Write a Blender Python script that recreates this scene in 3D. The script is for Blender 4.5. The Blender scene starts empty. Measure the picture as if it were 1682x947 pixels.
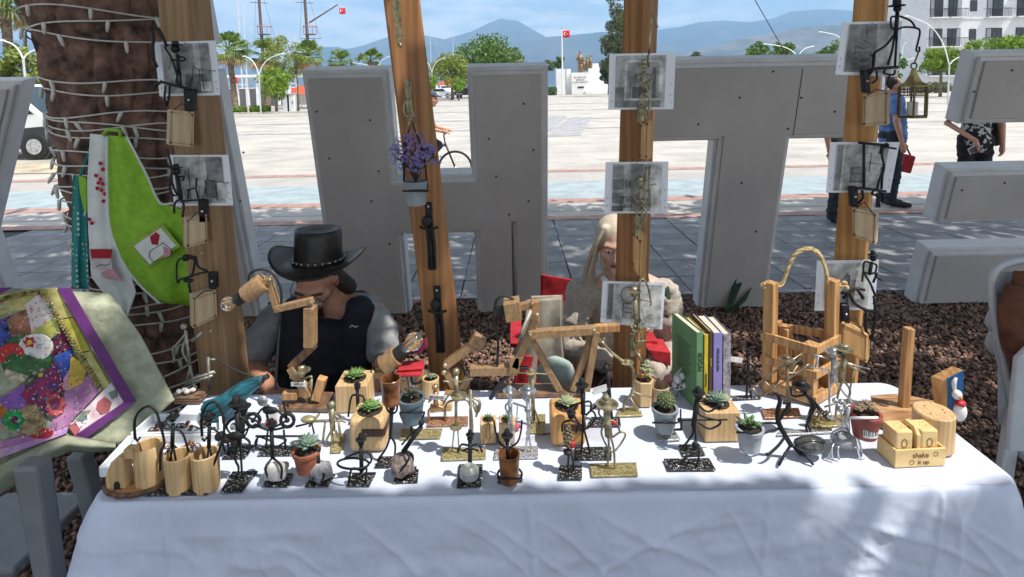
import bpy, bmesh, math, random
import numpy as np
from mathutils import Vector, Matrix, noise as mn
random.seed(7); RNG = np.random.default_rng(11)
scene = bpy.context.scene; C = scene.collection
R_ = math.radians
# ---------------------------------------------------------------- camera
F = 930.0; CYP = 213.0; PITCH = math.atan(73/930); ROLL = R_(-1.1); CH = 1.65
RM = Matrix.Rotation(math.pi/2 - PITCH, 3, 'X') @ Matrix.Rotation(ROLL, 3, 'Z')
cam = bpy.data.cameras.new('camera'); cam.sensor_width = 36; cam.lens = F/1682*36; cam.shift_y = -(473.5-CYP)/1682      # the photo is cropped: its optical centre lies above the middle
cam.clip_start = .05; cam.clip_end = 60000
co = bpy.data.objects.new('camera', cam); C.objects.link(co)
co.matrix_world = Matrix.Translation((0, 0, CH)) @ RM.to_4x4()
scene.camera = co
# ---------------------------------------------------------------- light
SEL = R_(60); SAZ = Vector((.90, -.44)).normalized()
SUN = Vector((SAZ.x*math.cos(SEL), SAZ.y*math.cos(SEL), math.sin(SEL)))
w = bpy.data.worlds.new('World'); scene.world = w; w.use_nodes = True
nt = w.node_tree; nt.nodes.clear()
sky = nt.nodes.new('ShaderNodeTexSky'); sky.sky_type = 'NISHITA'; sky.sun_disc = False
sky.sun_elevation = SEL; sky.sun_rotation = math.atan2(SAZ.x, SAZ.y); sky.air_density = 1.0; sky.dust_density = .0; sky.ozone_density = 4.0
tc = nt.nodes.new('ShaderNodeTexCoord'); mp = nt.nodes.new('ShaderNodeMapping'); mp.inputs['Scale'].default_value = (4.5, 4.5, 22)
nz = nt.nodes.new('ShaderNodeTexNoise'); nz.inputs['Scale'].default_value = 1.3; nz.inputs['Detail'].default_value = 8; nz.inputs['Roughness'].default_value = .58
rp = nt.nodes.new('ShaderNodeValToRGB'); rp.color_ramp.elements[0].position = .40; rp.color_ramp.elements[1].position = .57; rp.color_ramp.elements[0].color = (.2, .2, .2, 1); rp.color_ramp.elements[1].color = (.95, .95, .95, 1)
mx = nt.nodes.new('ShaderNodeMix'); mx.data_type = 'RGBA'; mx.inputs['B'].default_value = (8.6, 9.0, 9.6, 1)
bg = nt.nodes.new('ShaderNodeBackground'); bg.inputs['Strength'].default_value = .12
wo = nt.nodes.new('ShaderNodeOutputWorld'); L = nt.links.new
L(tc.outputs['Generated'], mp.inputs[0]); L(mp.outputs[0], nz.inputs['Vector']); L(nz.outputs['Fac'], rp.inputs[0])
L(rp.outputs[0], mx.inputs['Factor']); L(sky.outputs[0], mx.inputs['A']); L(mx.outputs['Result'], bg.inputs[0]); L(bg.outputs[0], wo.inputs[0])
sl = bpy.data.lights.new('sun', 'SUN'); sl.energy = 3.9; sl.angle = R_(.53); sl.color = (1, .95, .88)
so = bpy.data.objects.new('sun', sl); C.objects.link(so); so.rotation_euler = SUN.to_track_quat('Z', 'Y').to_euler(); so.location = (4, -3, 12)
vs = scene.view_settings; vs.view_transform = 'Standard'; vs.look = 'None'; vs.gamma = 1; vs.use_curve_mapping = False; vs.exposure = .6
# ---------------------------------------------------------------- pixel helpers (photo pixels 1682 x 947 -> rays)
CP = Vector((0, 0, CH))
def ray(x, y): return RM @ Vector(((x-841)/F, -(y-CYP)/F, -1))
def G(x, y, z=0.0): d = ray(x, y); return CP + d*((z-CH)/d.z)          # where a pixel's ray meets a level
def V(x, y, Y): d = ray(x, y); return CP + d*(Y/d.y)                   # where it meets a depth
def proj(p): c = RM.transposed() @ (Vector(p)-CP); return (841+F*c.x/-c.z, CYP-F*c.y/-c.z)
def mpp(p): c = RM.transposed() @ (Vector(p)-CP); return -c.z/F        # metres per photo pixel at a point
TOP = .75; HAZE = 1.6e-4
# ---------------------------------------------------------------- materials
MATS = {}
def mat(name, c=(.5, .5, .5), rough=.6, metal=0.0, var=.18, scale=25, bump=.0, bscale=None, c2=None, kind='noise', alpha=1.0, trans=0, sheen=0, stretch=(1, 1, 1), spec=.5, coat=0, ramp=(.35, .65), island=0.0, sss=0):
    if name in MATS: return MATS[name]
    m = bpy.data.materials.new(name); m.use_nodes = True; n = m.node_tree; N = n.nodes; l = n.links.new
    b = N['Principled BSDF']; b.inputs['Roughness'].default_value = rough; b.inputs['Metallic'].default_value = metal
    b.inputs['Specular IOR Level'].default_value = spec; b.inputs['Coat Weight'].default_value = coat
    if trans: b.inputs['Transmission Weight'].default_value = trans
    if alpha < 1: b.inputs['Alpha'].default_value = alpha
    if sheen: b.inputs['Sheen Weight'].default_value = sheen
    if sss: b.inputs['Subsurface Weight'].default_value = sss; b.inputs['Subsurface Radius'].default_value = (.02, .008, .004)
    if c2 is None: c2 = tuple(max(0, x*(1-var*1.6)) for x in c); c = tuple(min(1, x*(1+var*.6)) for x in c)
    t = N.new('ShaderNodeTexCoord'); mp = N.new('ShaderNodeMapping'); mp.inputs['Scale'].default_value = stretch; l(t.outputs['Object'], mp.inputs[0])
    if kind == 'wood':
        x = N.new('ShaderNodeTexNoise'); x.inputs['Scale'].default_value = scale; x.inputs['Detail'].default_value = 6; x.inputs['Distortion'].default_value = 1.2; fac = x.outputs['Fac']
        wv = N.new('ShaderNodeTexWave'); wv.inputs['Scale'].default_value = scale*.55; wv.inputs['Distortion'].default_value = 11; wv.inputs['Detail'].default_value = 4; l(mp.outputs[0], wv.inputs[0])
        mm = N.new('ShaderNodeMath'); mm.operation = 'MULTIPLY_ADD'; l(wv.outputs['Fac'], mm.inputs[0]); mm.inputs[1].default_value = .2
        ad = N.new('ShaderNodeMath'); ad.operation = 'MULTIPLY'; l(fac, ad.inputs[0]); ad.inputs[1].default_value = .85; l(ad.outputs[0], mm.inputs[2]); l(mp.outputs[0], x.inputs['Vector']); fac = mm.outputs[0]
    elif kind == 'speck':
        x = N.new('ShaderNodeTexVoronoi'); x.inputs['Scale'].default_value = scale; l(mp.outputs[0], x.inputs['Vector'])
        sp = N.new('ShaderNodeSeparateColor'); l(x.outputs['Color'], sp.inputs[0]); fac = sp.outputs[0]
    elif kind == 'brick':
        x = N.new('ShaderNodeTexBrick'); x.inputs['Scale'].default_value = scale; x.inputs['Mortar Size'].default_value = .012; x.inputs['Color1'].default_value = (1, 1, 1, 1); x.inputs['Color2'].default_value = (.35, .35, .35, 1); x.inputs['Mortar'].default_value = (0, 0, 0, 1); x.inputs['Brick Width'].default_value = .9; x.inputs['Row Height'].default_value = .45; l(mp.outputs[0], x.inputs['Vector'])
        x2 = N.new('ShaderNodeTexNoise'); x2.inputs['Scale'].default_value = scale*.4; x2.inputs['Detail'].default_value = 5; l(mp.outputs[0], x2.inputs['Vector'])
        mm = N.new('ShaderNodeMath'); mm.operation = 'MULTIPLY_ADD'; l(x.outputs['Color'], mm.inputs[0]); mm.inputs[1].default_value = .3; l(x2.outputs['Fac'], mm.inputs[2]); fac = mm.outputs[0]
    else:
        x = N.new('ShaderNodeTexNoise'); x.inputs['Scale'].default_value = scale; x.inputs['Detail'].default_value = 6; x.inputs['Roughness'].default_value = .6; l(mp.outputs[0], x.inputs['Vector']); fac = x.outputs['Fac']
    if island:
        g = N.new('ShaderNodeNewGeometry'); a1 = N.new('ShaderNodeMath'); a1.operation = 'MULTIPLY'; l(g.outputs['Random Per Island'], a1.inputs[0]); a1.inputs[1].default_value = island
        a2 = N.new('ShaderNodeMath'); a2.operation = 'MULTIPLY_ADD'; l(fac, a2.inputs[0]); a2.inputs[1].default_value = 1-island; l(a1.outputs[0], a2.inputs[2]); fac = a2.outputs[0]
    r = N.new('ShaderNodeValToRGB'); r.color_ramp.elements[0].color = (*c2, 1); r.color_ramp.elements[1].color = (*c, 1)
    r.color_ramp.elements[0].position, r.color_ramp.elements[1].position = ramp
    l(fac, r.inputs[0]); l(r.outputs[0], b.inputs['Base Color'])
    if bump:
        bp = N.new('ShaderNodeBump'); bp.inputs['Strength'].default_value = min(1, bump); bp.inputs['Distance'].default_value = .004
        if bscale:
            x3 = N.new('ShaderNodeTexNoise'); x3.inputs['Scale'].default_value = bscale; x3.inputs['Detail'].default_value = 5; l(mp.outputs[0], x3.inputs['Vector']); l(x3.outputs['Fac'], bp.inputs['Height'])
        else: l(fac, bp.inputs['Height'])
        l(bp.outputs[0], b.inputs['Normal'])
    MATS[name] = m; return m
def leafmat(name, c, c2, rough=.55, tl=.3):
    if name in MATS: return MATS[name]
    m = mat(name, c, rough, 0, c2=c2, scale=3, island=.75, ramp=(.15, .85)); n = m.node_tree; b = n.nodes['Principled BSDF']
    out = [x for x in n.nodes if x.type == 'OUTPUT_MATERIAL'][0]; tr = n.nodes.new('ShaderNodeBsdfTranslucent'); ms = n.nodes.new('ShaderNodeMixShader'); ms.inputs[0].default_value = tl
    src = b.inputs['Base Color'].links[0].from_socket; n.links.new(src, tr.inputs[0]); n.links.new(b.outputs[0], ms.inputs[1]); n.links.new(tr.outputs[0], ms.inputs[2]); n.links.new(ms.outputs[0], out.inputs[0]); return m
iron = mat('black_iron', (.012, .012, .013), .55, .0, .3, 60, bump=.3, spec=.35)
blackp = mat('black_speckled_plate', (.45, .45, .42), .45, .2, c2=(.016, .016, .018), kind='speck', scale=420, ramp=(.86, .9), bump=.3)
goldp = mat('gold_speckled_plate', (.62, .54, .3), .4, .5, c2=(.26, .21, .08), kind='speck', scale=420, ramp=(.3, .9), bump=.5)
silvp = mat('silver_speckled_plate', (.8, .8, .8), .3, .6, c2=(.3, .3, .32), kind='speck', scale=420, ramp=(.3, .9), bump=.5)
coppp = mat('copper_speckled_plate', (.7, .42, .26), .35, .55, c2=(.26, .12, .07), kind='speck', scale=420, ramp=(.3, .9), bump=.5)
gold = mat('brass_wire', (.40, .35, .22), .45, .7, .4, 40, bump=.3)
silver = mat('steel_wire', (.62, .63, .64), .3, .9, .3, 40, bump=.2)
copper = mat('copper_wire', (.5, .27, .16), .38, .8, .3, 40)
pine = mat('pale_pine', (.62, .43, .22), .55, 0, c2=(.48, .3, .13), kind='wood', scale=14, stretch=(3, 3, .35), bump=.08)
oakl = mat('honey_wood', (.56, .32, .13), .5, 0, c2=(.33, .16, .06), kind='wood', scale=12, stretch=(3, 3, .3), bump=.1)
lampw = mat('lamp_wood', (.34, .21, .1), .5, 0, c2=(.24, .14, .065), kind='wood', scale=30, stretch=(1, 2, 2), bump=.06)
beam = mat('post_timber', (.36, .17, .06), .62, 0, c2=(.22, .09, .028), kind='wood', scale=7, stretch=(3.5, 3.5, .16), bump=.18)
beamp = mat('post_timber_pale', (.33, .2, .1), .68, 0, c2=(.23, .13, .06), kind='wood', scale=7, stretch=(3.5, 3.5, .16), bump=.18)
darkw = mat('dark_wood', (.16, .075, .035), .5, 0, .4, 20, kind='wood')
terra = mat('terracotta', (.36, .12, .065), .75, 0, .25, 30, bump=.15)
greypot = mat('grey_plastic_pot', (.24, .27, .29), .5, 0, .12, 20)
bluepot = mat('slate_blue_pot', (.1, .15, .18), .5, 0, .2, 30)
coppot = mat('glazed_copper_pot', (.3, .12, .05), .28, .25, .5, 30)
white = mat('white_paint', (.78, .78, .77), .5, 0, .05, 10)
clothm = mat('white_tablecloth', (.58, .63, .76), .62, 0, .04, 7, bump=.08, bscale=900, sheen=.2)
soilm = mat('potting_soil', (.05, .032, .02), .95, 0, .4, 80, bump=.6)
stonew = mat('white_pebble', (.62, .6, .56), .7, 0, .25, 40, bump=.3)
stoneg = mat('grey_pebble', (.3, .3, .31), .7, 0, .35, 50, bump=.4)
stoneb = mat('brown_pumice', (.26, .2, .18), .9, 0, .4, 90, bump=.9)
succ = leafmat('succulent_green', (.22, .36, .1), (.12, .24, .06), .45, .12)
succb = leafmat('succulent_blue_green', (.24, .33, .24), (.12, .2, .15), .5, .1)
succp = leafmat('succulent_pale', (.45, .5, .28), (.3, .36, .2), .5, .1)
aloe = leafmat('aloe_green', (.12, .24, .06), (.06, .14, .04), .4, .1)
rubber = mat('black_rubber', (.015, .015, .016), .7, 0, .2, 30)
red = mat('red_fabric', (.45, .02, .03), .8, 0, .2, 30)
# ---------------------------------------------------------------- objects
ORG = {}
def link(o): C.objects.link(o); return o
def tag(o, label, cat, group=None):
    o['label'] = label; o['category'] = cat
    if group: o['group'] = group
    return o
def thing(name, label, cat, loc=(0, 0, 0), group=None):
    o = bpy.data.objects.new(name, None); o.empty_display_size = .05; link(o); o.location = loc; ORG[o.name] = Vector(loc); return tag(o, label, cat, group)
def catmull(pts, k=5):
    p = [Vector(q) for q in pts]
    if len(p) < 3: return p
    p = [p[0]*2-p[1]] + p + [p[-1]*2-p[-2]]; out = []
    for i in range(1, len(p)-2):
        for j in range(k):
            t = j/k; a, b, c, d = p[i-1:i+3]
            out.append(.5*((2*b)+(c-a)*t+(2*a-5*b+4*c-d)*t*t+(3*b-a-3*c+d)*t**3))
    return out+[p[-2]]
class MB:
    def __init__(s): s.v = []; s.f = []; s.mi = []
    def add(s, vs, fs, mi=0):
        o = len(s.v); s.v += [tuple(v) for v in vs]; s.f += [tuple(i+o for i in f) for f in fs]; s.mi += [mi]*len(fs); return s
    def box(s, c, size, rot=None, mi=0):
        c = Vector(c); h = [x/2 for x in size]; vs = []
        for z in (-1, 1):
            for y in (-1, 1):
                for x in (-1, 1):
                    q = Vector((x*h[0], y*h[1], z*h[2])); vs.append(c+(rot @ q if rot else q))
        return s.add(vs, [(0, 2, 3, 1), (4, 5, 7, 6), (0, 1, 5, 4), (2, 6, 7, 3), (0, 4, 6, 2), (1, 3, 7, 5)], mi)
    def bar(s, a, b, wx, wy, up=(0, 1, 0), mi=0):        # rectangular bar from a to b
        a = Vector(a); b = Vector(b); z = (b-a).normalized(); u = Vector(up); x = u.cross(z)
        if x.length < 1e-4: x = Vector((1, 0, 0)).cross(z)
        x.normalize(); y = z.cross(x); vs = [p+x*(wx/2*sx)+y*(wy/2*sy) for p in (a, b) for sx, sy in ((-1, -1), (1, -1), (1, 1), (-1, 1))]
        return s.add(vs, [(3, 2, 1, 0), (4, 5, 6, 7)]+[(i, (i+1) % 4, 4+(i+1) % 4, 4+i) for i in range(4)], mi)
    def tube(s, pts, r, n=6, smooth=0, mi=0, closed=False):
        pts = [Vector(p) for p in pts]
        rs = list(r) if hasattr(r, '__len__') else [r]*len(pts)
        if smooth and len(pts) > 2:
            q = catmull(pts, smooth); m = len(pts)-1; rs = [rs[min(int(i/smooth), m-1)]*(1-(i/smooth-min(int(i/smooth), m-1)))+rs[min(int(i/smooth), m-1)+1]*(i/smooth-min(int(i/smooth), m-1)) for i in range(len(q))]; pts = q
        vs = []; pn = None; N = len(pts)
        for i, p in enumerate(pts):
            t = (pts[min(i+1, N-1)]-pts[max(i-1, 0)])
            if t.length < 1e-9: t = Vector((0, 0, 1))
            t.normalize()
            if pn is None: pn = t.orthogonal().normalized()
            pn = (pn-t*pn.dot(t)); pn = pn.normalized() if pn.length > 1e-6 else t.orthogonal().normalized()
            bn = t.cross(pn)
            for k in range(n): a = 2*math.pi*k/n; vs.append(p+(pn*math.cos(a)+bn*math.sin(a))*rs[i])
        fs = [(i*n+k, i*n+(k+1) % n, (i+1)*n+(k+1) % n, (i+1)*n+k) for i in range(N-1) for k in range(n)]
        fs += [tuple(range(n-1, -1, -1)), tuple((N-1)*n+k for k in range(n))]
        return s.add(vs, fs, mi)
    def lathe(s, prof, c=(0, 0, 0), n=24, axis=None, mi=0, sx=1, sy=1, cap=True):
        c = Vector(c); vs = []
        q = Vector((0, 0, 1)).rotation_difference(Vector(axis)) if axis is not None else None
        for r, z in prof:
            for k in range(n):
                a = 2*math.pi*k/n; p = Vector((r*math.cos(a)*sx, r*math.sin(a)*sy, z)); vs.append(c+(q @ p if q else p))
        m = len(prof); fs = [(i*n+k, i*n+(k+1) % n, (i+1)*n+(k+1) % n, (i+1)*n+k) for i in range(m-1) for k in range(n)]
        if cap: fs += [tuple(range(n-1, -1, -1)), tuple((m-1)*n+k for k in range(n))]
        return s.add(vs, fs, mi)
    def ball(s, c, r, n=10, m=7, mi=0, rot=None, jit=0):
        c = Vector(c); r = (r, r, r) if not hasattr(r, '__len__') else r; vs = []; 
        for i in range(m+1):
            th = math.pi*i/m
            for k in range(n):
                a = 2*math.pi*k/n; q = Vector((math.sin(th)*math.cos(a), math.sin(th)*math.sin(a), math.cos(th)))
                j = 1+jit*mn.noise(q*1.7+c*31) if jit else 1
                q = Vector((q.x*r[0], q.y*r[1], q.z*r[2]))*j; vs.append(c+(rot @ q if rot else q))
        return s.add(vs, [((i+1)*n+k, (i+1)*n+(k+1) % n, i*n+(k+1) % n, i*n+k) for i in range(m) for k in range(n)], mi)
    def prism(s, pts, d, mi=0):                          # polygon + extrusion vector
        pts = [Vector(p) for p in pts]; d = Vector(d); n = len(pts); nm = Vector((0, 0, 0))
        for i in range(n): nm += pts[i].cross(pts[(i+1) % n])
        if nm.dot(d) > 0: pts = pts[::-1]
        vs = pts+[p+d for p in pts]; fs = [tuple(range(n)), tuple(range(2*n-1, n-1, -1))]+[((i+1) % n, i, n+i, n+(i+1) % n) for i in range(n)]
        return s.add(vs, fs, mi)
    def grid(s, rows, closed=False, mi=0, flip=False):   # rows of points
        n = len(rows[0]); vs = [p for r in rows for p in r]; e = n if closed else n-1
        fs = [(i*n+k, i*n+(k+1) % n, (i+1)*n+(k+1) % n, (i+1)*n+k) for i in range(len(rows)-1) for k in range(e)]
        if flip: fs = [f[::-1] for f in fs]
        return s.add(vs, fs, mi)
    def build(s, name, m, parent=None, smooth=False, bev=0, kind=None, solid=0, bseg=2):
        me = bpy.data.meshes.new(name); org = ORG.get(parent.name, Vector()) if parent else Vector()
        me.from_pydata([(v[0]-org.x, v[1]-org.y, v[2]-org.z) for v in s.v], [], s.f)
        for x in (m if isinstance(m, (list, tuple)) else [m]): me.materials.append(x)
        if isinstance(m, (list, tuple)): me.polygons.foreach_set('material_index', s.mi)
        if smooth: me.polygons.foreach_set('use_smooth', [True]*len(me.polygons)); 
        me.update(); o = bpy.data.objects.new(name, me); link(o)
        if smooth == 'auto': me.set_sharp_from_angle(angle=R_(40))
        if parent: o.parent = parent
        ORG[o.name] = org
        if solid: md = o.modifiers.new('s', 'SOLIDIFY'); md.thickness = solid; md.offset = 0
        if bev: md = o.modifiers.new('b', 'BEVEL'); md.width = bev; md.segments = bseg; md.limit_method = 'ANGLE'; md.angle_limit = R_(40)
        if kind or (parent and name in STUFF): o['kind'] = kind or 'stuff'
        return o
STUFF = {'braid', 'nuts', 'nuts_heap', 'tubercles', 'studs', 'cherries', 'nail_heads', 'loose_strands', 'burnt_dots', 'burnt_stitches', 'buttons', 'goatee', 'moustache', 'blossoms', 'stems', 'blossom', 'fretwork', 'drawing', 'barcode', 'blurb_lines', 'cone_body', 'chain', 'holes', 'engraved_letter', 'embroidery', 'lenses'}
def struct(mb, name, m, **k): return mb.build(name, m, None, kind='structure', **k)
def copy_tree(o, loc=None, label=None, parent=None, rz=None, sc=None):
    c = o.copy(); link(c); c.parent = parent
    if parent is None and label: c['label'] = label
    if loc is not None: c.location = loc
    if rz is not None: c.rotation_euler.z = rz
    if sc is not None: c.scale = sc if hasattr(sc, '__len__') else (sc,)*3
    for ch in o.children: copy_tree(ch, parent=c)
    return c
def text(name, s, size, m, parent, loc, rot, ex=.0006, align='CENTER', sx=1):
    cu = bpy.data.curves.new(name, 'FONT'); cu.body = s; cu.size = size; cu.extrude = ex; cu.align_x = align; cu.align_y = 'CENTER'
    o = bpy.data.objects.new(name, cu); link(o); dg = bpy.context.evaluated_depsgraph_get(); me = bpy.data.meshes.new_from_object(o.evaluated_get(dg)); bpy.data.objects.remove(o)
    mw = (Matrix.Translation(Vector(loc)-ORG.get(parent.name, Vector())) @ rot.to_4x4()) @ Matrix.Diagonal((sx, 1, 1, 1)); me.transform(mw); me.materials.clear(); me.materials.append(m)
    o = bpy.data.objects.new(name, me); link(o); o.parent = parent; ORG[o.name] = ORG.get(parent.name, Vector()); return o
def inset(poly, d):                                       # polygon (x,z) counter-clockwise, moved inwards by d
    out = []; n = len(poly)
    for i in range(n):
        p = Vector(poly[i]); a = (p-Vector(poly[i-1])).normalized(); b = (Vector(poly[(i+1) % n])-p).normalized()
        na = Vector((-a.y, a.x)); nb = Vector((-b.y, b.x)); k = na+nb; k = k/max(.2, (1+na.dot(nb))); out.append(p+k*d)
    return out
# ================================================================ SETTING
# ---- ground sheets
asph = mat('far_ground', (.32, .3, .27), .9, 0, .2, .4)
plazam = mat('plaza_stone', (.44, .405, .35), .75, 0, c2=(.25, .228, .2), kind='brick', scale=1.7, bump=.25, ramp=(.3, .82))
redm = mat('red_paver_band', (.37, .22, .18), .8, 0, .2, 6)
bluem = mat('pale_blue_lane', (.31, .365, .375), .8, 0, .14, 3)
beigem = mat('beige_paver_band', (.39, .365, .33), .8, 0, c2=(.28, .26, .24), kind='brick', scale=2.2, ramp=(.3, .85))
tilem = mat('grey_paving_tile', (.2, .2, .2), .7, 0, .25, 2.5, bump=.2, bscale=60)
darkband = mat('dark_plaza_strip', (.33, .32, .32), .75, 0, .2, 2)
def sheet(name, x0, x1, y0, y1, z, m):
    return struct(MB().add([(x0, y0, z), (x1, y0, z), (x1, y1, z), (x0, y1, z)], [(0, 1, 2, 3)]), name, m)
sheet('ground', -260, 300, -30, 140, -.02, asph)
sheet('plaza', -75, 120, 4.2, 108, -.004, plazam)
sheet('beige_paving', -60, 80, 7.3, 10.75, 0.0, beigem)
sheet('blue_lane', -60, 80, 8.1, 9.55, .004, bluem)
sheet('red_band', -60, 80, 7.82, 8.1, .004, redm); sheet('red_band', -60, 80, 10.6, 10.88, .006, redm); sheet('red_band', -60, 80, 6.72, 6.92, .026, redm)
for i, (a, b) in enumerate(((G(955, 192), G(925, 223)), (G(915, 190), G(880, 215)))):       # dark inlaid strips
    d = Vector((.55, 0, 0)); struct(MB().add([a-d, a+d, b+d, b-d], [(0, 3, 2, 1)]), 'dark_strip', darkband).location.z = .004
for y in (21, 27, 36, 48): sheet('dark_strip', -60, 80, y, y+.5, .001+.0002*y, darkband)
# ---- shaded pavement: real tiles near, material beyond
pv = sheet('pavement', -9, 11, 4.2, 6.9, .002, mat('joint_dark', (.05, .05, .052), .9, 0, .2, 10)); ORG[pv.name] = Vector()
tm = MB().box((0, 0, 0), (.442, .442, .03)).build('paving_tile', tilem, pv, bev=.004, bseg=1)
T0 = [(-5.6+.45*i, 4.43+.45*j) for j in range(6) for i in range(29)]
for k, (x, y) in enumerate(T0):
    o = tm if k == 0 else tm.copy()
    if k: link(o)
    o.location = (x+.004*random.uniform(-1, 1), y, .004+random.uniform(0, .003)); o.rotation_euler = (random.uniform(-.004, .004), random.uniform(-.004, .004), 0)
# ---- gravel bed with red-brown lava stones
bedm = mat('gravel_bed_soil', (.1, .062, .05), .95, 0, .45, 30, bump=.6)
bed = MB(); rows = []
for j in range(60):
    rows.append([(-4.5+11*i/120, -1.2+5.48*j/59, .012+.02*mn.noise((i*.23, j*.23, 0))) for i in range(121)])
struct(bed.grid(rows), 'gravel_bed', bedm, smooth=True)
phi = (1+5**.5)/2
ICO = np.array([(-1, phi, 0), (1, phi, 0), (-1, -phi, 0), (1, -phi, 0), (0, -1, phi), (0, 1, phi), (0, -1, -phi), (0, 1, -phi), (phi, 0, -1), (phi, 0, 1), (-phi, 0, -1), (-phi, 0, 1)])/1.9
ICF = np.array([(0, 11, 5), (0, 5, 1), (0, 1, 7), (0, 7, 10), (0, 10, 11), (1, 5, 9), (5, 11, 4), (11, 10, 2), (10, 7, 6), (7, 1, 8), (3, 9, 4), (3, 4, 2), (3, 2, 6), (3, 6, 8), (3, 8, 9), (4, 9, 5), (2, 4, 11), (6, 2, 10), (8, 6, 7), (9, 8, 1)])
def fast(name, v, f, m, parent=None, kind=None, smooth=False):
    me = bpy.data.meshes.new(name); v = np.asarray(v, float); k = f.shape[1]
    if parent is not None: v = v-np.array(ORG.get(parent.name, Vector()))
    me.vertices.add(len(v)); me.vertices.foreach_set('co', v.ravel()); me.loops.add(f.size); me.loops.foreach_set('vertex_index', f.ravel().astype(np.int32))
    me.polygons.add(len(f)); me.polygons.foreach_set('loop_start', np.arange(0, f.size, k, dtype=np.int32)); me.polygons.foreach_set('loop_total', np.full(len(f), k, dtype=np.int32))
    if smooth: me.polygons.foreach_set('use_smooth', np.ones(len(f), bool))
    me.materials.append(m); me.update(calc_edges=True); me.validate(); o = bpy.data.objects.new(name, me); link(o)
    if parent is not None: o.parent = parent
    if kind: o['kind'] = kind
    return o
N = 62000; px_ = RNG.uniform(-3.2, 4.6, N); py_ = 1.5+2.78*RNG.random(N); 
sz = RNG.uniform(.006, .014, N)*(.75+.12*py_); ang = RNG.uniform(0, 6.28, N)
def rotm(n):
    q = RNG.normal(size=(n, 4)); q /= np.linalg.norm(q, axis=1)[:, None]; a, b, c, d = q.T
    return np.stack([1-2*(c*c+d*d), 2*(b*c-a*d), 2*(b*d+a*c), 2*(b*c+a*d), 1-2*(b*b+d*d), 2*(c*d-a*b), 2*(b*d-a*c), 2*(c*d+a*b), 1-2*(b*b+c*c)], 1).reshape(n, 3, 3)
scl = np.stack([sz*RNG.uniform(.8, 1.3, N), sz*RNG.uniform(.7, 1.1, N), sz*RNG.uniform(.5, .9, N)], 1)
gv = ICO[None]*(1+.22*RNG.normal(size=(N, 12, 1)))*scl[:, None, :]; gv = np.einsum('nij,nkj->nki', rotm(N), gv)
gv += np.stack([px_, py_, .02+RNG.uniform(0, .014, N)], 1)[:, None, :]
gf = (ICF[None]+12*np.arange(N)[:, None, None]).reshape(-1, 3)
gm = mat('lava_gravel', (.34, .205, .15), .9, 0, c2=(.07, .042, .03), scale=60, island=.7, ramp=(.2, .85), bump=.3)
go = fast('gravel', gv.reshape(-1, 3), gf, gm, kind='stuff'); tag(go, 'loose red-brown lava gravel spread over the planting bed', 'gravel')
fp = sheet('front_pavement', -5, 6, -6, 1.46, .045, mat('dark_slab', (.06, .06, .062), .8, 0, c2=(.025, .025, .027), kind='brick', scale=2.2, ramp=(.2, .9)))
# kerb at the bed's far edge
struct(MB().box((1.0, 4.22, .02), (12, .05, .05)), 'bed_edging', mat('edging', (.3, .3, .31), .7)).location.z = 0
# ---- sea and mountains
seam = mat('sea_water', (.03, .12, .2), .15, 0, .2, .02)
sheet('sea', -9000, 9000, 112, 9000, -.6, seam)
def ridge(name, prof, Y, depth, m, amp, zlo=-1, step=26):
    xs = []
    for (a, b) in zip(prof, prof[1:]):
        k = max(1, int((b[0]-a[0])/step)); xs += [(a[0]+(b[0]-a[0])*i/k, a[1]+(b[1]-a[1])*i/k) for i in range(k)]
    xs.append(prof[-1]); rows = []; M = 26
    tops = [V(x, y, Y) for x, y in xs]
    for j in range(M+1):
        t = j/M; row = []
        for i, p in enumerate(tops):
            yy = Y-depth*(1-t); h = (p.z+1)*(t**1.25)
            nn = mn.fractal(Vector((p.x/(depth*.35), yy/(depth*.35), Y*.001)), .9, 2.2, 6)
            h2 = h+nn*amp*(4*t*(1-t) if t < 1 else 0)+(amp*.12*mn.fractal(Vector((i*.31, Y, 3)), .8, 2, 4) if t == 1 else 0)
            row.append((p.x, yy, zlo+max(0, h2)))
        rows.append(row)
    rows.append([(p.x, Y+depth*.3, zlo) for p in tops])
    return struct(MB().grid(rows), name, m, smooth=True)
hill1 = mat('far_mountain_forest', (.035, .06, .07), .95, 0, c2=(.10, .10, .10), scale=.0016, ramp=(.4, .62))
hill2 = mat('near_hill_scrub', (.05, .065, .045), .95, 0, c2=(.2, .15, .115), scale=.004, ramp=(.38, .6))
ridge('mountain_range', [(-900, 60), (-400, 90), (-100, 75), (150, 60), (330, 92), (480, 110), (520, 100), (556, 84), (590, 76), (640, 58), (690, 57), (730, 64), (775, 50), (805, 36), (822, 32), (850, 36), (897, 60), (960, 55), (1010, 55), (1085, 47), (1150, 36), (1190, 33), (1230, 36), (1270, 30), (1300, 18), (1345, 14), (1400, 17), (1480, 30), (1540, 35), (1700, 20), (2100, 60), (2700, 50)], 9000, 3200, hill1, 330)
ridge('mountain_range', [(520, 128), (600, 112), (700, 103), (760, 92), (840, 74), (900, 61), (950, 56), (990, 50), (1060, 66), (1130, 84), (1180, 92), (1300, 118)], 6400, 1800, hill1, 170)
ridge('hill', [(1020, 128), (1085, 96), (1130, 84), (1180, 76), (1220, 62), (1260, 57), (1310, 45), (1350, 41), (1420, 38), (1480, 52), (1560, 70), (1700, 75), (2000, 100), (2500, 70)], 4200, 1700, hill2, 130)
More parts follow.
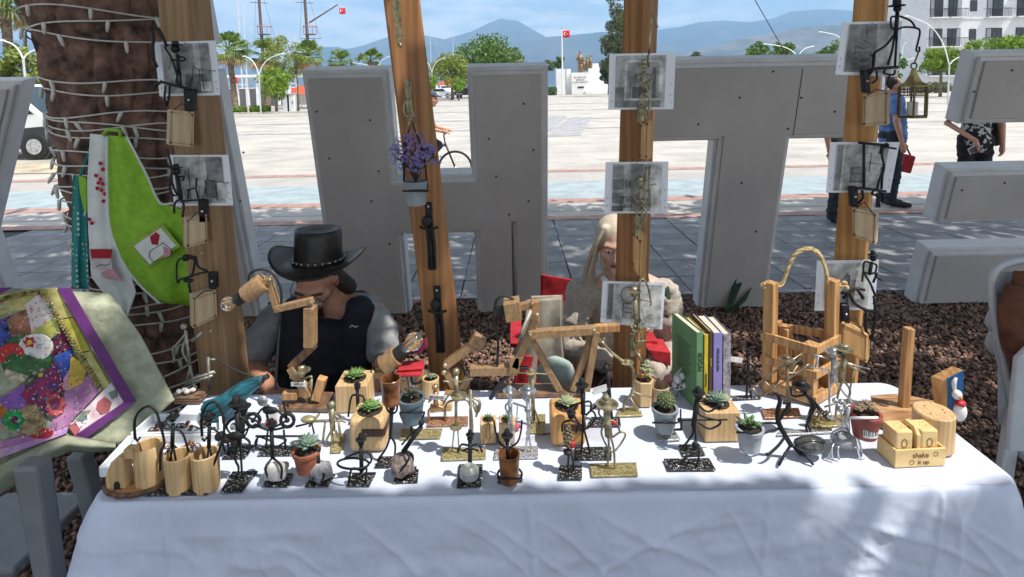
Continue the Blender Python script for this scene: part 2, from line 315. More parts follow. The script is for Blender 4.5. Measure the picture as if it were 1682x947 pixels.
# ---- white letters seen from behind (each a stepped metal box)
lsh = mat('letter_edge_metal', (.62, .62, .62), .42, .0, .07, 5, bump=.1, bscale=20)
lpan = mat('letter_back_panel', (.46, .432, .41), .6, 0, .085, 2.2, bump=.12, bscale=12, stretch=(1, 1, .7))
screwm = mat('screw', (.03, .03, .03), .6)
LY = 3.93; LTA = R_(13.9)        # the letters lean back towards the stall
def VL(x, y, off=0):                      # pixel -> (x, height along the leaning face)
    d = ray(x, y); k = math.tan(LTA); p = CP+d*((LY+off-CH*k)/(d.y+d.z*k)); return p.x, p.z/math.cos(LTA)
def letter(label, polys, screws=()):
    allp = [q for p in polys for q in p]; cx = sum(q[0] for q in allp)/len(allp)
    t = thing('letter_sculpture', label, 'letter', (cx, LY, 0), 'big white letters of a town name seen from behind')
    for p in polys:
        for nm, d, y0, y1, m in (('shell', 0, LY+.05, LY+.16, lsh), ('rim', .022, LY+.018, LY+.0505, lsh), ('back_panel', .045, LY, LY+.0185, lpan)):
            q = inset(p, d) if d else [Vector(v) for v in p]
            MB().prism([(v[0], y0, v[1]) for v in q], (0, y1-y0, 0)).build(nm, m, t, bev=.003 if nm != 'back_panel' else .0015, bseg=1)
    for x, y in screws:
        p = VL(x, y); MB().lathe([(.0075, 0), (.0065, .004)], (p[0], LY, p[1]), 8, axis=(0, -1, 0)).build('screw', screwm, t)
    t.rotation_euler.x = LTA; return t
def vx(x, y): return VL(x, y)[0]
def vz(x, y): return VL(x, y)[1]
ZT = 1.81; hx = [vx(491, 118), vx(636, 115), vx(766, 113), vx(901, 112)]; z1, z2 = vz(700, 291), vz(720, 388)
letter('wide grey-backed letter H, taller than the seated vendors in front', [[(hx[0], 0.01), (hx[1], .01), (hx[1], z2), (hx[2], z2), (hx[2], .01), (hx[3], .01), (hx[3], ZT), (hx[2], ZT), (hx[2], z1), (hx[1], z1), (hx[1], ZT), (hx[0], ZT)]], [(520, 183), (608, 197), (541, 260), (622, 281), (803, 228), (876, 246), (860, 170), (815, 290), (836, 352), (868, 330), (560, 420), (640, 400), (610, 330)])
tx = [vx(1052, 160), vx(1177, 235), vx(1302, 235), vx(1425, 160)]; zb = vz(1240, 233)
t = letter('grey-backed letter T with a long bar beside the timber posts', [[(tx[1], .01), (tx[2], .01), (tx[2], zb), (tx[3], zb), (tx[3], ZT+.02), (tx[0], ZT+.02), (tx[0], zb), (tx[1], zb)]], [(1215, 160), (1147, 204), (1270, 117), (1316, 160), (1371, 183), (1218, 300), (1242, 380), (1294, 211)])
p = VL(1311, 165); MB().box((p[0], LY-.0005, (zb+ZT)/2), (.004, .004, ZT-zb-.08)).build('panel_seam', screwm, t)
ex = VL(1550, 205, .16)[0]; e2 = ex+1.5; es = e2-.45; zz = [vz(1575, 90)+.0, vz(1560, 207), vz(1540, 281), vz(1530, 371), vz(1492, 413)]
letter('grey-backed letter E with three arms beside the right-hand chair', [[(ex, .01), (e2, .01), (e2, zz[0]), (ex, zz[0]), (ex, zz[1]), (es, zz[1]), (es, zz[2]), (ex, zz[2]), (ex, zz[3]), (es, zz[3]), (es, zz[4]), (ex, zz[4])]], [(1600, 150), (1662, 115), (1580, 312), (1650, 300)])
ix = VL(386, 200, .16)[0]
letter('tall narrow dotted letter I behind the pine trunk', [[(ix-.46, .01), (ix, .01), (ix, ZT), (ix-.46, ZT)], [(ix-.46, ZT+.16), (ix, ZT+.16), (ix, ZT+.52), (ix-.46, ZT+.52)]], [(395, 330), (400, 250)])
yx = VL(63, 135, .16)[0]; ys = VL(2, 372, .16)[0]
letter('grey-backed letter Y with slanted arms at the edge of the bed', [[(ys-.42, .01), (ys, .01), (ys, .72), (yx, ZT-.03), (yx-.46, ZT-.03), (ys-.21, 1.13), (ys-.42-(yx-ys)+.46, ZT-.03), (ys-.42-(yx-ys), ZT-.03), (ys-.42, .72)]])
# ================================================================ BACKGROUND THINGS
barkm = mat('grey_bark', (.2, .16, .12), .9, 0, .4, 6, bump=.5); palmb = mat('palm_trunk', (.22, .16, .11), .9, 0, .4, 5, bump=.5)
lf_y = leafmat('yellow_green_leaf', (.30, .34, .06), (.13, .19, .03)); lf_g = leafmat('mid_green_leaf', (.15, .25, .045), (.05, .11, .02)); lf_d = leafmat('dark_green_leaf', (.06, .11, .035), (.02, .045, .015))
lf_b = leafmat('bright_hedge_leaf', (.25, .38, .03), (.10, .19, .02)); lf_o = leafmat('olive_leaf', (.22, .25, .1), (.1, .13, .05))
def leafcloud(n, ells, size, flat=.0, shell=.5):
    E_ = np.array([[*e[0], *e[1]] for e in ells], float); vol = E_[:, 3]*E_[:, 4]*E_[:, 5]; idx = RNG.choice(len(E_), n, p=vol/vol.sum())
    d = RNG.normal(size=(n, 3)); d /= np.linalg.norm(d, axis=1)[:, None]; r = (shell+(1-shell)*RNG.random(n))**.8
    c = E_[idx, :3]+d*r[:, None]*E_[idx, 3:]
    s = size*RNG.uniform(.6, 1.35, n); q = np.array([(-.5, 0, 0), (0, -.32, .06), (.5, 0, 0), (0, .32, .06)])
    v = np.einsum('nij,kj->nki', rotm(n), q)*s[:, None, None]+c[:, None, :]
    return v.reshape(-1, 3), np.arange(4*n).reshape(n, 4)
def clumps(c, r, k, cr):
    out = []
    for _ in range(k):
        d = Vector((random.gauss(0, 1), random.gauss(0, 1), random.gauss(0, 1))).normalized()*random.uniform(.35, .95)
        q = random.uniform(.7, 1.3)*cr; out.append(((c[0]+d.x*r[0], c[1]+d.y*r[1], c[2]+d.z*r[2]), (q, q, q*.8)))
    return out
def tree(name, label, loc, h, cr, m, n=2500, leaf=.22, k=26, tr=.16, crz=None, cz=None, group='trees beyond the plaza', cs=.38, bm=None):
    t = thing(name, label, 'tree', loc, group); x, y, z = loc; crz = crz or cr; cz = cz or h-crz; b = MB()
    b.tube([(x, y, z), (x+.05, y, z+cz*.5), (x-.04, y, z+cz)], [tr, tr*.8, tr*.55], 8)
    for i in range(6):
        a = i*1.05+random.random(); e = Vector((x+math.cos(a)*cr*.6, y+math.sin(a)*cr*.6, z+cz+crz*random.uniform(-.2, .6))); b.tube([(x, y, z+cz*.75), (Vector((x, y, z+cz*.8))+e)/2+Vector((0, 0, .2)), e], [tr*.5, tr*.35, tr*.1], 5)
    b.build('trunk', bm or barkm, t, smooth=True)
    v, f = leafcloud(n, clumps((x, y, z+cz), (cr, cr, crz), k, cr*cs), leaf); fast('crown', v, f, m, t); return t
def Bp(px, Y, z=0): p = V(px, 140, Y); return Vector((p.x, Y, z))       # a place on the ground under a pixel column
def hz(px, py, Y): return V(px, py, Y).z
# palms: a fan palm built once, copied
def palm(loc, h, label, lean=0):
    t = thing('fan_palm', label, 'palm tree', loc, 'fan palms along the waterfront'); x, y, z = loc; b = MB()
    b.tube([(x, y, z), (x+lean*.4, y, z+h*.5), (x+lean, y, z+h)], [.3, .2, .24], 9, smooth=6)
    for i in range(22): b.lathe([(.2, -.05), (.25, 0), (.2, .05)], (x+lean*i/22, y, z+h*(.25+.75*i/22)), 8)
    b.build('trunk', palmb, t, smooth=True); c = Vector((x+lean, y, z+h)); g = MB(); d = MB()
    for i in range(46):
        a = random.uniform(0, 6.28); e = random.uniform(-.9, 1.35); dr = Vector((math.cos(a)*math.cos(e), math.sin(a)*math.cos(e), math.sin(e))); ln = random.uniform(.75, 1.15)
        o = c+dr*ln; side = dr.cross(Vector((0, 0, 1))); side = side.normalized() if side.length > .05 else Vector((1, 0, 0)); up = side.cross(dr); tgt = d if e < -.45 else g
        tgt.tube([c, o], [.03, .02], 3)
        for k in range(13):
            th = (k-6)/6*1.35; q = (dr*math.cos(th)+side*math.sin(th)); tip = o+q*random.uniform(.75, 1.0)+Vector((0, 0, -.25-.25*abs(th)*.5)); mid = o+q*.5+up*.06; wv = q.cross(up).normalized()*.055
            tgt.add([o, mid-wv, tip, mid+wv], [(0, 1, 2, 3)])
    g.build('crown', leafmat('palm_leaf', (.20, .28, .06), (.07, .13, .025)), t); d.build('dry_skirt', leafmat('dry_palm_leaf', (.42, .3, .1), (.22, .16, .06)), t); return t
p0 = palm(Bp(385, 44), hz(378, 78, 44)-.2, 'tallest fan palm, alone left of the clipped ball tree', -.3)
for px, py, Y, lab in ((438, 92, 50, 'fan palm rising behind the yellow-green ball tree'), (508, 92, 52, 'fan palm above the left leg of the letter H'), (563, 103, 64, 'shorter fan palm nearest the open sky'), (607, 101, 60, 'fan palm close to the leaning timber post'), (18, 5, 30, 'fan palm top at the upper edge above the letter Y'), (75, 22, 40, 'fan palm half hidden by the pine trunk'), (842, 92, 92, 'dark fan palm beside the big round plane tree')):
    palm(Bp(px, Y), hz(px, py, Y), lab, random.uniform(-.2, .2))
# broadleaf trees
tree('ball_tree', 'bright clipped ball tree beside the low hedges', Bp(452, 41), hz(452, 112, 41), 1.25, lf_b, 3600, .16, 30, .12, 1.2, group='clipped trees')
tree('young_plane_tree', 'loose yellow-green young tree with upright shoots', Bp(465, 43), hz(465, 45, 43), 1.35, lf_y, 2000, .16, 30, .1, 2.6, cs=.3)
tree('young_plane_tree', 'slim yellow-green tree beside the red parasol', Bp(488, 42), hz(488, 48, 42), .65, lf_y, 900, .15, 18, .09, 2.5, cs=.4)
tree('plane_tree', 'big round green tree above the right leg of the letter H', Bp(797, 80), hz(797, 62, 80), 4.6, lf_g, 6500, .42, 44, .3, 3.3)
tree('plane_tree', 'loose yellow-green tree beside the cyclist', Bp(742, 70), hz(742, 88, 70), 2.6, lf_y, 3000, .32, 30, .2, 2.2)
tree('ball_tree', 'small clipped tree right behind the cyclist', Bp(708, 62), hz(708, 120, 62), .9, lf_b, 1600, .17, 16, .1, .95, group='clipped trees')
tree('ball_tree', 'small clipped tree near the dark bollards', Bp(753, 66), hz(753, 128, 66), 1.1, lf_b, 1800, .18, 16, .1, .9, group='clipped trees')
tree('cypress_tree', 'tall dark grey-green tree behind the timber post', Bp(1016, 75), hz(1016, -28, 75), 2.5, leafmat('poplar_leaf', (.17, .2, .09), (.06, .085, .035)), 8000, .3, 60, .2, 6.6, cs=.32)
tree('shrub_tree', 'low dark tree beside the monument steps', Bp(1000, 84), hz(1000, 96, 84), 1.5, lf_d, 2200, .28, 16, .2, 1.9)
for px, py, Y, r, lab, m in ((1237, 66, 60, 1.3, 'round green treetop above the bar of the letter T', lf_g), (1288, 68, 64, 1.4, 'treetop behind the taut wire', lf_g), (1362, 66, 56, 1.4, 'treetop beside the right timber post', lf_g), (1140, 86, 80, 1.2, 'small dark treetop near the laminated photos', lf_d), (1118, 90, 80, .9, 'smallest treetop over the letter T', lf_g), (898, 96, 98, 1.4, 'olive tree just left of the monument', lf_o), (45, 80, 30, 1.3, 'sparse yellowish tree above the white van', lf_y), (1455, 82, 50, 1.3, 'tree showing behind the brass lantern', lf_g), (918, 92, 100, 1.0, 'narrow tree behind the flagpole', lf_g)):
    tree('roadside_tree', lab, Bp(px, Y), hz(px, py, Y), r, m, 2200, .24, 18, .13, r)
for px, Y, py0, py1, hw, lab in ((1545, 48, 76, 122, 1.75, 'box-clipped bright tree in front of the white hotel'), (1668, 42, 56, 100, 2.4, 'box-clipped bright tree over the letter E')):
    c = Bp(px, Y); t = thing('clipped_tree', lab, 'tree', c, 'clipped trees'); z0, z1 = hz(px, py1, Y), hz(px, py0, Y)
    MB().tube([c, c+Vector((0, 0, z0+.3))], [.13, .1], 8).build('trunk', barkm, t)
    e = [((c.x+random.uniform(-.8, .8)*hw, Y+random.uniform(-.8, .8)*hw, z0+(z1-z0)*random.uniform(.2, .8)), (.55, .55, .45)) for _ in range(40)]
    v, f = leafcloud(5200, e, .2); fast('crown', v, f, lf_b, t)
def hedge(label, px0, px1, Y, py, h, m=lf_b, n=2600):
    a, b = Bp(px0, Y), Bp(px1, Y); t = thing('clipped_hedge', label, 'hedge', ((a.x+b.x)/2, Y, 0), 'hedges round the plaza'); zt = hz(px0, py, Y)
    k = max(4, int((b.x-a.x)*1.6)); e = [((a.x+(b.x-a.x)*(i+.5)/k, Y+random.uniform(-.2, .2), zt*.5), ((b.x-a.x)/k*.8, .5, zt*.52)) for i in range(k)]
    v, f = leafcloud(n, e, .17, shell=.75); fast('foliage', v, f, m, t)
    MB().tube([(a.x+.2, Y, 0), (b.x-.2, Y, zt*.4)], .06, 5).build('stem', barkm, t)
hedge('low bright hedge at the foot of the tall palm', 380, 402, 41, 176, 1); hedge('low bright hedge beside the white pole', 410, 440, 41, 174, 1)
hedge('clipped hedge behind the white van', 66, 112, 24, 120, 2, n=4200); hedge('hedge left of the monument', 900, 914, 88, 142, 1.5, lf_g, 1500)
hedge('long low hedge beside the right lamp post', 1500, 1560, 60, 135, 1.5, lf_o, 3000)
# kerb of the hedge bed
a, b = G(330, 190), G(520, 184); struct(MB().bar((a.x-30, 40, .06), (b.x+8, 40, .06), .3, .12, up=(0, 0, 1)), 'kerb', mat('kerb_stone', (.5, .46, .38), .8, 0, .15, 3))
sheet('sandy_verge', -40, -9.5, 11.75, 13.6, .01, mat('sandy_verge', (.46, .38, .26), .9, 0, .25, 2))
# marina: pavilion, yachts, masts
whitep = mat('boat_white', (.75, .76, .77), .4, 0, .06, 2); woodb = mat('varnished_mast', (.12, .07, .05), .5); glassd = mat('dark_glass', (.02, .025, .03), .12, 0, .2, 2); greym = mat('galvanised_pole', (.55, .56, .57), .5, .2, .1, 4)
Yp = 60; a, b = Bp(360, Yp), Bp(492, Yp); t = thing('waterfront_pavilion', 'white open pavilion with flat roof among the moored boats', 'pavilion', ((a.x+b.x)/2, Yp, 0))
zr = hz(420, 125, Yp); MB().box(((a.x+b.x)/2, Yp, zr), (b.x-a.x, 4, .25)).build('roof', whitep, t)
for i in range(8): MB().box((a.x+(b.x-a.x)*(i+.5)/8, Yp-1.6, zr/2), (.28, .28, zr-.2)).build('column', whitep, t)
MB().box(((a.x+b.x)/2, Yp+1.8, zr*.3), (b.x-a.x, .1, zr*.6)).build('back_wall', mat('pavilion_grey', (.35, .33, .32), .8), t)  # back wall in plain grey, darker than the white columns
for px in (470, 478): 
    c = Bp(px, 42); t = thing('white_kiosk_box', 'white cabinet beside the slim tree' if px == 470 else 'lower white cabinet by the red parasol', 'cabinet', c); zk = 2.2 if px == 470 else 1.3
    MB().box((c.x, c.y, zk/2), (.55, .5, zk)).build('body', whitep, t, bev=.03); MB().box((c.x, c.y-.01, zk+.04), (.62, .56, .08)).build('lid', greym, t); MB().box((c.x+.15, c.y-.26, zk*.55), (.04, .03, .2)).build('handle', rubber, t)
def yacht(label, px, Y, ln, mast, boom=False):
    c = Bp(px, Y, -.6); t = thing('moored_yacht', label, 'boat', c, 'boats moored in the marina'); b = MB(); rows = []
    for i in range(9):
        u = i/8; wd = 1.5*math.sin(math.pi*min(1, u*.8+.2))**.6; x = c.x-ln/2+ln*u; z = .9+.5*u*u
        rows.append([(x, Y+s*wd*k, zz) for s, k, zz in ((-1, 1, z), (-1, .8, .2), (0, .1, -.6), (1, .8, .2), (1, 1, z))])
    b.grid(rows, closed=True).build('hull', whitep, t, smooth=True); MB().box((c.x-.4, Y, 1.5), (ln*.45, 1.9, .9)).build('cabin', whitep, t, bev=.1)
    MB().box((c.x-.4, Y-.96, 1.6), (ln*.38, .04, .35)).build('window', glassd, t)
    MB().tube([(c.x+.5, Y, .5), (c.x+.5, Y, mast)], [.1, .06], 6).build('mast', greym, t); MB().tube([(c.x+.5, Y, 2.4), (c.x-ln*.4, Y, 2.5)], .07, 6).build('boom', greym, t)
    MB().tube([(c.x+.5, Y, mast), (c.x+ln/2, Y, 1.4)], .02, 3).build('forestay', greym, t); MB().tube([(c.x+.5, Y, mast), (c.x-ln/2, Y, 1.2)], .02, 3).build('backstay', greym, t); return t
for px, Y, ln, py, lab in ((391, 68, 9, -25, 'white yacht with the tallest bare mast'), (400, 75, 9, 22, 'white yacht with a short grey mast beside the tall one'), (705, 118, 9, 45, 'yacht mast standing by the leaning post'), (742, 122, 9, 52, 'yacht mast between the leaning post and the round tree'), (372, 66, 7, 60, 'small yacht behind the tall palm'), (480, 70, 8, 60, 'yacht hidden behind the slim trees')): yacht(lab, px, Y, ln, hz(px, py, Y))
turk = mat('flag_red', (.62, .015, .02), .7, 0, .1, 3)
def flag(t, p, wd, ht, droop=.0, nm='flag'):
    rows = []; 
    for i in range(9):
        u = i/8; rows.append([(p.x+wd*u, p.y+.12*ht*math.sin(u*6), p.z-ht*v/4-droop*u-.05*math.sin(u*5)) for v in range(5)])
    f = MB().grid(rows).build(nm, turk, t, smooth=True, solid=.004); k = MB(); s = ht*.22; cx, cz = p.x+wd*.36, p.z-ht*.5-droop*.36
    cr = [(cx+s*math.cos(a), p.y-.13*ht, cz+s*math.sin(a)) for a in [.7+i*(4.88/14) for i in range(15)]]+[(cx+s*.28+s*.78*math.cos(a), p.y-.13*ht, cz+s*.78*math.sin(a)) for a in [5.75-i*(5.2/14) for i in range(15)]]
    k.prism(cr, (0, -.01, 0)); k.prism([(cx+s*1.15+s*.42*(1 if i % 2 == 0 else .4)*math.cos(i*math.pi/5), p.y-.13*ht, cz+s*.42*(1 if i % 2 == 0 else .4)*math.sin(i*math.pi/5)) for i in range(10)], (0, -.01, 0)); k.build('crescent_and_star', white, f)
for px, top, lab in ((428, -30, 'wooden gulet mast with a lookout platform left of its twin'), (503, -30, 'wooden gulet mast carrying a slanted spar with a red flag')):
    Y = 95; c = Bp(px+8, Y, -.6); zt = hz(px, top, Y); t = thing('gulet_mast', lab, 'mast', c, 'gulet masts'); q = V(px-3, 0, Y)
    MB().tube([c, (q.x, Y, zt)], [.32, .22], 8).build('pole', woodb, t); zp = hz(px, 52, Y); o = V(px+6, 48, Y)
    MB().lathe([(.9, 0), (.95, .12)], (o.x, Y, zp-.5), 10).build('lookout_floor', woodb, t); 
    r = MB(); [r.tube([(o.x+1.1*math.cos(a*.785), Y+1.1*math.sin(a*.785), zp-.5), (o.x+1.1*math.cos(a*.785), Y+1.1*math.sin(a*.785), zp+.9)], .04, 4) for a in range(8)]; r.tube([(o.x+1.1*math.cos(a*.52), Y+1.1*math.sin(a*.52), zp+.9) for a in range(13)], .06, 4); r.build('lookout_rail', mat('gulet_rail', (.4, .2, .2), .6), t)
    s_ = MB(); [s_.tube([(o.x+s*1.7, Y, zp-1.2), (q.x+s*.3, Y, zt-.5)], .025, 3) for s in (-1, 1)]; s_.tube([(o.x-1.8, Y, zp-1.1), (o.x+1.8, Y, zp-1.1)], .06, 4); s_.tube([(q.x-1.5, Y, hz(px, 3, Y)), (q.x+1.5, Y, hz(px, 5, Y))], .06, 4); s_.build('rigging', woodb, t)
    if px > 450:
        a, b = V(508, 37, Y), V(555, 7, Y); MB().tube([a, b], [.14, .09], 6).build('spar', woodb, t); flag(t, V(557, 12, Y), 1.05, 1.0, .15)
c = Bp(380, 55); t = thing('flag_on_pole', 'red flag on a short pole beside the tall palm trunk', 'flag', c); zt = hz(382, 122, 55); MB().tube([c, (c.x, c.y, zt)], .04, 6).build('pole', greym, t); flag(t, Vector((c.x, c.y, zt)), .65, .6, .35)
c = Bp(405, 39.5); t = thing('thin_pole', 'thin pale sign pole standing at the hedge kerb', 'pole', c); MB().tube([c, (c.x, c.y, hz(405, 130, 39.5))], .03, 6).build('pole', greym, t); MB().box((c.x, c.y, .02), (.2, .2, .04)).build('foot_plate', greym, t); MB().ball((c.x, c.y, hz(405, 130, 39.5)), .05).build('cap', greym, t)
# red parasols
for px, Y, py, lab in ((494, 50, 140, 'red cafe parasol beside the slim yellow tree'), (737, 75, 130, 'red cafe parasol behind the loose yellow-green tree')):
    c = Bp(px, Y); z = hz(px, py, Y); t = thing('cafe_parasol', lab, 'parasol', c, 'red parasols'); MB().tube([c, (c.x, Y, z)], .04, 6).build('pole', white, t)
    MB().lathe([(1.7, z-.75), (1.0, z-.35), (.03, z)], c, 8, cap=False).build('canopy', mat('parasol_red', (.6, .08, .03), .7), t, solid=.02); MB().lathe([(.4, 0), (.35, .1)], c, 10).build('base', greym, t)
# lamp posts with curved arms
def lamppost(label, base, arms, h):
    t = thing('street_lamp', label, 'street lamp', base, 'white street lamps with curved arms'); b = Vector(base)
    MB().tube([b, b+Vector((0, 0, h))], [.05, .04], 8).build('pole', greym, t)
    for e in arms:
        e = Vector(e); s = b+Vector((0, 0, h-.05)); d = e-s; MB().tube([s, s+Vector((d.x*.18, 0, d.z*.45)), s+Vector((d.x*.5, 0, d.z*.8)), e], [.034, .03, .028, .025], 8, smooth=5).build('arm', white, t, smooth=True); MB().ball(e+Vector((d.x*.05, 0, 0)), (.16, .07, .035)).build('lamp_head', white, t, smooth=True)
    return t
b = Bp(1558, 34); lamppost('tall white street lamp before the hotel', b, [V(1493, 26, 34), V(1600, 88, 34)], hz(1558, 105, 34))
b = Bp(426, 38); lamppost('white street lamp leaning over the tall palm', b, [V(402, 92, 38), V(462, 88, 38)], hz(426, 122, 38))
b = Bp(620, 55); lamppost('white street lamp behind the left leg of the letter H', b, [V(637, 93, 55), V(583, 103, 55)], hz(620, 118, 55))
b = Bp(710, 62); lamppost('white street lamp behind the cyclist', b, [V(728, 95, 62), V(692, 96, 62)], hz(710, 118, 62))
b = Bp(1310, 40); lamppost('white street lamp with two arms over the letter T', b, [V(1333, 76, 40), V(1260, 72, 40)], hz(1310, 93, 40))
b = Bp(1395, 42); lamppost('white street lamp behind the right timber post', b, [V(1350, 52, 42), V(1440, 70, 42)], hz(1395, 80, 42))
b = Bp(42, 22); lamppost('white street lamp above the van', b, [V(4, 66, 22), V(75, 78, 22)], hz(42, 95, 22))
b = Bp(850, 85); lamppost('small lamp post beside the round tree', b, [V(843, 98, 85), V(858, 98, 85)], hz(850, 98, 85)-.3)
b = Bp(1478, 60); lamppost('distant lamp post seen beside the lantern', b, [V(1487, 70, 60), V(1500, 95, 60)], hz(1480, 110, 60))
# monument
Ym = 92; ms = mat('monument_marble', (.78, .77, .74), .6, 0, .06, 1); brz = mat('statue_bronze', (.25, .18, .09), .5, .5, .3, 3)
t = thing('memorial_monument', 'white memorial with curved walls and bronze figures at the end of the plaza', 'monument', Bp(945, Ym))
def mbox(nm, x0, x1, y0, dY, dep, m=ms, z0=0):
    a, b = V(x0, 157, Ym+dY), V(x1, 157, Ym+dY); zt = hz((x0+x1)/2, y0, Ym+dY); return MB().box(((a.x+b.x)/2, Ym+dY+dep/2, (zt+z0)/2), (b.x-a.x, dep, zt-z0)).build(nm, m, t, bev=.05)
mbox('pedestal', 939, 967, 119, 0, 3); mbox('side_wall', 914, 929, 113, .5, 1.2); mbox('side_wall', 931, 938, 113, 1.2, 1.2); mbox('drum', 967, 987, 112, .8, 2); mbox('upper_block', 970, 984, 104, 3, 1.5); mbox('steps', 962, 1000, 149, -1.5, 4); mbox('steps', 984, 1000, 136, 2, 4); mbox('steps', 984, 995, 129, 4, 2)
for i, (s, y) in enumerate((('EN BÜYÜK', 127), ('ESERİM', 131), ('CUMHURİYET', 135))): text('inscription', s, .42, mat('inscription_black', (.02, .02, .02), .6), t, Vector((V(953, y, Ym).x, Ym-.02, hz(953, y, Ym))), Matrix.Rotation(R_(90), 3, 'X'))
MB().box((V(954, 143, Ym).x, Ym-.03, hz(954, 143, Ym)), (1.0, .06, .28)).build('plaque', mat('inscription_black'), t)
a = V(953, 119, Ym+1.2); zs = a.z; ht = hz(951, 83, Ym+1.2)-zs; st = MB()
st.tube([(a.x-.18, a.y, zs), (a.x-.16, a.y, zs+ht*.45)], [.2, .26], 8); st.tube([(a.x+.2, a.y, zs), (a.x+.14, a.y, zs+ht*.45)], [.2, .26], 8); st.tube([(a.x, a.y, zs+ht*.42), (a.x, a.y, zs+ht*.62), (a.x, a.y, zs+ht*.82)], [.4, .42, .36], 10); st.ball((a.x, a.y, zs+ht*.93), (.2, .2, ht*.07))
st.tube([(a.x-.38, a.y, zs+ht*.8), (a.x-.55, a.y-.1, zs+ht*.6), (a.x-.35, a.y-.3, zs+ht*.52)], [.14, .12, .1], 6); st.tube([(a.x+.38, a.y, zs+ht*.8), (a.x+.5, a.y, zs+ht*.6), (a.x+.45, a.y, zs+ht*.45)], [.14, .12, .1], 6); st.build('standing_statue', brz, t, smooth=True)
g = MB(); q = V(968, 112, Ym+2); 
for i, (dx, hh) in enumerate(((-.6, 1.9), (0, 2.5), (.5, 2.9))): g.tube([(q.x+dx-.3, q.y, q.z-.4), (q.x+dx-.3, q.y, q.z+hh*.35), (q.x+dx-.3, q.y, q.z+hh*.6)], [.25, .32, .22], 7); g.ball((q.x+dx-.3, q.y, q.z+hh*.72), .2)
g.build('figure_group', brz, t, smooth=True)
c = Bp(924, 90); t = thing('flagpole', 'white flagpole with a red flag in front of the memorial', 'flagpole', c); zt = hz(924, 46, 90); MB().tube([c, (c.x, c.y, zt)], [.13, .09], 8).build('pole', white, t); MB().ball((c.x, c.y, zt), .14).build('finial', gold, t); flag(t, Vector((c.x+.1, c.y, zt-.3)), 1.15, 1.1, .1)
# dark bollards and a parked car by the far trees
for px in (676, 744, 751, 757): 
    c = Bp(px, 78); t = thing('bollard', 'dark bollard among the far tree trunks behind the cyclist', 'bollard', c, 'dark bollards'); MB().lathe([(.16, 0), (.16, .75), (.2, .78), (.2, .9), (.1, 1.0)], c, 10).build('post', rubber, t); MB().lathe([(.165, .6), (.165, .68)], c, 10).build('band', white, t)
def car(label, px, Y, m, ln=4.1):
    c = Bp(px, Y); t = thing('parked_car', label, 'car', c, 'cars parked by the far trees'); s = ln/4.1
    pf = [(-2, .3), (2, .3), (2.05, .7), (1.2, .95), (.6, 1.42), (-1.2, 1.45), (-1.9, .95), (-2.05, .7)]; MB().prism([(c.x+x*s, Y-.8, z) for x, z in pf], (0, 1.6, 0)).build('body', m, t, bev=.08)
    MB().prism([(c.x+x*s, Y-.812, z) for x, z in ((-1.5, .98), (1.0, .98), (.55, 1.34), (-1.1, 1.36))], (0, .02, 0)).build('window', glassd, t)
    for x in (-1.25, 1.25): w_ = MB().lathe([(.31, 0), (.31, .2)], (c.x+x*s, Y-.82, .31), 14, axis=(0, 1, 0)).build('wheel', rubber, t); MB().lathe([(.18, 0), (.16, .02)], (c.x+x*s, Y-.83, .31), 10, axis=(0, 1, 0)).build('rim', silver, w_)
car('small white car parked behind the cyclist', 722, 84, whitep); car('dark car parked beside the bollards', 768, 88, mat('car_dark', (.03, .03, .035), .3))
# wire from the letter T up to the sky
WY = 3.63; a, b = V(1296, 97, WY), V(1226, -25, WY); t = thing('stay_wire', 'thin wire slanting up into the sky above the letter T', 'wire', a); MB().tube([a, b, b+(b-a)*1.2], .0028, 5).build('cable', mat('wire_red', (.22, .14, .15), .6), t); MB().box(a, (.04, .03, .03)).build('anchor', greym, t); MB().tube([a, V(1311, 112, WY-.03), V(1312, 150, LY-.32)], .002, 5).build('tail', mat('wire_red'), t)
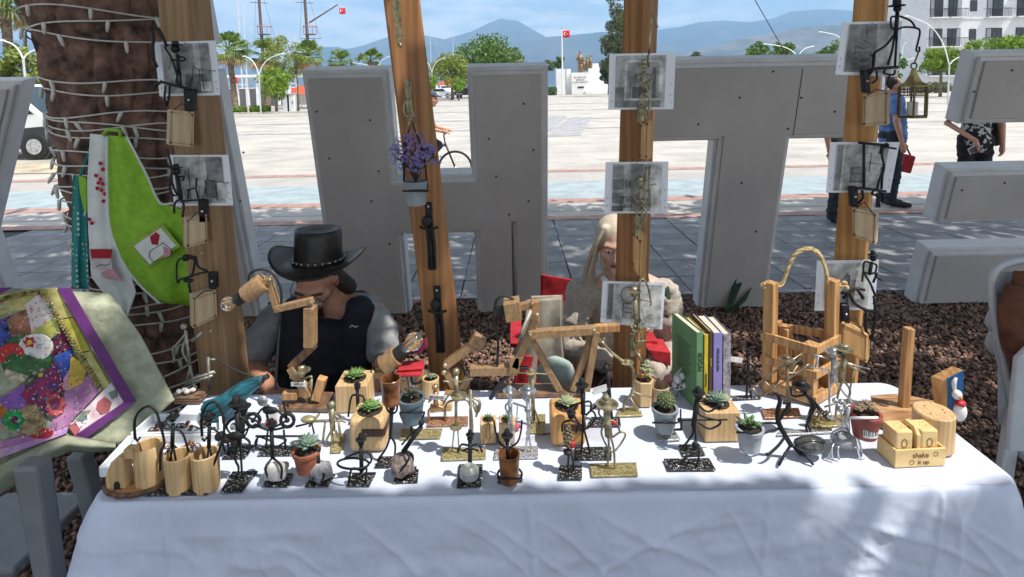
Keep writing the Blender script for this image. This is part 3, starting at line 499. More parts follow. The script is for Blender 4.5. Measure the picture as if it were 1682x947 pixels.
# hotel
Yh = 66; whm = mat('hotel_render', (.62, .63, .64), .8, 0, .06, 1); railm = mat('balcony_iron', (.02, .022, .025), .5); 
x0 = V(1529, 60, Yh).x; t = thing('hotel_building', 'white hotel with iron balconies and tall windows', 'building', (x0+11, Yh+5, 0))
zf = [hz(1600, y, Yh) for y in (232, 155, 76, 28, -45, -110)]; fl = (hz(1600, 28, Yh)-hz(1600, 76, Yh))
zb_ = hz(1600, 76, Yh); floors = [zb_+fl*k for k in range(-2, 3)]
MB().box((x0+13, Yh+6, (floors[-1]+fl)/2), (26, 10, floors[-1]+fl)).build('wall', whm, t); MB().box((x0+1.97, Yh+2, (floors[-1]+fl)/2-.05), (4.06, 3, floors[-1]+fl)).build('corner_bay', whm, t)
for z in floors:
    MB().box((x0+13, Yh+.98, z-.02), (26.1, .1, .16)).build('string_course', whm, t); 
    for i, (dx, wd, bal) in enumerate(((.9, 1.5, 1), (3.0, 1.5, 1), (5.6, .8, 0), (8.1, 1.9, 1), (11.6, 1.9, 1), (14.6, .8, 0), (17, 1.9, 1), (20.5, 1.9, 1))):
        yy = Yh+.5 if i < 2 else Yh+1.0; yy = Yh+.5-.0 if dx < 4 else Yh+1; hh = 2.05 if bal else 1.3; zz0 = z+.12 if bal else z+.8
        w_ = MB().box((x0+dx, yy-.02, zz0+hh/2), (wd, .06, hh)).build('window', railm, t); n = 3 if wd > 1 else 1
        for k in range(n): MB().box((x0+dx-wd/2+wd*(k+.5)/n, yy-.055, zz0+hh/2), (wd/n-.12, .02, hh-.14)).build('pane', glassd if (i+k) % 3 else mat('curtained_pane', (.3, .32, .34), .3), w_)
        if bal:
            MB().box((x0+dx, yy-.4, z+.02), (wd+.7, .8, .14)).build('balcony_floor', whm, t); r = MB()
            for k in range(int((wd+.7)/.16)+1): r.box((x0+dx-(wd+.7)/2+.16*k, yy-.78, z+.55), (.03, .03, .95))
            r.box((x0+dx, yy-.78, z+1.03), (wd+.74, .05, .05)); r.box((x0+dx-(wd+.7)/2, yy-.4, z+1.03), (.04, .78, .04)); r.box((x0+dx+(wd+.7)/2, yy-.4, z+1.03), (.04, .78, .04)); r.build('balcony_rail', railm, t)
# white van
c = G(62, 262); X0 = c.x+.95; Yv = c.y; vm = mat('van_white', (.72, .73, .74), .3, 0, .03, 2, coat=.4); plas = mat('van_plastic', (.03, .03, .033), .6)
t = thing('delivery_van', 'white van with dark lower trim parked beyond the letter Y', 'van', (X0-2, Yv+.9, 0))
pf = [(0, .3), (.06, .55), (.05, .8), (-.05, 1.0), (-.75, 1.13), (-1.6, 1.82), (-1.9, 1.93), (-4.6, 1.95), (-4.75, 1.0), (-4.7, .3)]
MB().prism([(X0+x, Yv, z) for x, z in pf], (0, 1.8, 0)).build('body', vm, t, bev=.06, bseg=3)
MB().prism([(X0+x, Yv-.012, z) for x, z in ((.07, .28), (.075, .62), (-.25, .8), (-.5, .86), (-1.35, .8), (-1.6, .5), (-4.72, .5), (-4.72, .28))], (0, .03, 0)).build('trim', plas, t, bev=.005)
wn = MB().prism([(X0+x, Yv-.008, z) for x, z in ((-.95, 1.16), (-1.65, 1.72), (-1.95, 1.8), (-2.5, 1.8), (-2.5, 1.16))], (0, .02, 0)).build('side_window', mat('van_glass', (.03, .05, .06), .08), t)
MB().prism([(X0-.78, Yv+.08, 1.165), (X0-.78, Yv+1.72, 1.165), (X0-1.6, Yv+1.6, 1.845), (X0-1.6, Yv+.2, 1.845)], (.015, 0, .018)).build('windscreen', mat('van_glass'), t)
MB().prism([(X0+x, Yv-.014, z) for x, z in ((.04, .82), (.0, .98), (-.42, 1.05), (-.3, .9))], (0, .03, 0)).build('headlight', mat('headlight', (.5, .55, .6), .1, .3, .2), t, bev=.01)
MB().box((X0-1.2, Yv-.1, 1.2), (.12, .2, .2)).build('wing_mirror', plas, t, bev=.03); MB().box((X0-2.2, Yv-.02, 1.0), (.16, .04, .04)).build('door_handle', plas, t); MB().box((X0-1.3, Yv-.004, .95), (.012, .012, 1.1)).build('door_seam', plas, t)
for dx in (-.95, -3.85):
    MB().lathe([(.41, 0), (.41, .05)], (X0+dx, Yv-.016, .36), 24, axis=(0, 1, 0)).build('wheel_arch', plas, t); w_ = MB().lathe([(.27, -.06), (.32, -.05), (.34, 0), (.34, .2)], (X0+dx, Yv-.0, .34), 24, axis=(0, 1, 0)).build('wheel', rubber, t, smooth='auto')
    h_ = MB().lathe([(.2, 0), (.17, .02), (.05, .02)], (X0+dx, Yv-.085, .34), 16, axis=(0, 1, 0)); [h_.box((X0+dx+.12*math.cos(k*1.257), Yv-.09, .34+.12*math.sin(k*1.257)), (.05, .02, .05)) for k in range(5)]; h_.build('rim', silver, w_)
# red kick scooter
c = G(108, 295); t = thing('kick_scooter', 'red electric kick scooter parked beside the van', 'scooter', c); x, y = c.x, c.y; rd = mat('scooter_red', (.6, .03, .05), .4)
MB().tube([(x+.08, y, .12), (x-.02, y, 1.1)], .035, 8).build('stem', rd, t); MB().tube([(x-.02, y-.25, 1.1), (x-.02, y+.25, 1.1)], .022, 8).build('handlebar', rubber, t); MB().bar((x+.1, y, .14), (x+.85, y, .14), .16, .06).build('deck', rd, t, bev=.01); MB().tube([(x+.8, y, .18), (x+1.0, y, .3), (x+1.12, y, .2)], .03, 6).build('mudguard', rd, t)
for dx in (0, 1.0): w_ = MB().lathe([(.07, -.03), (.12, -.03), (.13, 0), (.12, .03), (.07, .03)], (x+.02+dx, y, .13), 16, axis=(0, 1, 0)).build('wheel', rubber, t); MB().lathe([(.06, -.035), (.06, .035)], (x+.02+dx, y, .13), 10, axis=(0, 1, 0)).build('hub', silver, w_)
# ================================================================ TABLE, POSTS, PINE, CHAIRS
class PT:      # a thing traced from photo pixels, standing at the depth where its foot touches its support
    def __init__(s, name, label, cat, bx, by, z=TOP, Y=None, m=None, group=None):
        p = G(bx, by, z) if Y is None else V(bx, by, Y)
        s.Y = p.y; s.s = mpp(p); s.m = m; s.z = z; s.o = thing(name, label, cat, p, group)
    def P(s, x, y, dy=0): return V(x, y, s.Y+dy*s.s)
    def pts(s, l): return [s.P(*q) for q in l]
    def tube(s, nm, l, r=2, m=None, sm=0, n=6, par=None):
        q_ = s.s*(.84 if (m or s.m) in (iron, gold, silver, copper) else 1); rr = [q*q_ for q in r] if hasattr(r, '__len__') else r*q_
        return MB().tube(s.pts(l), rr, n, sm).build(nm, m or s.m, par or s.o, smooth=True)
    def tubes(s, nm, ls, r=2, m=None, sm=0, n=6, par=None):
        nm = {'legs': 'leg', 'arms': 'arm', 'feet': 'foot'}.get(nm, nm[:-1] if nm.endswith('s') and len(ls) > 1 else nm)
        for l in ls: MB().tube(s.pts(l), r*s.s*(.84 if (m or s.m) in (iron, gold, silver, copper) else 1), n, sm).build(nm, m or s.m, par or s.o, smooth=True)
    def ball(s, nm, x, y, r, m=None, dy=0, jit=0, par=None, n=12, mm=8):
        r = [q*s.s for q in r] if hasattr(r, '__len__') else r*s.s
        return MB().ball(s.P(x, y, dy), r, n, mm, jit=jit).build(nm, m or s.m, par or s.o, smooth=True)
    def plate(s, quad, m, nm='base_plate', th=.005, z=None):
        z = s.z if z is None else z; return MB().prism([G(x, y, z)+Vector((0, 0, .0005)) for x, y in quad], (0, 0, th)).build(nm, m, s.o, bev=.001, bseg=1)
    def cup(s, nm, x, yt, yb, rt, rb, m, dy=0, wall=.12, n=24, soil=None, lip=0, par=None, sqz=None):
        a, b = s.P(x, yb, dy), s.P(x, yt, dy); c = Vector((a.x, a.y, 0)); zt = b.z; zb = a.z; rt *= s.s; rb *= s.s; w_ = rt*wall; lp = []
        if lip: lp = [(rt*.97, zt-(zt-zb)*.16), (rt*1.07, zt-(zt-zb)*.15), (rt*1.09, zt)]
        prof = [(rb*.2, zb), (rb*.93, zb), (rb, zb+w_*.3)]+(lp or [(rt, zt-w_*.2)])+[(rt*(1.09 if lip else 1)-w_*.5, zt+w_*.25), (rt-w_, zt), (rt-w_*1.1, zt-(zt-zb)*.18 if soil else zb+(zt-zb)*.12), (rt*.1, zt-(zt-zb)*.16 if soil else zb+(zt-zb)*.1)]
        o = MB().lathe(prof, c, n).build(nm, m, par or s.o, smooth='auto')
        if soil: MB().lathe([(rt-w_*1.05, zt-(zt-zb)*.2), (rt-w_*1.05, zt-(zt-zb)*.12), (rt*.4, zt-(zt-zb)*.07)], c, 14).build('soil', soilm, o, smooth=True)
        return o
    def hat(s, x, y, rb, hgt, m=None, dy=0, nm='hat', rc=None, tilt=0):
        p = s.P(x, y, dy); rb *= s.s; hgt *= s.s; rc = rc*s.s if rc else rb*.5; ax = Vector((math.sin(tilt), 0, math.cos(tilt)))
        return MB().lathe([(rb*.4, -.0005), (rb*.95, .0), (rb, hgt*.12), (rb*.8, hgt*.16), (rc, hgt*.2), (rc*.92, hgt*.8), (rc*.6, hgt)], p, 16, axis=ax).build(nm, m or s.m, s.o, smooth='auto')
    def rosette(s, x, y, r, m, dy=0, n=26, pitch=(.15, 1.25), nm='rosette', fat=.24, par=None, up=.0):
        c = s.P(x, y, dy); R = r*s.s; b = MB()
        for i in range(n):
            u = i/n; a = i*2.39996; el = pitch[0]+(pitch[1]-pitch[0])*u; L_ = R*(1.0-.45*u)*random.uniform(.88, 1.1); d = Vector((math.cos(a)*math.cos(el), math.sin(a)*math.cos(el), math.sin(el))); sd = Vector((-math.sin(a), math.cos(a), 0)); nn = sd.cross(d)*-1
            w_ = L_*fat; o = c+Vector((0, 0, R*.1+R*up*u))
            b.add([o, o+d*L_*.55+sd*w_, o+d*L_, o+d*L_*.55-sd*w_, o+d*L_*.5+nn*w_*.45, o+d*L_*.5-nn*w_*.5], [(0, 1, 4), (1, 2, 4), (2, 3, 4), (3, 0, 4), (1, 0, 5), (2, 1, 5), (3, 2, 5), (0, 3, 5)])
        return b.build(nm, m, par or s.o, smooth=True)
    def quad(s, nm, l, d, m, dy=0, par=None, bev=0):
        return MB().prism([s.P(*q) if len(q) > 2 else s.P(q[0], q[1], dy) for q in l], Vector(d)).build(nm, m, par or s.o, bev=bev, bseg=1)
# ---- table
TX0, TX1, TY0, TY1 = -.945, 1.105, 1.19, 1.61
t = thing('stall_table', 'long folding stall table hidden under the white cloth', 'table', (.08, 1.4, 0)); tw = mat('table_board', (.4, .38, .35), .7)
MB().box((.08, 1.4, TOP-.02), (TX1-TX0-.03, TY1-TY0-.03, .03)).build('table_top', tw, t)
for x in (TX0+.08, TX1-.08):
    for y in (TY0+.06, TY1-.06): MB().tube([(x, y, .02), (x, y, TOP-.035)], .014, 8).build('leg', greym, t)
per = []; rc = .035
def arc(cx, cy, a0): return [(cx+rc*math.cos(a0+k*math.pi/16), cy+rc*math.sin(a0+k*math.pi/16), a0+k*math.pi/16) for k in range(9)]
def seg(a, b, n, ang): return [(a[0]+(b[0]-a[0])*i/n, a[1]+(b[1]-a[1])*i/n, ang) for i in range(1, n)]
per += seg((TX0+rc, TY0), (TX1-rc, TY0), 520, -math.pi/2)+arc(TX1-rc, TY0+rc, -math.pi/2)+seg((TX1, TY0+rc), (TX1, TY1-rc), 60, 0)+arc(TX1-rc, TY1-rc, 0)+seg((TX1-rc, TY1), (TX0+rc, TY1), 180, math.pi/2)+arc(TX0+rc, TY1-rc, math.pi/2)+seg((TX0, TY1-rc), (TX0, TY0+rc), 60, math.pi)+arc(TX0+rc, TY0+rc, math.pi)
rows = []; cx, cy = .08, 1.4
for sc in (0.02, .2, .4, .6, .75, .86, .94, .98, 1):
    rows.append([(cx+(x-cx)*sc, cy+(y-cy)*sc, TOP-.0022+.0022*mn.fractal(Vector((x*7*sc, y*7*sc, 4)), 1, 2, 4)) for x, y, a in per])
D = .56
def corner(x, y): return math.exp(-(min(abs(x-TX0), abs(x-TX1))**2+min(abs(y-TY0), abs(y-TY1))**2)/.008)
for k in range(1, 96):
    u = k/95; row = []
    for i, (x, y, a) in enumerate(per):
        if k < 5: ph = k/5*math.pi/2; out = .014*math.sin(ph); z = TOP-.014*(1-math.cos(ph))
        else:
            v = (k-4)/91; q = x*1.0+y*1.3; fold = .5+.5*math.sin(q*13+1.7*math.sin(q*4.1)+.8); fold2 = mn.noise((x*3.1, y*3.1, v*1.2))
            out = .014+v*.012+(.17 if x < 0 else .075)*corner(x, y)*v**.75*(1-.4*v)+v**.8*(.028*fold**2*max(0, .5+fold2)+.018*fold2); z = TOP-.014-v*D*(1-.03*corner(x, y))
            wr = mn.fractal(Vector((x*13, y*13, v*9)), 1.0, 2.1, 5)*.0062+.012*max(0, mn.noise((x*6+v*4, y*6, v*14+9)))**2; sx_ = mn.noise((x*2.2+7, y*2.2, v*1.1)); wr += .0075*(1-abs(mn.noise((x*4.5+v*2.6+sx_, y*4.5, v*2.2+3))))**14+.005*(1-abs(mn.noise((x*7-v*5+sx_*2, y*7, v*3+11))))**16; out += wr*min(1, v*6)
            for xc in (-.78, .02, .55, .93): out += .005*math.exp(-((x-xc+.06*(v if xc > .5 else -v*.6))/.006)**2)*(1 if y < 1.26 else 0)
            if y < 1.26: out += .004*math.exp(-((v-.52-.05*x)/.012)**2)
        row.append((x+out*math.cos(a), y+out*math.sin(a), z))
    rows.append(row)
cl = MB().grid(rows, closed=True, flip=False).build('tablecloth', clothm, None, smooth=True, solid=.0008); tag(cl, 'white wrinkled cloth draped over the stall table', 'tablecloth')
# ---- timber posts
YP = 1.78
def post(label, top, bot, w_, ang, m):
    a, b = V(*top, YP), V(*bot, YP); d = (a-b).normalized(); lo = b-d*(b.z/d.z); hi = b+d*((2.75-b.z)/d.z)
    t = thing('timber_post', label, 'post', lo, 'leaning timber posts behind the stall'); MB().bar(lo, hi, w_, w_, up=(math.sin(ang), math.cos(ang), 0)).build('beam', m, t, bev=.006); MB().box((lo.x, lo.y, .05), (w_+.03, w_+.03, .09)).build('post_shoe', rubber, t, bev=.004)
    bb = MB(); [bb.lathe([(.004, 0), (.0035, .003)], (lo+d*h)+Vector((math.sin(ang)*0, -w_/2-.0005, 0)), 6, axis=(0, -1, 0)) for h in (.9, 1.15)]; bb.build('nail_heads', greym, t); return t
post('pale timber post beside the pine trunk, hung with photos', (303, 0), (371, 630), .105, R_(8), beamp)
post('steeply leaning timber post with the purple flower pot', (660, 0), (733, 600), .108, R_(-10), beam)
post('upright timber post half hiding the blonde woman', (1053, 0), (1033, 610), .085, R_(32), beam)
post('timber post beside the hanging brass lantern', (1428, 40), (1398, 420), .085, R_(38), mat('post_timber_warm', (.62, .32, .11), .6, 0, c2=(.4, .18, .05), kind='wood', scale=7, stretch=(3.5, 3.5, .16), bump=.18))
# ---- pine tree with bark plates
YT = 2.13; tr = [(-60, 130, 250), (0, 165, 212), (75, 183, 190), (150, 192, 174), (300, 210, 166), (450, 246, 158), (550, 268, 150), (640, 287, 140), (760, 300, 150)]
axis = []
for y, x, w_ in tr: p = V(x, y, YT); axis.append((p.z, p.x, w_*mpp(p)/2))
axis.sort()
def tax(z):
    for a, b in zip(axis, axis[1:]):
        if z <= b[0] or b is axis[-1]:
            u = (z-a[0])/(b[0]-a[0]); return a[1]+(b[1]-a[1])*u, a[2]+(b[2]-a[2])*max(0, min(1, u))
t = thing('pine_tree', 'thick rough-barked pine trunk wrapped in string lights', 'tree', (tax(.0)[0], YT, 0)); rows = []
for j in range(230):
    z = .0+2.35*j/229; x, r = tax(z); row = []
    if z < .25: r *= 1+.5*((.25-z)/.25)**2
    for i in range(150):
        a = 2*math.pi*i/150; cxx, cyy = math.cos(a), math.sin(a); q = Vector((cxx*r*14, cyy*r*14, z*6.0+.6*mn.noise((cxx*2, cyy*2, z*3)))); dd, _ = mn.voronoi(q)
        g = min(1, (dd[1]-dd[0])/.28); h = .032*g**.55+.008*mn.fractal(q*2.2, 1, 2, 4)-.022
        row.append((x+cxx*(r+h), YT+cyy*(r+h), z))
    rows.append(row)
pbm = mat('pine_bark', (.27, .15, .11), .92, 0, c2=(.055, .036, .03), scale=14, ramp=(.36, .66), bump=.8, bscale=55)
MB().grid(rows, closed=True).build('trunk', pbm, t, smooth=True); PINE = t
x, r = tax(2.34); lb = MB(); lb.tube([(x, YT, 2.3), (x-.25, YT-.1, 3.2), (x-.1, YT-.4, 4.2), (x+.5, YT-.7, 4.9)], [r*.98, r*.8, r*.65, r*.4], 14, smooth=6)
for e in ((-1.6, 1.0, 4.9), (1.2, .4, 4.7), (3.2, 1.6, 4.9), (1.6, 3.8, 4.6), (-1.2, 4.4, 4.8), (4.6, 4.2, 5.0), (-.2, -1.3, 4.9), (2.6, -1.0, 5.2)):
    lb.tube([(x-.1, YT-.4, 4.0), ((x+e[0])/2, (YT+e[1])/2, 4.55), e], [.11, .075, .03], 8, smooth=5)
lb.build('limbs', pbm, t, smooth=True)
# string lights
wirem = mat('cream_cable', (.62, .6, .54), .6, 0, .1, 20); bulbm = mat('clear_lamp_cap', (.6, .58, .52), .35, 0, .1, 30)
t = thing('string_lights', 'cream string lights wound round the pine trunk', 'string lights', (tax(0)[0], YT, 0)); wb = MB(); bulbs = []
loops = [(1.93, .02), (1.88, -.06), (1.85, .05), (1.70, .02), (1.58, .0), (1.55, .07), (1.44, .05), (1.36, .02), (1.30, .03), (1.22, -.01), (1.13, -.02), (1.02, -.03), (.93, -.02), (.86, -.03), (.72, -.035), (.63, -.04), (.55, -.03), (.45, -.05), (.37, -.06), (.29, -.05), (.2, -.03)]
loops = loops+[(z-.042, tl*.7+.01) for z, tl in loops[3:]]
for k, (z, tl) in enumerate(loops):
    pts = []
    for i in range(41):
        a = 2*math.pi*i/40; zz = z-tl*.55*math.cos(a)+.006*math.sin(a*3+k)-.008*math.sin(a)**2*math.sin(a+k); x, r = tax(zz); r += .017; pts.append(Vector((x+r*math.cos(a), YT+r*math.sin(a), zz)))
    wb.tube(pts, .0033, 5)
    for i in range(3+k % 3, 40, 5):
        if math.sin(2*math.pi*i/40) < .35: bulbs.append((pts[i], 2*math.pi*i/40))
wb.build('cable', wirem, t, smooth=True); proto = None
for p, a in bulbs:
    if proto is None: proto = MB().tube([(0, 0, .005), (0, 0, -.012), (0, 0, -.03), (0, 0, -.036)], [.006, .0065, .005, .002], 7).build('bulb', bulbm, None, smooth=True); proto.parent = t; o = proto
    else: o = proto.copy(); link(o)
    o.location = p-ORG[t.name]+Vector((.004*math.cos(a), .004*math.sin(a), -.003)); o.rotation_euler = (random.uniform(-.3, .3), random.uniform(-.5, .5), 0)
# ---- aprons hung on the trunk
def drape(t, nm, left, right, Y, m, amp=.012, fr=2.5, n=26, rows_=30, ph=0, par=None, solid=.0012):
    def samp(pl, u):
        k = u*(len(pl)-1); i = min(int(k), len(pl)-2); f = k-i; return pl[i][0]+(pl[i+1][0]-pl[i][0])*f, pl[i][1]+(pl[i+1][1]-pl[i][1])*f
    rw = []
    for j in range(rows_+1):
        v = j/rows_; a, b = samp(left, v), samp(right, v); r_ = []
        for i in range(n+1):
            u = i/n; x = a[0]+(b[0]-a[0])*u; y = a[1]+(b[1]-a[1])*u; r_.append(V(x, y, Y+amp*math.sin(u*6.28*fr+ph+v*2)*(.4+.6*v)+.006*mn.noise((x*.05, y*.03, Y))))
        rw.append(r_)
    return MB().grid(rw).build(nm, m, par or t, smooth=True, solid=solid)
apg = mat('lime_apron_cloth', (.24, .47, .025), .75, 0, .12, 40, bump=.1, bscale=300); apw = mat('white_print_cloth', (.66, .68, .66), .8, 0, .06, 30); apt = mat('teal_dotted_cloth', (.5, .62, .55), .8, 0, c2=(.02, .2, .19), kind='noise', scale=8)
N_ = apt.node_tree; vr = N_.nodes.new('ShaderNodeTexVoronoi'); vr.inputs['Scale'].default_value = 55; vr.inputs['Randomness'].default_value = .1; N_.links.new(N_.nodes['Mapping'].outputs[0], vr.inputs['Vector']); cr_ = [x for x in N_.nodes if x.type == 'VALTORGB'][0]; cr_.color_ramp.elements[0].position = .24; cr_.color_ramp.elements[1].position = .3; cr_.color_ramp.elements[0].color = (.5, .62, .55, 1); cr_.color_ramp.elements[1].color = (.02, .2, .19, 1); N_.links.new(vr.outputs['Distance'], cr_.inputs[0])
p = V(190, 215, 1.86); t = thing('apron', 'white apron with cherry and jam-jar print under the lime one', 'apron', p, 'aprons hung on the pine trunk')
drape(t, 'cloth', [(148, 219), (143, 300), (145, 380), (150, 455), (185, 500), (203, 526)], [(192, 224), (182, 300), (190, 390), (212, 440), (224, 480), (208, 524)], 1.885, apw, .008, 1.6)
def patch(t, nm, l, Y, m, th=.002): return MB().prism([V(x, y, Y) for x, y in l], (0, th, 0)).build(nm, m, t)
cher = mat('cherry_print', (.4, .01, .03), .8); pnk = mat('pink_print', (.6, .3, .34), .8); ink = mat('ink_print', (.05, .045, .05), .8)
b = MB(); [b.lathe([(.0068, 0), (.0068, .001)], V(x, y, 1.873), 10, axis=(0, -1, 0)) for x, y in ((165, 268), (169, 278), (158, 288), (165, 294), (162, 300), (169, 302), (160, 309), (167, 312), (172, 318), (170, 330), (147, 360), (151, 366))]; b.build('cherries', cher, t)
patch(t, 'jam_jar', [(150, 410), (182, 412), (184, 440), (176, 446), (152, 442)], 1.868, mat('jar_print', (.55, .5, .5), .8)); patch(t, 'jam_lid', [(148, 409), (184, 409), (182, 424), (150, 424)], 1.866, cher); patch(t, 'gingham', [(166, 447), (186, 440), (200, 462), (170, 456)], 1.866, pnk); MB().tube([V(*q, 1.866) for q in ((158, 438), (165, 434), (172, 436), (180, 433))], .0012, 4).build('lettering', ink, t)
MB().tube([V(x, y, 1.878) for x, y in ((170, 222), (176, 214), (190, 214), (198, 224), (196, 300))], .006, 6, 4).build('neck_loop', apg, t)
t = thing('apron', 'lime green apron with a sewn jam-label pocket', 'apron', V(200, 222, 1.85), 'aprons hung on the pine trunk')
drape(t, 'cloth', [(176, 222), (175, 300), (180, 370), (196, 420), (225, 462), (262, 496)], [(208, 224), (240, 285), (262, 332), (310, 348), (326, 400), (322, 503)], 1.855, apg, .014, 1.3, ph=.5)
edge = [(208, 224), (240, 285), (262, 332), (285, 334), (310, 348)]; MB().tube([V(x, y, 1.85) for x, y in edge], .0035, 5, 4).build('piping', apw, t); MB().tube([V(x, y, 1.845) for x, y in ((176, 224), (176, 300), (180, 370), (198, 423), (226, 464), (262, 498))], .0035, 5, 4).build('piping', apw, t)
patch(t, 'pocket', [(212, 404), (266, 366), (296, 404), (244, 441)], 1.838, mat('pocket_trim', (.3, .42, .06), .8)); patch(t, 'pocket_label', [(220, 404), (264, 374), (289, 403), (246, 434)], 1.836, apw)
pk = patch(t, 'jam_print', [(256, 381), (262, 386), (259, 402), (249, 401), (246, 388)], 1.8345, cher); patch(t, 'jar_side', [(268, 404), (281, 411), (279, 420), (270, 425)], 1.8345, pnk); MB().tube([V(x, y, 1.834) for x, y in ((246, 412), (268, 398), (282, 411), (279, 421), (252, 430), (245, 422), (246, 412))], .0011, 4).build('jar_outline', ink, t)
t = thing('apron', 'teal apron with white dots hanging lowest at the trunk edge', 'apron', V(130, 290, 1.9), 'aprons hung on the pine trunk')
drape(t, 'cloth', [(120, 288), (118, 340), (118, 400), (117, 474)], [(134, 288), (142, 340), (144, 400), (146, 474)], 1.91, apt, .008, 1.5); drape(t, 'lining', [(128, 287), (132, 320), (138, 345)], [(142, 292), (146, 330), (146, 350)], 1.9, apg, .004, 1)
MB().tube([V(132, 290, 1.92), V(150, 240, 1.93), V(165, 222, 1.94)], .006, 5).build('strap', mat('teal_strap', (.02, .2, .19), .8), t)
# ---- quilt over the left chair
chm = mat('grey_plastic_chair', (.2, .215, .225), .45, 0, .08, 12, bump=.1)
QY = lambda x, y: 1.42+.16*(x/285)-.10*max(0, (y-600)/200)
def Q(x, y, off=0): return V(x, y, QY(x, y)-off)
t = thing('plastic_chair', 'grey plastic chair under the patchwork quilt', 'chair', G(60, 960, 0)); lg = G(70, 1010, 0)
for (x0, y0, x1, y1, w0, w1, Yd) in ((50, 760, 80, 947, .058, .018, 1.26), (128, 745, 150, 830, .05, .04, 1.62), (-70, 800, -90, 1010, .08, .06, 1.2)):
    a = V(x0, y0, Yd); bq = V(x1, y1, Yd); d = (bq-a); bq = a+d*((a.z-.02)/-d.z); MB().add([a+Vector(v) for v in ((-w0/2, -.02, 0), (w0/2, -.02, 0), (w0/2, .03, 0), (-w0/2, .03, 0))]+[bq+Vector(v) for v in ((-w1/2, -.02, 0), (w1/2, -.02, 0), (w1/2, .03, 0), (-w1/2, .03, 0))], [(0, 1, 2, 3), (7, 6, 5, 4)]+[(i, i+4, (i+1) % 4+4, (i+1) % 4) for i in range(4)]).build('leg', chm, t, bev=.008)
a = V(10, 770, 1.3); MB().box((a.x-.36, 1.58, .36), (.46, .3, .03)).build('seat', chm, t, bev=.01); 
b0 = V(-60, 640, 1.6); MB().box((b0.x+.1, 1.66, .78), (.4, .03, .3), Matrix.Rotation(R_(-10), 3, 'X')).build('backrest', chm, t, bev=.012)
t = thing('patchwork_quilt', 'embroidered patchwork quilt with purple border draped over the chair', 'quilt', Q(100, 740)); 
qb = mat('sage_quilt_backing', (.36, .38, .27), .85, 0, .2, 22, bump=.9, bscale=40)
lf = [(-60, 470), (-60, 560), (-60, 640), (-60, 720), (-60, 830)]; rt = [(182, 482), (232, 552), (287, 656), (215, 722), (110, 738)]
rw = []
for j in range(41):
    v = j/40; r_ = []; k = v*4; i0 = min(3, int(k)); f = k-i0; a = (lf[i0][0], lf[i0][1]+(lf[i0+1][1]-lf[i0][1])*f); b_ = (rt[i0][0]+(rt[i0+1][0]-rt[i0][0])*f, rt[i0][1]+(rt[i0+1][1]-rt[i0][1])*f)
    for i in range(51):
        u = i/50; x = a[0]+(b_[0]-a[0])*u; y = a[1]+(b_[1]-a[1])*u; pf = .004*abs(math.sin(x*.16))*abs(math.sin(y*.16)); r_.append(V(x, y, QY(x, y)+.006-pf+(.02*math.sin(x*.05) if v > .9 else 0)+(.05*(1-v/.08) if v < .08 else 0)))
    rw.append(r_)
MB().grid(rw).build('backing', qb, t, smooth=True, solid=.004)
# lip of the quilt folding over the seat edge
rw = [[V(x, y0+(y1-y0)*k/8, QY(x, y0)-.02-.03*math.sin(k/8*math.pi)) for x, y0, y1 in ((-60, 820, 850), (0, 765, 815), (40, 745, 790), (75, 728, 758), (110, 715, 740), (150, 722, 742), (190, 728, 738))] for k in range(9)]; MB().grid(rw).build('folded_edge', qb, t, smooth=True, solid=.004)
def qp(nm, l, m, off=.004, sub=10):
    b = MB(); b.prism([Q(x, y, off) for x, y in l], (0, .004, 0)); return b.build(nm, m, t)
pur = mat('purple_satin', (.115, .012, .15), .45, 0, .2, 30, sheen=.3); ylw = mat('pale_yellow_patch', (.5, .47, .17), .8, 0, .25, 30, bump=.5); lil = mat('lilac_patch', (.42, .2, .36), .8, 0, c2=(.3, .12, .3), scale=40); 
qp('border', [(94, 473), (114, 473), (222, 660), (204, 660)], pur, .006); qp('border', [(204, 660), (222, 660), (130, 728), (112, 722)], pur, .007); qp('border', [(-60, 475), (20, 472), (0, 483), (-60, 490)], pur, .006)
qp('yellow_band', [(60, 474), (92, 473), (118, 520), (96, 524), (78, 492)], ylw); qp('yellow_band', [(97, 526), (119, 522), (147, 575), (124, 580)], mat('lemon_patch', (.55, .5, .08), .8, 0, .25, 30, bump=.4), .0045); qp('yellow_band', [(125, 582), (148, 577), (180, 632), (164, 640)], ylw, .005)
qp('cream_band', [(-60, 492), (0, 485), (50, 474), (62, 476), (84, 500), (20, 512), (-60, 530)], ylw, .0052)
wf = mat('white_floral_patch', (.62, .58, .6), .85, 0, c2=(.5, .3, .34), scale=28, ramp=(.3, .52)); qp('floral_band', [(112, 700), (182, 628), (203, 660), (130, 716)], wf, .0055); qp('rose', [(160, 660), (170, 652), (182, 662), (178, 676), (166, 680), (158, 670)], mat('rose_print', (.45, .12, .13), .8), .0085); qp('rose', [(112, 700), (122, 695), (130, 706), (124, 716)], mat('rose_print'), .0085); qp('leaf_print', [(178, 645), (190, 640), (192, 652), (184, 656)], mat('print_grey_green', (.16, .2, .17), .8), .0085); qp('leaf_print', [(124, 690), (136, 676), (148, 674), (138, 690)], mat('print_grey_green'), .0085)
qp('lilac_patch', [(108, 640), (160, 605), (166, 640), (112, 698), (40, 730), (-20, 745), (-20, 730), (80, 705)], lil, .0047); qp('pink_strip', [(-60, 752), (40, 728), (112, 700), (108, 712), (0, 752), (-60, 766)], mat('pink_floral_patch', (.6, .35, .45), .8, 0, c2=(.35, .2, .5), scale=45), .0057)
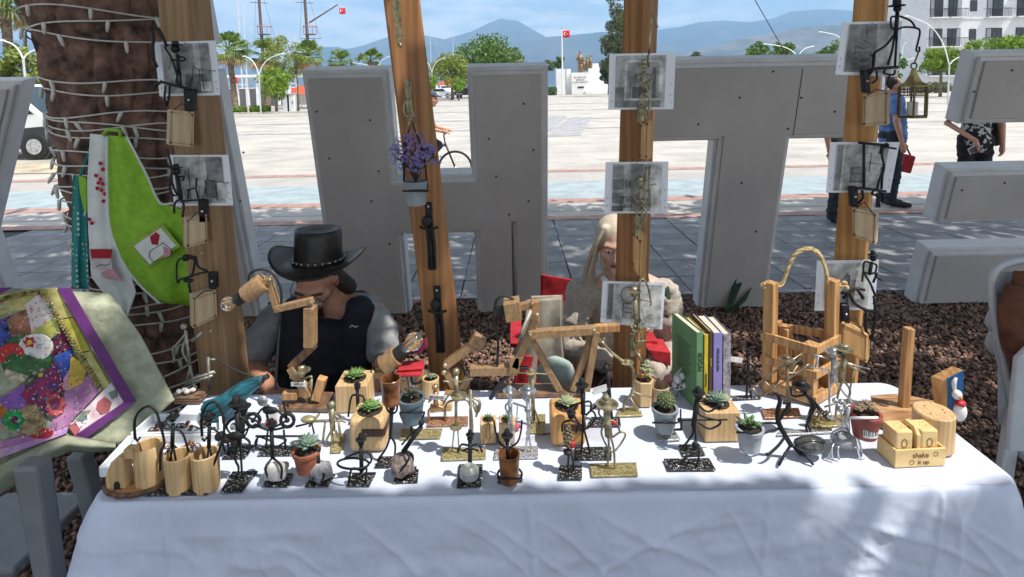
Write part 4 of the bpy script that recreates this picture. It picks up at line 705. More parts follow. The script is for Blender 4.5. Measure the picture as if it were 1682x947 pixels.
for nm, l, m in (('red_crazy_patch', [(30, 650), (95, 590), (104, 640), (80, 680), (40, 672)], mat('crimson_embroidery', (.3, .02, .05), .9, 0, c2=(.08, .03, .14), scale=45, bump=.9)), ('violet_patch', [(-10, 660), (40, 630), (44, 664), (20, 690), (-10, 700)], mat('violet_embroidery', (.28, .1, .4), .9, 0, c2=(.15, .08, .3), scale=60, bump=.9)), ('rust_pleats', [(10, 525), (42, 508), (52, 548), (26, 575), (4, 560)], mat('rust_pleats', (.4, .17, .1), .85, 0, .4, 35, bump=1)), ('white_lace', [(42, 500), (62, 483), (86, 498), (88, 525), (52, 546)], mat('white_lace', (.66, .6, .58), .9, 0, c2=(.45, .12, .13), scale=60, ramp=(.3, .45), bump=.8)), ('lime_patch', [(50, 545), (90, 520), (99, 545), (72, 565)], mat('lime_silk', (.5, .5, .12), .6, 0, .3, 26, bump=.8)), ('blue_patch', [(-10, 530), (14, 520), (26, 574), (-10, 580)], mat('navy_embroidery', (.05, .08, .32), .9, 0, .6, 60, bump=.9)), ('plum_patch', [(78, 572), (106, 538), (118, 572), (90, 585)], mat('plum', (.13, .012, .06), .8, 0, .3, 30)), ('royal_blue_patch', [(88, 585), (116, 574), (122, 600), (104, 622)], mat('royal_blue', (.03, .08, .38), .85, 0, c2=(.25, .3, .45), scale=60, ramp=(.3, .36))), ('gold_patch', [(116, 584), (144, 600), (136, 628), (112, 640)], mat('gold_silk', (.55, .38, .03), .6, 0, .2, 30)), ('rose_pink_patch', [(104, 620), (116, 596), (128, 612), (116, 640), (104, 640)], mat('dusty_pink', (.55, .26, .32), .8)), ('orange_patch', [(-10, 655), (16, 655), (20, 680), (-10, 690)], mat('burnt_orange', (.5, .16, .02), .85, 0, .3, 40, bump=.6))): qp(nm, l, m, .0062)
def disc(nm, x, y, rx, ry, m, off, n=20, jag=0): return qp(nm, [(x+rx*(1+jag*(i % 2))*math.cos(6.283*i/n), y+ry*(1+jag*(i % 2))*math.sin(6.283*i/n)) for i in range(n)], m, off)
disc('oval_applique', 42, 588, 42, 40, mat('oval_green', (.06, .16, .05), .85, 0, c2=(.02, .07, .03), scale=50, bump=.8), .0085); disc('white_applique', 58, 570, 28, 22, mat('applique_white', (.68, .66, .64), .8, 0, .1, 40), .0105); disc('flower', 48, 562, 11, 10, cher, .0122, 12, -.35); disc('flower_heart', 48, 562, 4, 4, mat('gold_silk'), .0135); disc('red_applique', 18, 582, 22, 18, mat('crimson_lace', (.45, .03, .03), .85, 0, c2=(.6, .5, .45), scale=70, ramp=(.3, .36), bump=.5), .0115); disc('dotted_cream', 28, 612, 20, 17, mat('dotted_cream', (.5, .42, .3), .85, 0, .4, 90), .011)
for (x, y) in ((50, 605), (60, 598), (68, 606), (56, 612), (66, 616)): disc('bead', x, y, 3.5, 3.5, random.choice([pnk, mat('gold_silk'), mat('bead_teal', (.1, .4, .4), .5)]), .0122, 8)
disc('emerald_flower', 22, 690, 19, 18, mat('emerald_wool', (.02, .3, .08), .85, 0, .4, 60, bump=.8), .0095, 18, -.12); disc('straw_flower', 50, 690, 22, 26, mat('straw_wool', (.42, .3, .15), .9, 0, .4, 60, bump=.9), .009, 22, -.08); disc('coral_flower', 90, 665, 17, 20, mat('coral_wool', (.48, .09, .1), .9, 0, .4, 60, bump=.9), .0095, 18, -.15); disc('coral_heart', 90, 664, 7, 8, mat('plum'), .0115, 10); disc('emerald_heart', 23, 690, 5, 6, mat('plum'), .0115, 10); disc('crimson_leaf', 66, 712, 20, 8, cher, .0085)
b = MB()
for i in range(60):
    u = i/59; x, y = (75+92*u, 482+155*u) if i % 2 else (73+92*u, 488+155*u); b.ball(Q(x, y, .011), .0042, 6, 4)
b.build('braid', mat('braid_gold', (.35, .28, .1), .7, .2, .6, 80), t)
b = MB(); r0_ = random.Random(8)
em = [MB() for _ in range(5)]
for k in range(620):
    x, y = r0_.uniform(-40, 150), r0_.uniform(490, 740)
    if y-473 < 1.0 or x > 88+(y-500)*.52 or y > 735-x*.3: continue
    a = r0_.uniform(0, 3.14); p0, p1 = Q(x, y, .0135), Q(x+3.5*math.cos(a), y+3.5*math.sin(a), .0135); em[k % 5].tube([p0, p1], .0011, 4)
for k, c_ in enumerate(((.6, .5, .2), (.6, .12, .2), (.62, .6, .58), (.1, .25, .4), (.12, .3, .1))): em[k].build('embroidery', mat('thread_%d' % k, c_, .7), t)
[b.ball(Q(-55+130*i/50, 512-34*math.sin(i/50*1.6)+(i % 2)*4, .011), .0042, 6, 4) for i in range(51)]; b.build('braid', mat('braid_gold'), t)
# ---- right chair with brown jacket
chp = mat('pale_plastic_chair', (.46, .48, .5), .45, 0, .06, 12)
t = thing('plastic_chair', 'grey plastic armchair with a brown jacket at the table end', 'chair', V(1700, 900, 1.75)*1); YC = 1.78
fr = [V(x, y, YC) for x, y in ((1668, 690), (1650, 600), (1636, 530), (1628, 470), (1634, 445), (1655, 432), (1690, 426), (1760, 424), (1830, 440), (1850, 470), (1850, 690))]
MB().tube(fr, [.010, .011, .012, .013, .014, .014, .014, .014, .014, .013, .010], 8, smooth=5).build('back_frame', chp, t, smooth=True)
rw = [[V(1632+(1846-1632)*u/12+ (8 if v > 4 else 0), 446+ (250)*v/8, YC+.03*math.sin(u/12*math.pi)+.005) for u in range(13)] for v in range(9)]; MB().grid(rw).build('backrest', chp, t, smooth=True, solid=.006)
l0 = V(1666, 670, YC); MB().bar(l0, Vector((l0.x-.13, YC-.08, .02)), .045, .03).build('leg', chp, t, bev=.006); r0 = V(1850, 670, YC); MB().bar(r0, Vector((r0.x+.05, YC, .02)), .045, .03).build('leg', chp, t, bev=.006)
s0 = V(1668, 640, YC); MB().box((s0.x+.22, YC-.22, .42), (.44, .44, .03)).build('seat', chp, t, bev=.01)
for x in (s0.x+.03, s0.x+.41): MB().bar((x, YC-.42, .41), (x+.01, YC-.45, .02), .045, .03).build('leg', chp, t, bev=.006)
pz = V(1668, 590, 1.62); MB().prism([V(x, y, 1.62) for x, y in ((1672, 590), (1665, 660), (1658, 742), (1760, 745), (1760, 570), (1690, 572))], (0, .02, 0)).build('side_panel', mat('pale_plastic', (.5, .52, .54), .5, 0, .08, 10), t, bev=.006)
b = MB(); [b.tube([V(1640, y, YC+.1), V(1632, y+32, YC+.1), V(1700, y+40, YC+.1)], .02, 8, 4) for y in (505, 540)]; b.build('arm_slats', chp, t, smooth=True)
jk = mat('brown_jacket', (.13, .045, .02), .85, 0, .4, 14, bump=.6); t = thing('brown_jacket', 'brown jacket hung over the back of the right chair', 'jacket', V(1670, 620, 1.75))
rw = []
for j in range(13):
    v = j/12; r_ = []
    for i in range(15):
        u = i/14; x = 1656+18*(v-.5)**2*2+u*130; y = 430+14*(1-u)**3+v*185+6*math.sin(u*9); r_.append(V(x, y, YC-.03-.02*math.sin(u*7+v*2)-.008*mn.noise((x*.08, y*.03, 1))))
    rw.append(r_)
MB().grid(rw).build('body', jk, t, smooth=True, solid=.008); MB().tube([V(x, y, YC-.06) for x, y in ((1672, 470), (1662, 520), (1668, 575), (1684, 590))], [.03, .036, .034, .03], 8, 4).build('sleeve', jk, t, smooth=True)
# ================================================================ THINGS ON THE TABLE (pixel traced, each on its own footprint)
GI = 'wire figures on the table'; GPL = 'small potted succulents'
def man(t, head, neck, hip, legs=(), arms=(), hr=5, tr=4.5, lr=2.2, m=None, hat=None, torso=None):
    m = m or t.m; t.ball('head', *head, hr, m)
    if hat: t.hat(*hat, m=m)
    t.tube('torso', [neck]+(list(torso) if torso else [])+[hip], [tr*.8]+[tr]*(len(torso) if torso else 0)+[tr*.85], m, n=8)
    for l in legs: t.tube('leg', l, lr, m, 4)
    for a in arms: t.tube('arm', a, lr*.9, m, 4)
def cubepot(label, fx0, fx1, yt, yb, m, dep=1.0, plant=None, strap=None, grp='wooden planters', bev=.006, name='wooden_planter'):
    t = PT(name, label, 'planter', (fx0+fx1)/2, yb, group=grp); w_ = (fx1-fx0)*t.s; a = t.P((fx0+fx1)/2, yb); zt = t.P((fx0+fx1)/2, yt).z
    zt = min(zt, a.z+w_*1.35); h = zt-a.z; cy = a.y+w_*dep/2
    o = MB().box((a.x, cy, TOP+h/2+.0005), (w_, w_*dep, h)).build('block', m, t.o, bev=bev, bseg=3)
    MB().lathe([(w_*.36, h+.0005), (w_*.36, h+.0015), (w_*.3, h+.001)], (a.x, cy, TOP), 20).build('soil', soilm, t.o)
    if strap: b = MB().box((a.x+w_*.18, a.y-.001, TOP+h*.62), (w_*.62, .004, h*.22)); b.box((a.x+w_*.5, cy, TOP+h*.62), (.004, w_*dep*.98, h*.22)); b.build('leather_strap', mat('brown_leather', (.07, .03, .018), .5), t.o, bev=.001); MB().ball((a.x, a.y-.004, TOP+h*.62), .0025, 8, 5).build('stud', gold, t.o)
    if plant:
        r, pm, n, pit, fat = plant; x, y = proj((a.x, cy, TOP+h)); q = PT.__new__(PT); q.Y = cy; q.s = mpp((a.x, cy, TOP+h)); q.o = t.o; q.m = m; q.rosette(x, y, r, pm, n=n, pitch=pit, fat=fat)
    return t
# --- trays of jewellery
def tray(label, fl, fr, br, bl, n):
    t = PT('jewellery_tray', label, 'tray', *fl, group='white jewellery trays'); q = [G(x, y, TOP) for x, y in (fl, fr, br, bl)]; MB().prism([p+Vector((0, 0, .001)) for p in q], (0, 0, .004)).build('tray_floor', mat('tray_white', (.7, .74, .78), .5, 0, .05, 10), t.o)
    for i in range(4): MB().bar(q[i]+Vector((0, 0, .013)), q[(i+1) % 4]+Vector((0, 0, .013)), .007, .024, up=(0, 0, 1)).build('rim', mat('tray_white'), t.o, bev=.001)
    for k in range(n):
        u, v = random.uniform(.08, .92), random.uniform(.12, .88); p = q[0]*(1-u)*(1-v)+q[1]*u*(1-v)+q[2]*u*v+q[3]*(1-u)*v+Vector((0, 0, .009)); r = random.uniform(.007, .012); a0 = random.random()*6
        if k % 3: t2 = MB().tube([p+Vector((r*math.cos(a), r*math.sin(a), .004*math.sin(a*2+a0))) for a in [i*.5236 for i in range(13)]], .0016, 5)
        else: t2 = MB().ball(p, (.006, .006, .004), 8, 5)
        tag(t2.build('trinket', random.choice([iron, darkw, copper, iron, mat('oxblood_bead', (.12, .03, .03), .4)]), None, smooth=True), 'small dark ring or bead lying in the '+('front' if n > 26 else 'rear')+' white tray', 'jewellery', 'trinkets in the white trays')
tray('front white tray of rings behind the wooden cups', (166, 783), (352, 772), (366, 727), (214, 730), 46); tray('rear white tray of trinkets beside the quilt', (217, 726), (364, 722), (362, 693), (252, 694), 26)
# --- mouse house pot
t = PT('mouse_house_pot', 'pale wooden pot with a tiny mouse-hole door on a bark slab', 'pot', 225, 808); c = G(222, 800, TOP); s = t.s
sl_ = [(c+Vector(((44+3*math.sin(k*5))*s*math.cos(k*.2618), (26+2*math.sin(k*3))*s*math.sin(k*.2618), .001))) for k in range(24)]; MB().prism(sl_, (0, 0, .011)).build('slab', [oakl], t.o, bev=.002); b = MB().tube([p+Vector((0, 0, .006)) for p in sl_+[sl_[0]]], .0058, 6); b.build('bark_edge', darkw, t.o, smooth=True)
t.z = TOP+.012; a = t.P(235, 800); MB().lathe([(.004, 0), (21*s, 0), (21.5*s, 30*s), (21.5*s, 61*s), (20*s, 63*s), (17.5*s, 62*s), (17*s, 15*s), (.004, 13*s)], (a.x+.002, c.y+.006, TOP+.0125), 28).build('cup', pine, t.o, smooth='auto')
p0_ = [(-31, 0), (4, 0), (4, 52), (-4, 55), (-20, 44), (-31, 22)]; MB().prism([(c.x-.012+x*s*.9, c.y-.022, TOP+.0125+z*s) for x, z in p0_], (0, .03, 0)).build('wedge_roof', pine, t.o, bev=.003)
MB().prism([(c.x-.012+x*s, c.y-.0235, TOP+.013+z*s) for x, z in ((-14, 0), (-4, 0), (-4, 8), (-6, 12), (-9, 13.5), (-12, 12), (-14, 8))], (0, .002, 0)).build('mouse_hole', rubber, t.o); MB().ball((c.x-.012-29*s, c.y-.01, TOP+.0125+10*s), (4*s, 6*s, 10*s), 10, 7).build('red_knob', mat('red_paint', (.5, .02, .04), .4), t.o, smooth=True)
# --- two black hook figures holding wooden cups
for px, lab, quad, arc_, cup in ((0, 'black hook figure with a keyring block beside the mouse-hole pot', [(238, 816), (282, 815), (308, 780), (266, 781)], [(222, 720), (221, 704), (222, 688), (229, 675), (243, 667), (256, 675), (264, 700), (270, 728), (264, 742), (263, 772)], (296, 746, 804, 21)), (60, 'black hook figure with a wooden cup, nearest the standing wire cowboy', [(296, 814), (340, 814), (354, 794), (312, 790)], [(332, 716), (331, 690), (338, 667), (352, 660), (362, 672), (368, 690), (366, 720), (352, 760), (336, 796)], (340, 743, 802, 21.5))):
    t = PT('hook_figure', lab, 'figure', 280+px*.8, 806, m=iron, group=GI); t.plate(quad, blackp); t.tube('hook_arm', arc_, 2.6, sm=4)
    man(t, (284+px, 688), (284+px, 696), (283+px, 735), [[(283+px, 735), (278+px, 765), (272+px*.95, 796)], [(285+px, 735), (290+px, 770), (284+px, 798)]], [[(283+px, 700), (300+px, 712), (310+px, 742)]], hat=(284+px, 685, 10, 9))
    t.tube('hook_tip', [(222+px*1.83, 719), (226+px*1.83, 724), (230+px*1.83, 718)], 2.2)
    if px == 0: k = PT('keyring_block', 'small wooden cube hanging from the wire hook', 'keyring', 216, 740, Y=t.Y); a = k.P(216, 741); MB().box(a, (16*t.s,)*3).build('cube', pine, k.o, bev=.002); MB().tube([k.P(222+6*math.cos(q), 728+7*math.sin(q)) for q in [i*.628 for i in range(11)]], .0008, 5).build('ring', silver, k.o)
    cx, yt, yb, r = cup; u = PT('wooden_cup', 'smooth pale wooden cup held by the '+('left' if 0 else ('keyring' if px == 0 else 'cowboy-side'))+' hook figure', 'cup', cx, yb-2, group='pale wooden cups'); u.cup('cup', cx, yt, yb-2, r, r*.93, pine, wall=.16); u.tube('strap', [(cx+r*.9, yt+5, 2), (cx+r*.9, yb-12, 2)], 1.5, mat('brown_leather', (.07, .03, .018), .5))
# --- folded teal umbrella
t = PT('folded_umbrella', 'teal folded umbrella lying among the black figures', 'umbrella', 345, 690); tl = mat('teal_nylon', (.015, .13, .17), .5, 0, .5, 12, stretch=(1, 6, 6), bump=.5); b = MB()
for k in range(8): o_ = Vector((0, .012*math.cos(k*.785), .016*math.sin(k*.785))); b.tube([t.P(338, 682)+o_*1.2+Vector((0, 0, .01)), t.P(365, 668)+o_*1.3, t.P(400, 641)+o_, t.P(432, 622)+o_*.4], [.012, .014, .012, .005], 7, 4)
b.build('canopy', tl, t.o, smooth=True); t.tube('tip', [(426, 626), (440, 617)], 5, rubber); t.tube('handle', [(340, 684), (330, 690)], 5, rubber)
# --- wooden pebble shelf
t = PT('bark_log', 'split log slices carrying white pebbles behind the trays', 'log', 310, 664); a = G(312, 660, TOP); b = MB(); [b.box((a.x, a.y+.01, TOP+.005+.007*k), (.075+.006*(k % 2), .05, .0055)) for k in range(3)]; b.build('slices', mat('log_slices', (.2, .12, .07), .9, 0, .4, 30), t.o, bev=.001)
for i, (x, y) in enumerate(((285, 645), (293, 641), (300, 645), (330, 640))): tag(MB().ball((a.x-.03+.012*i, a.y+.008*(i % 2), TOP+.032), (.009, .008, .007), 10, 6, jit=.3).build('pebble', stonew, None, smooth=True), 'white pebble resting on the split log slices', 'pebble', 'white pebbles')
# --- cluster of black figures and a wire motorbike
t = PT('wire_cowboy', 'tall thin black cowboy with a guitar on a speckled plate', 'figure', 392, 790, m=iron, group=GI); t.plate([(361, 811), (397, 810), (424, 776), (382, 777)], blackp)
man(t, (388, 668), (389, 676), (393, 728), [[(391, 726), (386, 752), (392, 768), (388, 786)], [(395, 726), (396, 752), (398, 786)]], [[(389, 682), (372, 696), (380, 712), (402, 708)], [(391, 682), (408, 694), (402, 716), (388, 722)]], hat=(388, 663, 13, 13), hr=6, tr=6); t.ball('guitar', 386, 716, (14, 5, 8), dy=-8, jit=.3); t.tube('guitar_neck', [(392, 712, -8), (420, 696, -8)], 2)
t = PT('wire_drummer', 'black scrap-metal drummer behind the thin cowboy', 'figure', 392, 748, m=iron, group=GI); t.plate([(364, 755), (402, 754), (418, 734), (380, 734)], blackp); man(t, (400, 672), (400, 680), (396, 716), [[(396, 716), (376, 722), (376, 746)], [(398, 716), (410, 726), (408, 744)]], [[(400, 684), (420, 690), (428, 700)], [(400, 684), (380, 690), (368, 706)]], hr=7, tr=7, hat=(400, 668, 12, 10)); [t.ball('drum', x, y, (9, 9, 7)) for x, y in ((374, 720), (388, 726), (362, 716))]; t.ball('nut', 384, 700, 6, silver)
t = PT('wire_motorbike', 'black wire motorbike with round wheels beside the silver disc', 'figure', 450, 742, m=iron, group=GI); t.plate([(423, 750), (484, 749), (487, 734), (430, 734)], blackp)
for x, y in ((416, 690), (472, 690)): MB().tube([t.P(x+11*math.cos(a), y+11*math.sin(a)) for a in [i*.5236 for i in range(13)]], 3*t.s, 6).build('wheel', iron, t.o, smooth=True); t.ball('hub', x, y, (4, 4, 4))
t.tubes('frame', [[(416, 690), (435, 668), (458, 676), (472, 690)], [(435, 668), (446, 700), (472, 690)], [(424, 700), (444, 706), (476, 700)], [(474, 668), (466, 660), (472, 690)], [(440, 706), (436, 742)], [(466, 706), (470, 742)]], 2.2, sm=3); t.ball('tank', 444, 674, (13, 5, 6)); t.ball('headlamp', 431, 658, (9, 4, 9), silver); t.tubes('crossbars', [[(420, 716), (510, 716)], [(420, 736), (424, 716), (446, 724)], [(486, 700), (512, 694), (516, 712)]], 2)
t = PT('pill_box', 'small white and red box leaning on the wire motorbike', 'box', 446, 702); t.quad('box', [(437, 674), (455, 672), (454, 700), (435, 700)], (0, .012, 0), mat('box_white', (.7, .68, .66), .5), bev=.001); t.quad('red_print', [(436, 690), (454, 689), (454, 700), (435, 700)], (0, .001, 0), mat('red_paint'), dy=-1.2)
# --- pebble hugger, pot holder, ring figure, climber
def pebfig(label, quad, stone, sm_, head, hip, legs, arms, hat=None, tr=5):
    cx = sum(q[0] for q in quad)/4; cy = sum(q[1] for q in quad)/4; t = PT('pebble_figure', label, 'figure', cx, cy, m=iron, group=GI); t.plate(quad, blackp); t.ball('pebble', stone[0], stone[1], (stone[2], stone[2]*.85, stone[3]), sm_, jit=.35, n=16, mm=10); man(t, head, (head[0], head[1]+6), hip, legs, arms, hat=hat, tr=tr); return t
pebfig('black figure hugging a white pebble', [(431, 801), (473, 801), (482, 780), (443, 780)], (454, 774, 20, 15), stonew, (446, 702), (448, 752), [[(447, 752), (436, 768, -14), (442, 790, -12)], [(449, 752), (462, 766, -14), (462, 786, -12)]], [[(447, 716), (424, 718), (420, 734), (438, 738)], [(447, 716), (470, 722), (458, 732)]], hat=(446, 697, 9, 10))
t = pebfig('black figure beside a grey pebble, propping a terracotta pot', [(500, 801), (538, 801), (551, 781), (514, 782)], (527, 774, 18, 15), stoneg, (522, 738), (524, 772), [[(524, 770), (514, 780, -8), (516, 792, -8)], [(524, 770), (532, 780, -14), (528, 792, -12)]], [[(523, 748), (512, 752, -6), (500, 750, -10)]]); tY = t
u = PT('terracotta_pot', 'terracotta pot with a grey-blue succulent held above a grey pebble', 'potted plant', 505, 790, group=GPL); u.cup('pot', 505, 738, 772, 21, 16, terra, soil=1, lip=1); u.rosette(505, 735, 27, succb, n=34, pitch=(.3, 1.3), fat=.2)
t = PT('ring_figure', 'seated black figure spinning a wire hoop', 'figure', 592, 790, m=iron, group=GI); t.plate([(569, 800), (607, 800), (618, 778), (580, 779)], blackp); man(t, (593, 728), (593, 734), (594, 774), [[(593, 772), (578, 770, -6), (572, 794, -6)], [(596, 772), (602, 768, -8), (600, 792, -8)]], [[(593, 742), (606, 744), (610, 756), (602, 766)], [(593, 742), (580, 746), (566, 752)]], hat=(593, 722, 9, 11), tr=5); t.tube('hoop', [(580+26*math.cos(a), 761+9*math.sin(a), -16*math.sin(a)) for a in [i*.3307 for i in range(20)]], 2.2)
t = pebfig('black climber clinging to a brown pumice stone', [(646, 795), (686, 794), (688, 773), (651, 775)], (661, 763, 21, 18), stoneb, (692, 694), (662, 742), [[(662, 740), (672, 752, -14), (654, 778, -14)], [(664, 738), (678, 748), (676, 768)]], [[(686, 704), (674, 714), (660, 730)]], tr=5.5); t.quad('support_block', [(652, 776), (682, 775), (681, 786), (652, 787)], (0, .02, 0), iron)
# --- wooden cube planters with succulents
cubepot('rounded wooden cube planter with leather strap and bright star succulent', 574, 632, 690, 744, pine, plant=(23, succ, 40, (.25, 1.35), .16), strap=1, bev=.012)
cubepot('striped wooden planter with star succulent in front of the hatted vendor', 552, 604, 634, 678, pine, plant=(22, succ, 40, (.25, 1.35), .16), bev=.002)
cubepot('orange-stained wooden planter with leather band and pale rosette', 906, 962, 682, 734, mat('stained_pine', (.6, .33, .12), .5, 0, c2=(.42, .2, .06), kind='wood', scale=14, stretch=(3, 3, .35)), plant=(22, succp, 34, (.3, 1.3), .2), strap=1, bev=.01)
cubepot('tapered wooden planter with grey-green rosette before the books', 1158, 1216, 678, 726, pine, plant=(27, succb, 36, (.25, 1.2), .2), bev=.003)
for x, lab in ((802, 'small wooden planter with a branded bottle mark'), (833, 'small wooden planter beside the branded one')):
    t = cubepot(lab, x-13, x+13, 688, 730, pine, plant=(12, aloe, 16, (.5, 1.4), .14), bev=.003)
    if x == 802: a = t.P(802, 708); MB().tube([(a.x+q[0]*t.s, t.Y-.0012, a.z+q[1]*t.s) for q in ((0, 16), (-2.5, 8), (-3.5, 0), (-3.5, -11), (3.5, -11), (3.5, 0), (2.5, 8), (0, 16))], .0008, 4).build('branded_mark', darkw, t.o)
t = PT('round_planter', 'short log planter with a tiny succulent by the leaning post', 'planter', 708, 648, group='wooden planters'); t.cup('log', 708, 620, 648, 14, 13.5, pine, soil=1, wall=.2); t.rosette(708, 620, 10, succb, n=18, fat=.28)
# --- small black waiter, copper cup holder, slate pot holder
t = PT('wire_figure', 'small black figure standing between the two wooden planters', 'figure', 586, 694, m=iron, group=GI); t.plate([(572, 697), (592, 697), (600, 684), (580, 684)], blackp); man(t, (587, 636), (587, 641), (588, 668), [[(587, 668), (586, 690)], [(589, 668), (592, 690)]], [[(587, 648), (577, 652), (572, 684)], [(587, 648), (597, 652), (599, 672)]], hat=(587, 632, 6, 6))
t = PT('cup_holder_figure', 'slender black dancer holding up a copper-glazed cup', 'figure', 630, 762, m=iron, group=GI); t.plate([(615, 769), (640, 769), (650, 752), (625, 752)], blackp); man(t, (644, 670), (644, 676), (641, 716), [[(641, 716), (634, 736), (620, 756)], [(642, 716), (649, 730), (648, 754)]], [[(644, 680), (652, 672), (653, 640)], [(643, 680), (636, 672), (633, 664)]], tr=4); t.tube('stem', [(643, 664), (641, 720)], 3)
u = PT('glazed_cup', 'faceted copper-glazed cup on top of the black dancer', 'cup', 643, 663, Y=t.Y); u.cup('cup', 643, 621, 663, 17.5, 13, coppot, n=9)
t = PT('pot_holder_figure', 'black wire holder on a gold plate carrying the slate-blue pot', 'figure', 690, 715, m=iron, group=GI); t.plate([(657, 723), (723, 721), (727, 706), (659, 707)], goldp); t.tube('stem', [(676, 716), (675, 690)], 2.5); MB().tube([t.P(677+20*math.cos(a), 677, 20*math.sin(a)) for a in [i*.3307 for i in range(20)]], 1.8*t.s, 6).build('ring', iron, t.o, smooth=True); t.tubes('arms', [[(675, 700), (690, 694), (697, 678)], [(675, 700), (662, 690), (657, 678)]], 2, sm=3)
u = PT('slate_pot', 'slate-blue pot with a dark spiky plant in a wire ring', 'potted plant', 677, 690, Y=t.Y, group=GPL); u.cup('pot', 677, 652, 691, 21, 16, bluepot, soil=1, lip=1); u.rosette(677, 650, 20, leafmat('dull_spiky', (.14, .14, .1), (.06, .07, .05)), n=44, pitch=(.2, 1.4), fat=.13)
# --- brass musicians, copper sitter
t = PT('brass_musician', 'brass figure leaning over a small round table', 'figure', 760, 748, m=gold, group=GI); t.plate([(725, 758), (798, 755), (798, 738), (727, 737)], goldp); man(t, (749, 610), (749, 616), (750, 658), [[(748, 656), (734, 662), (730, 682)], [(752, 656), (770, 660), (776, 700), (773, 742)], [(768, 650), (784, 668), (782, 684)]], [[(749, 630), (732, 626), (728, 626)], [(749, 628), (768, 624), (776, 622)], [(746, 644), (736, 650), (728, 664)]], hr=6, tr=6); t.tube('table_stem', [(749, 656), (749, 702)], 3); t.hat(749, 702, 10, 3, nm='table_disc', rc=9); t.tubes('table_legs', [[(746, 706), (742, 742)], [(752, 706), (754, 742)]], 1.4); t.tube('column', [(773, 640), (773, 742)], 3); t.hat(754, 650, 14, 6, nm='tray'); t.tube('horn', [(776, 652), (788, 660), (784, 676), (778, 664)], [2, 3, 4, 3], sm=4)
t = PT('copper_sitter', 'copper figure seated with a name tag on a copper plate', 'figure', 735, 694, m=copper, group=GI); t.plate([(701, 702), (769, 700), (769, 686), (705, 687)], coppp); man(t, (715, 636), (715, 642), (716, 668), [[(715, 666), (704, 674), (706, 694)], [(718, 666), (730, 672), (732, 692)]], [[(715, 650), (704, 660)], [(716, 650), (730, 660)]], hr=6, tr=6); t.quad('bench', [(706, 668), (742, 665), (742, 675), (706, 678)], (0, .02, 0), pine); g = t.quad('name_tag', [(704, 647), (732, 650), (731, 657), (703, 655)], (0, .0015, 0), mat('tag_white', (.75, .75, .73), .6), dy=-9)
text('lettering', 'BENZİNCİ', .0078, ink, t.o, t.P(717.5, 652.3, -9.8), Matrix.Rotation(R_(90), 3, 'X') @ Matrix.Rotation(R_(-5), 3, 'Z'))
# --- drummer, arms-up pot, silver pair
t = PT('drum_figure', 'black bolt figure seated behind a pale round drum', 'figure', 771, 788, m=iron, group=GI); t.plate([(750, 803), (790, 801), (793, 765), (754, 765)], blackp); man(t, (772, 720), (772, 726), (772, 764), [[(771, 766), (760, 776, -6), (756, 794, -8)], [(774, 766), (786, 776, -6), (786, 792, -8)]], [[(772, 732), (758, 730), (752, 742)], [(772, 732), (786, 730), (792, 742)], [(771, 736), (760, 740)], [(773, 736), (786, 740)]], tr=5); t.hat(772, 714, 7, 9); t.cup('drum', 771, 768, 782, 15.5, 15.5, mat('drum_zinc', (.45, .48, .45), .4, .3), dy=-14, wall=.99); t.tubes('feet', [[(764, 784, -14), (762, 796, -14)], [(778, 784, -14), (780, 796, -14)]], 2.5)
t = PT('arms_up_figure', 'black figure with raised arms behind a brown glazed pot', 'figure', 838, 790, m=iron, group=GI); t.plate([(817, 795), (859, 792), (857, 782), (818, 784)], blackp); man(t, (833, 722), (833, 728), (836, 760), [[(832, 760), (818, 776, -10), (820, 788, -14)], [(840, 760), (856, 774, -10), (856, 786, -14)]], [[(833, 736), (822, 728), (814, 708), (811, 690)], [(835, 736), (850, 726), (856, 706), (857, 690)]], hat=(833, 716, 10, 12)); t.cup('pot', 837, 744, 790, 17.5, 14, coppot, dy=-16); t.tube('hoop', [(837+17*math.cos(a), 786, -16+17*math.sin(a)) for a in [i*.3307 for i in range(20)]], 1.6)
t = PT('silver_photographer', 'silver pair of figures bending over a camera', 'figure', 850, 746, m=silver, group=GI); t.plate([(811, 756), (884, 754), (884, 735), (815, 736)], silvp); man(t, (838, 646), (838, 652), (838, 690), [[(836, 690), (838, 715), (834, 740)], [(840, 690), (842, 716), (846, 742)]], [[(838, 660), (850, 664), (862, 668)], [(836, 660), (830, 668), (836, 682)]], hat=(837, 642, 11, 9), tr=5, hr=6); man(t, (866, 648), (867, 656), (868, 690), [[(867, 690), (866, 718), (862, 744)], [(870, 690), (869, 718), (874, 742)]], [[(866, 660), (856, 650), (852, 640)], [(868, 662), (864, 672), (866, 680)]], hat=(866, 642, 15, 9), tr=5, hr=6); t.ball('camera', 867, 672, (6, 5, 6)); t.tubes('tripod', [[(850, 664), (848, 700), (828, 732)]], 1.2)
t = PT('sweet_wrapper', 'crumpled white and pink wrapper behind the raised arms', 'wrapper', 838, 708); t.ball('paper', 836, 698, (11, 6, 9), mat('box_white', (.7, .68, .66), .5), jit=.8); t.ball('pink_end', 845, 700, (8, 4, 7), mat('pink_wrapper', (.6, .1, .16), .5), jit=.9)
t = PT('brass_stand', 'tall brass stand on a speckled gold plate behind the silver pair', 'figure', 880, 698, m=gold, group=GI); t.plate([(865, 713), (896, 713), (896, 682), (873, 683)], goldp); t.tube('pole', [(874, 612), (876, 690)], 4); t.tubes('legs', [[(876, 664), (888, 702)], [(874, 612), (868, 622), (872, 634)]], 1.8); t.hat(873, 612, 9, 8); t.tubes('arms', [[(850, 612), (898, 614)]], 1.6)
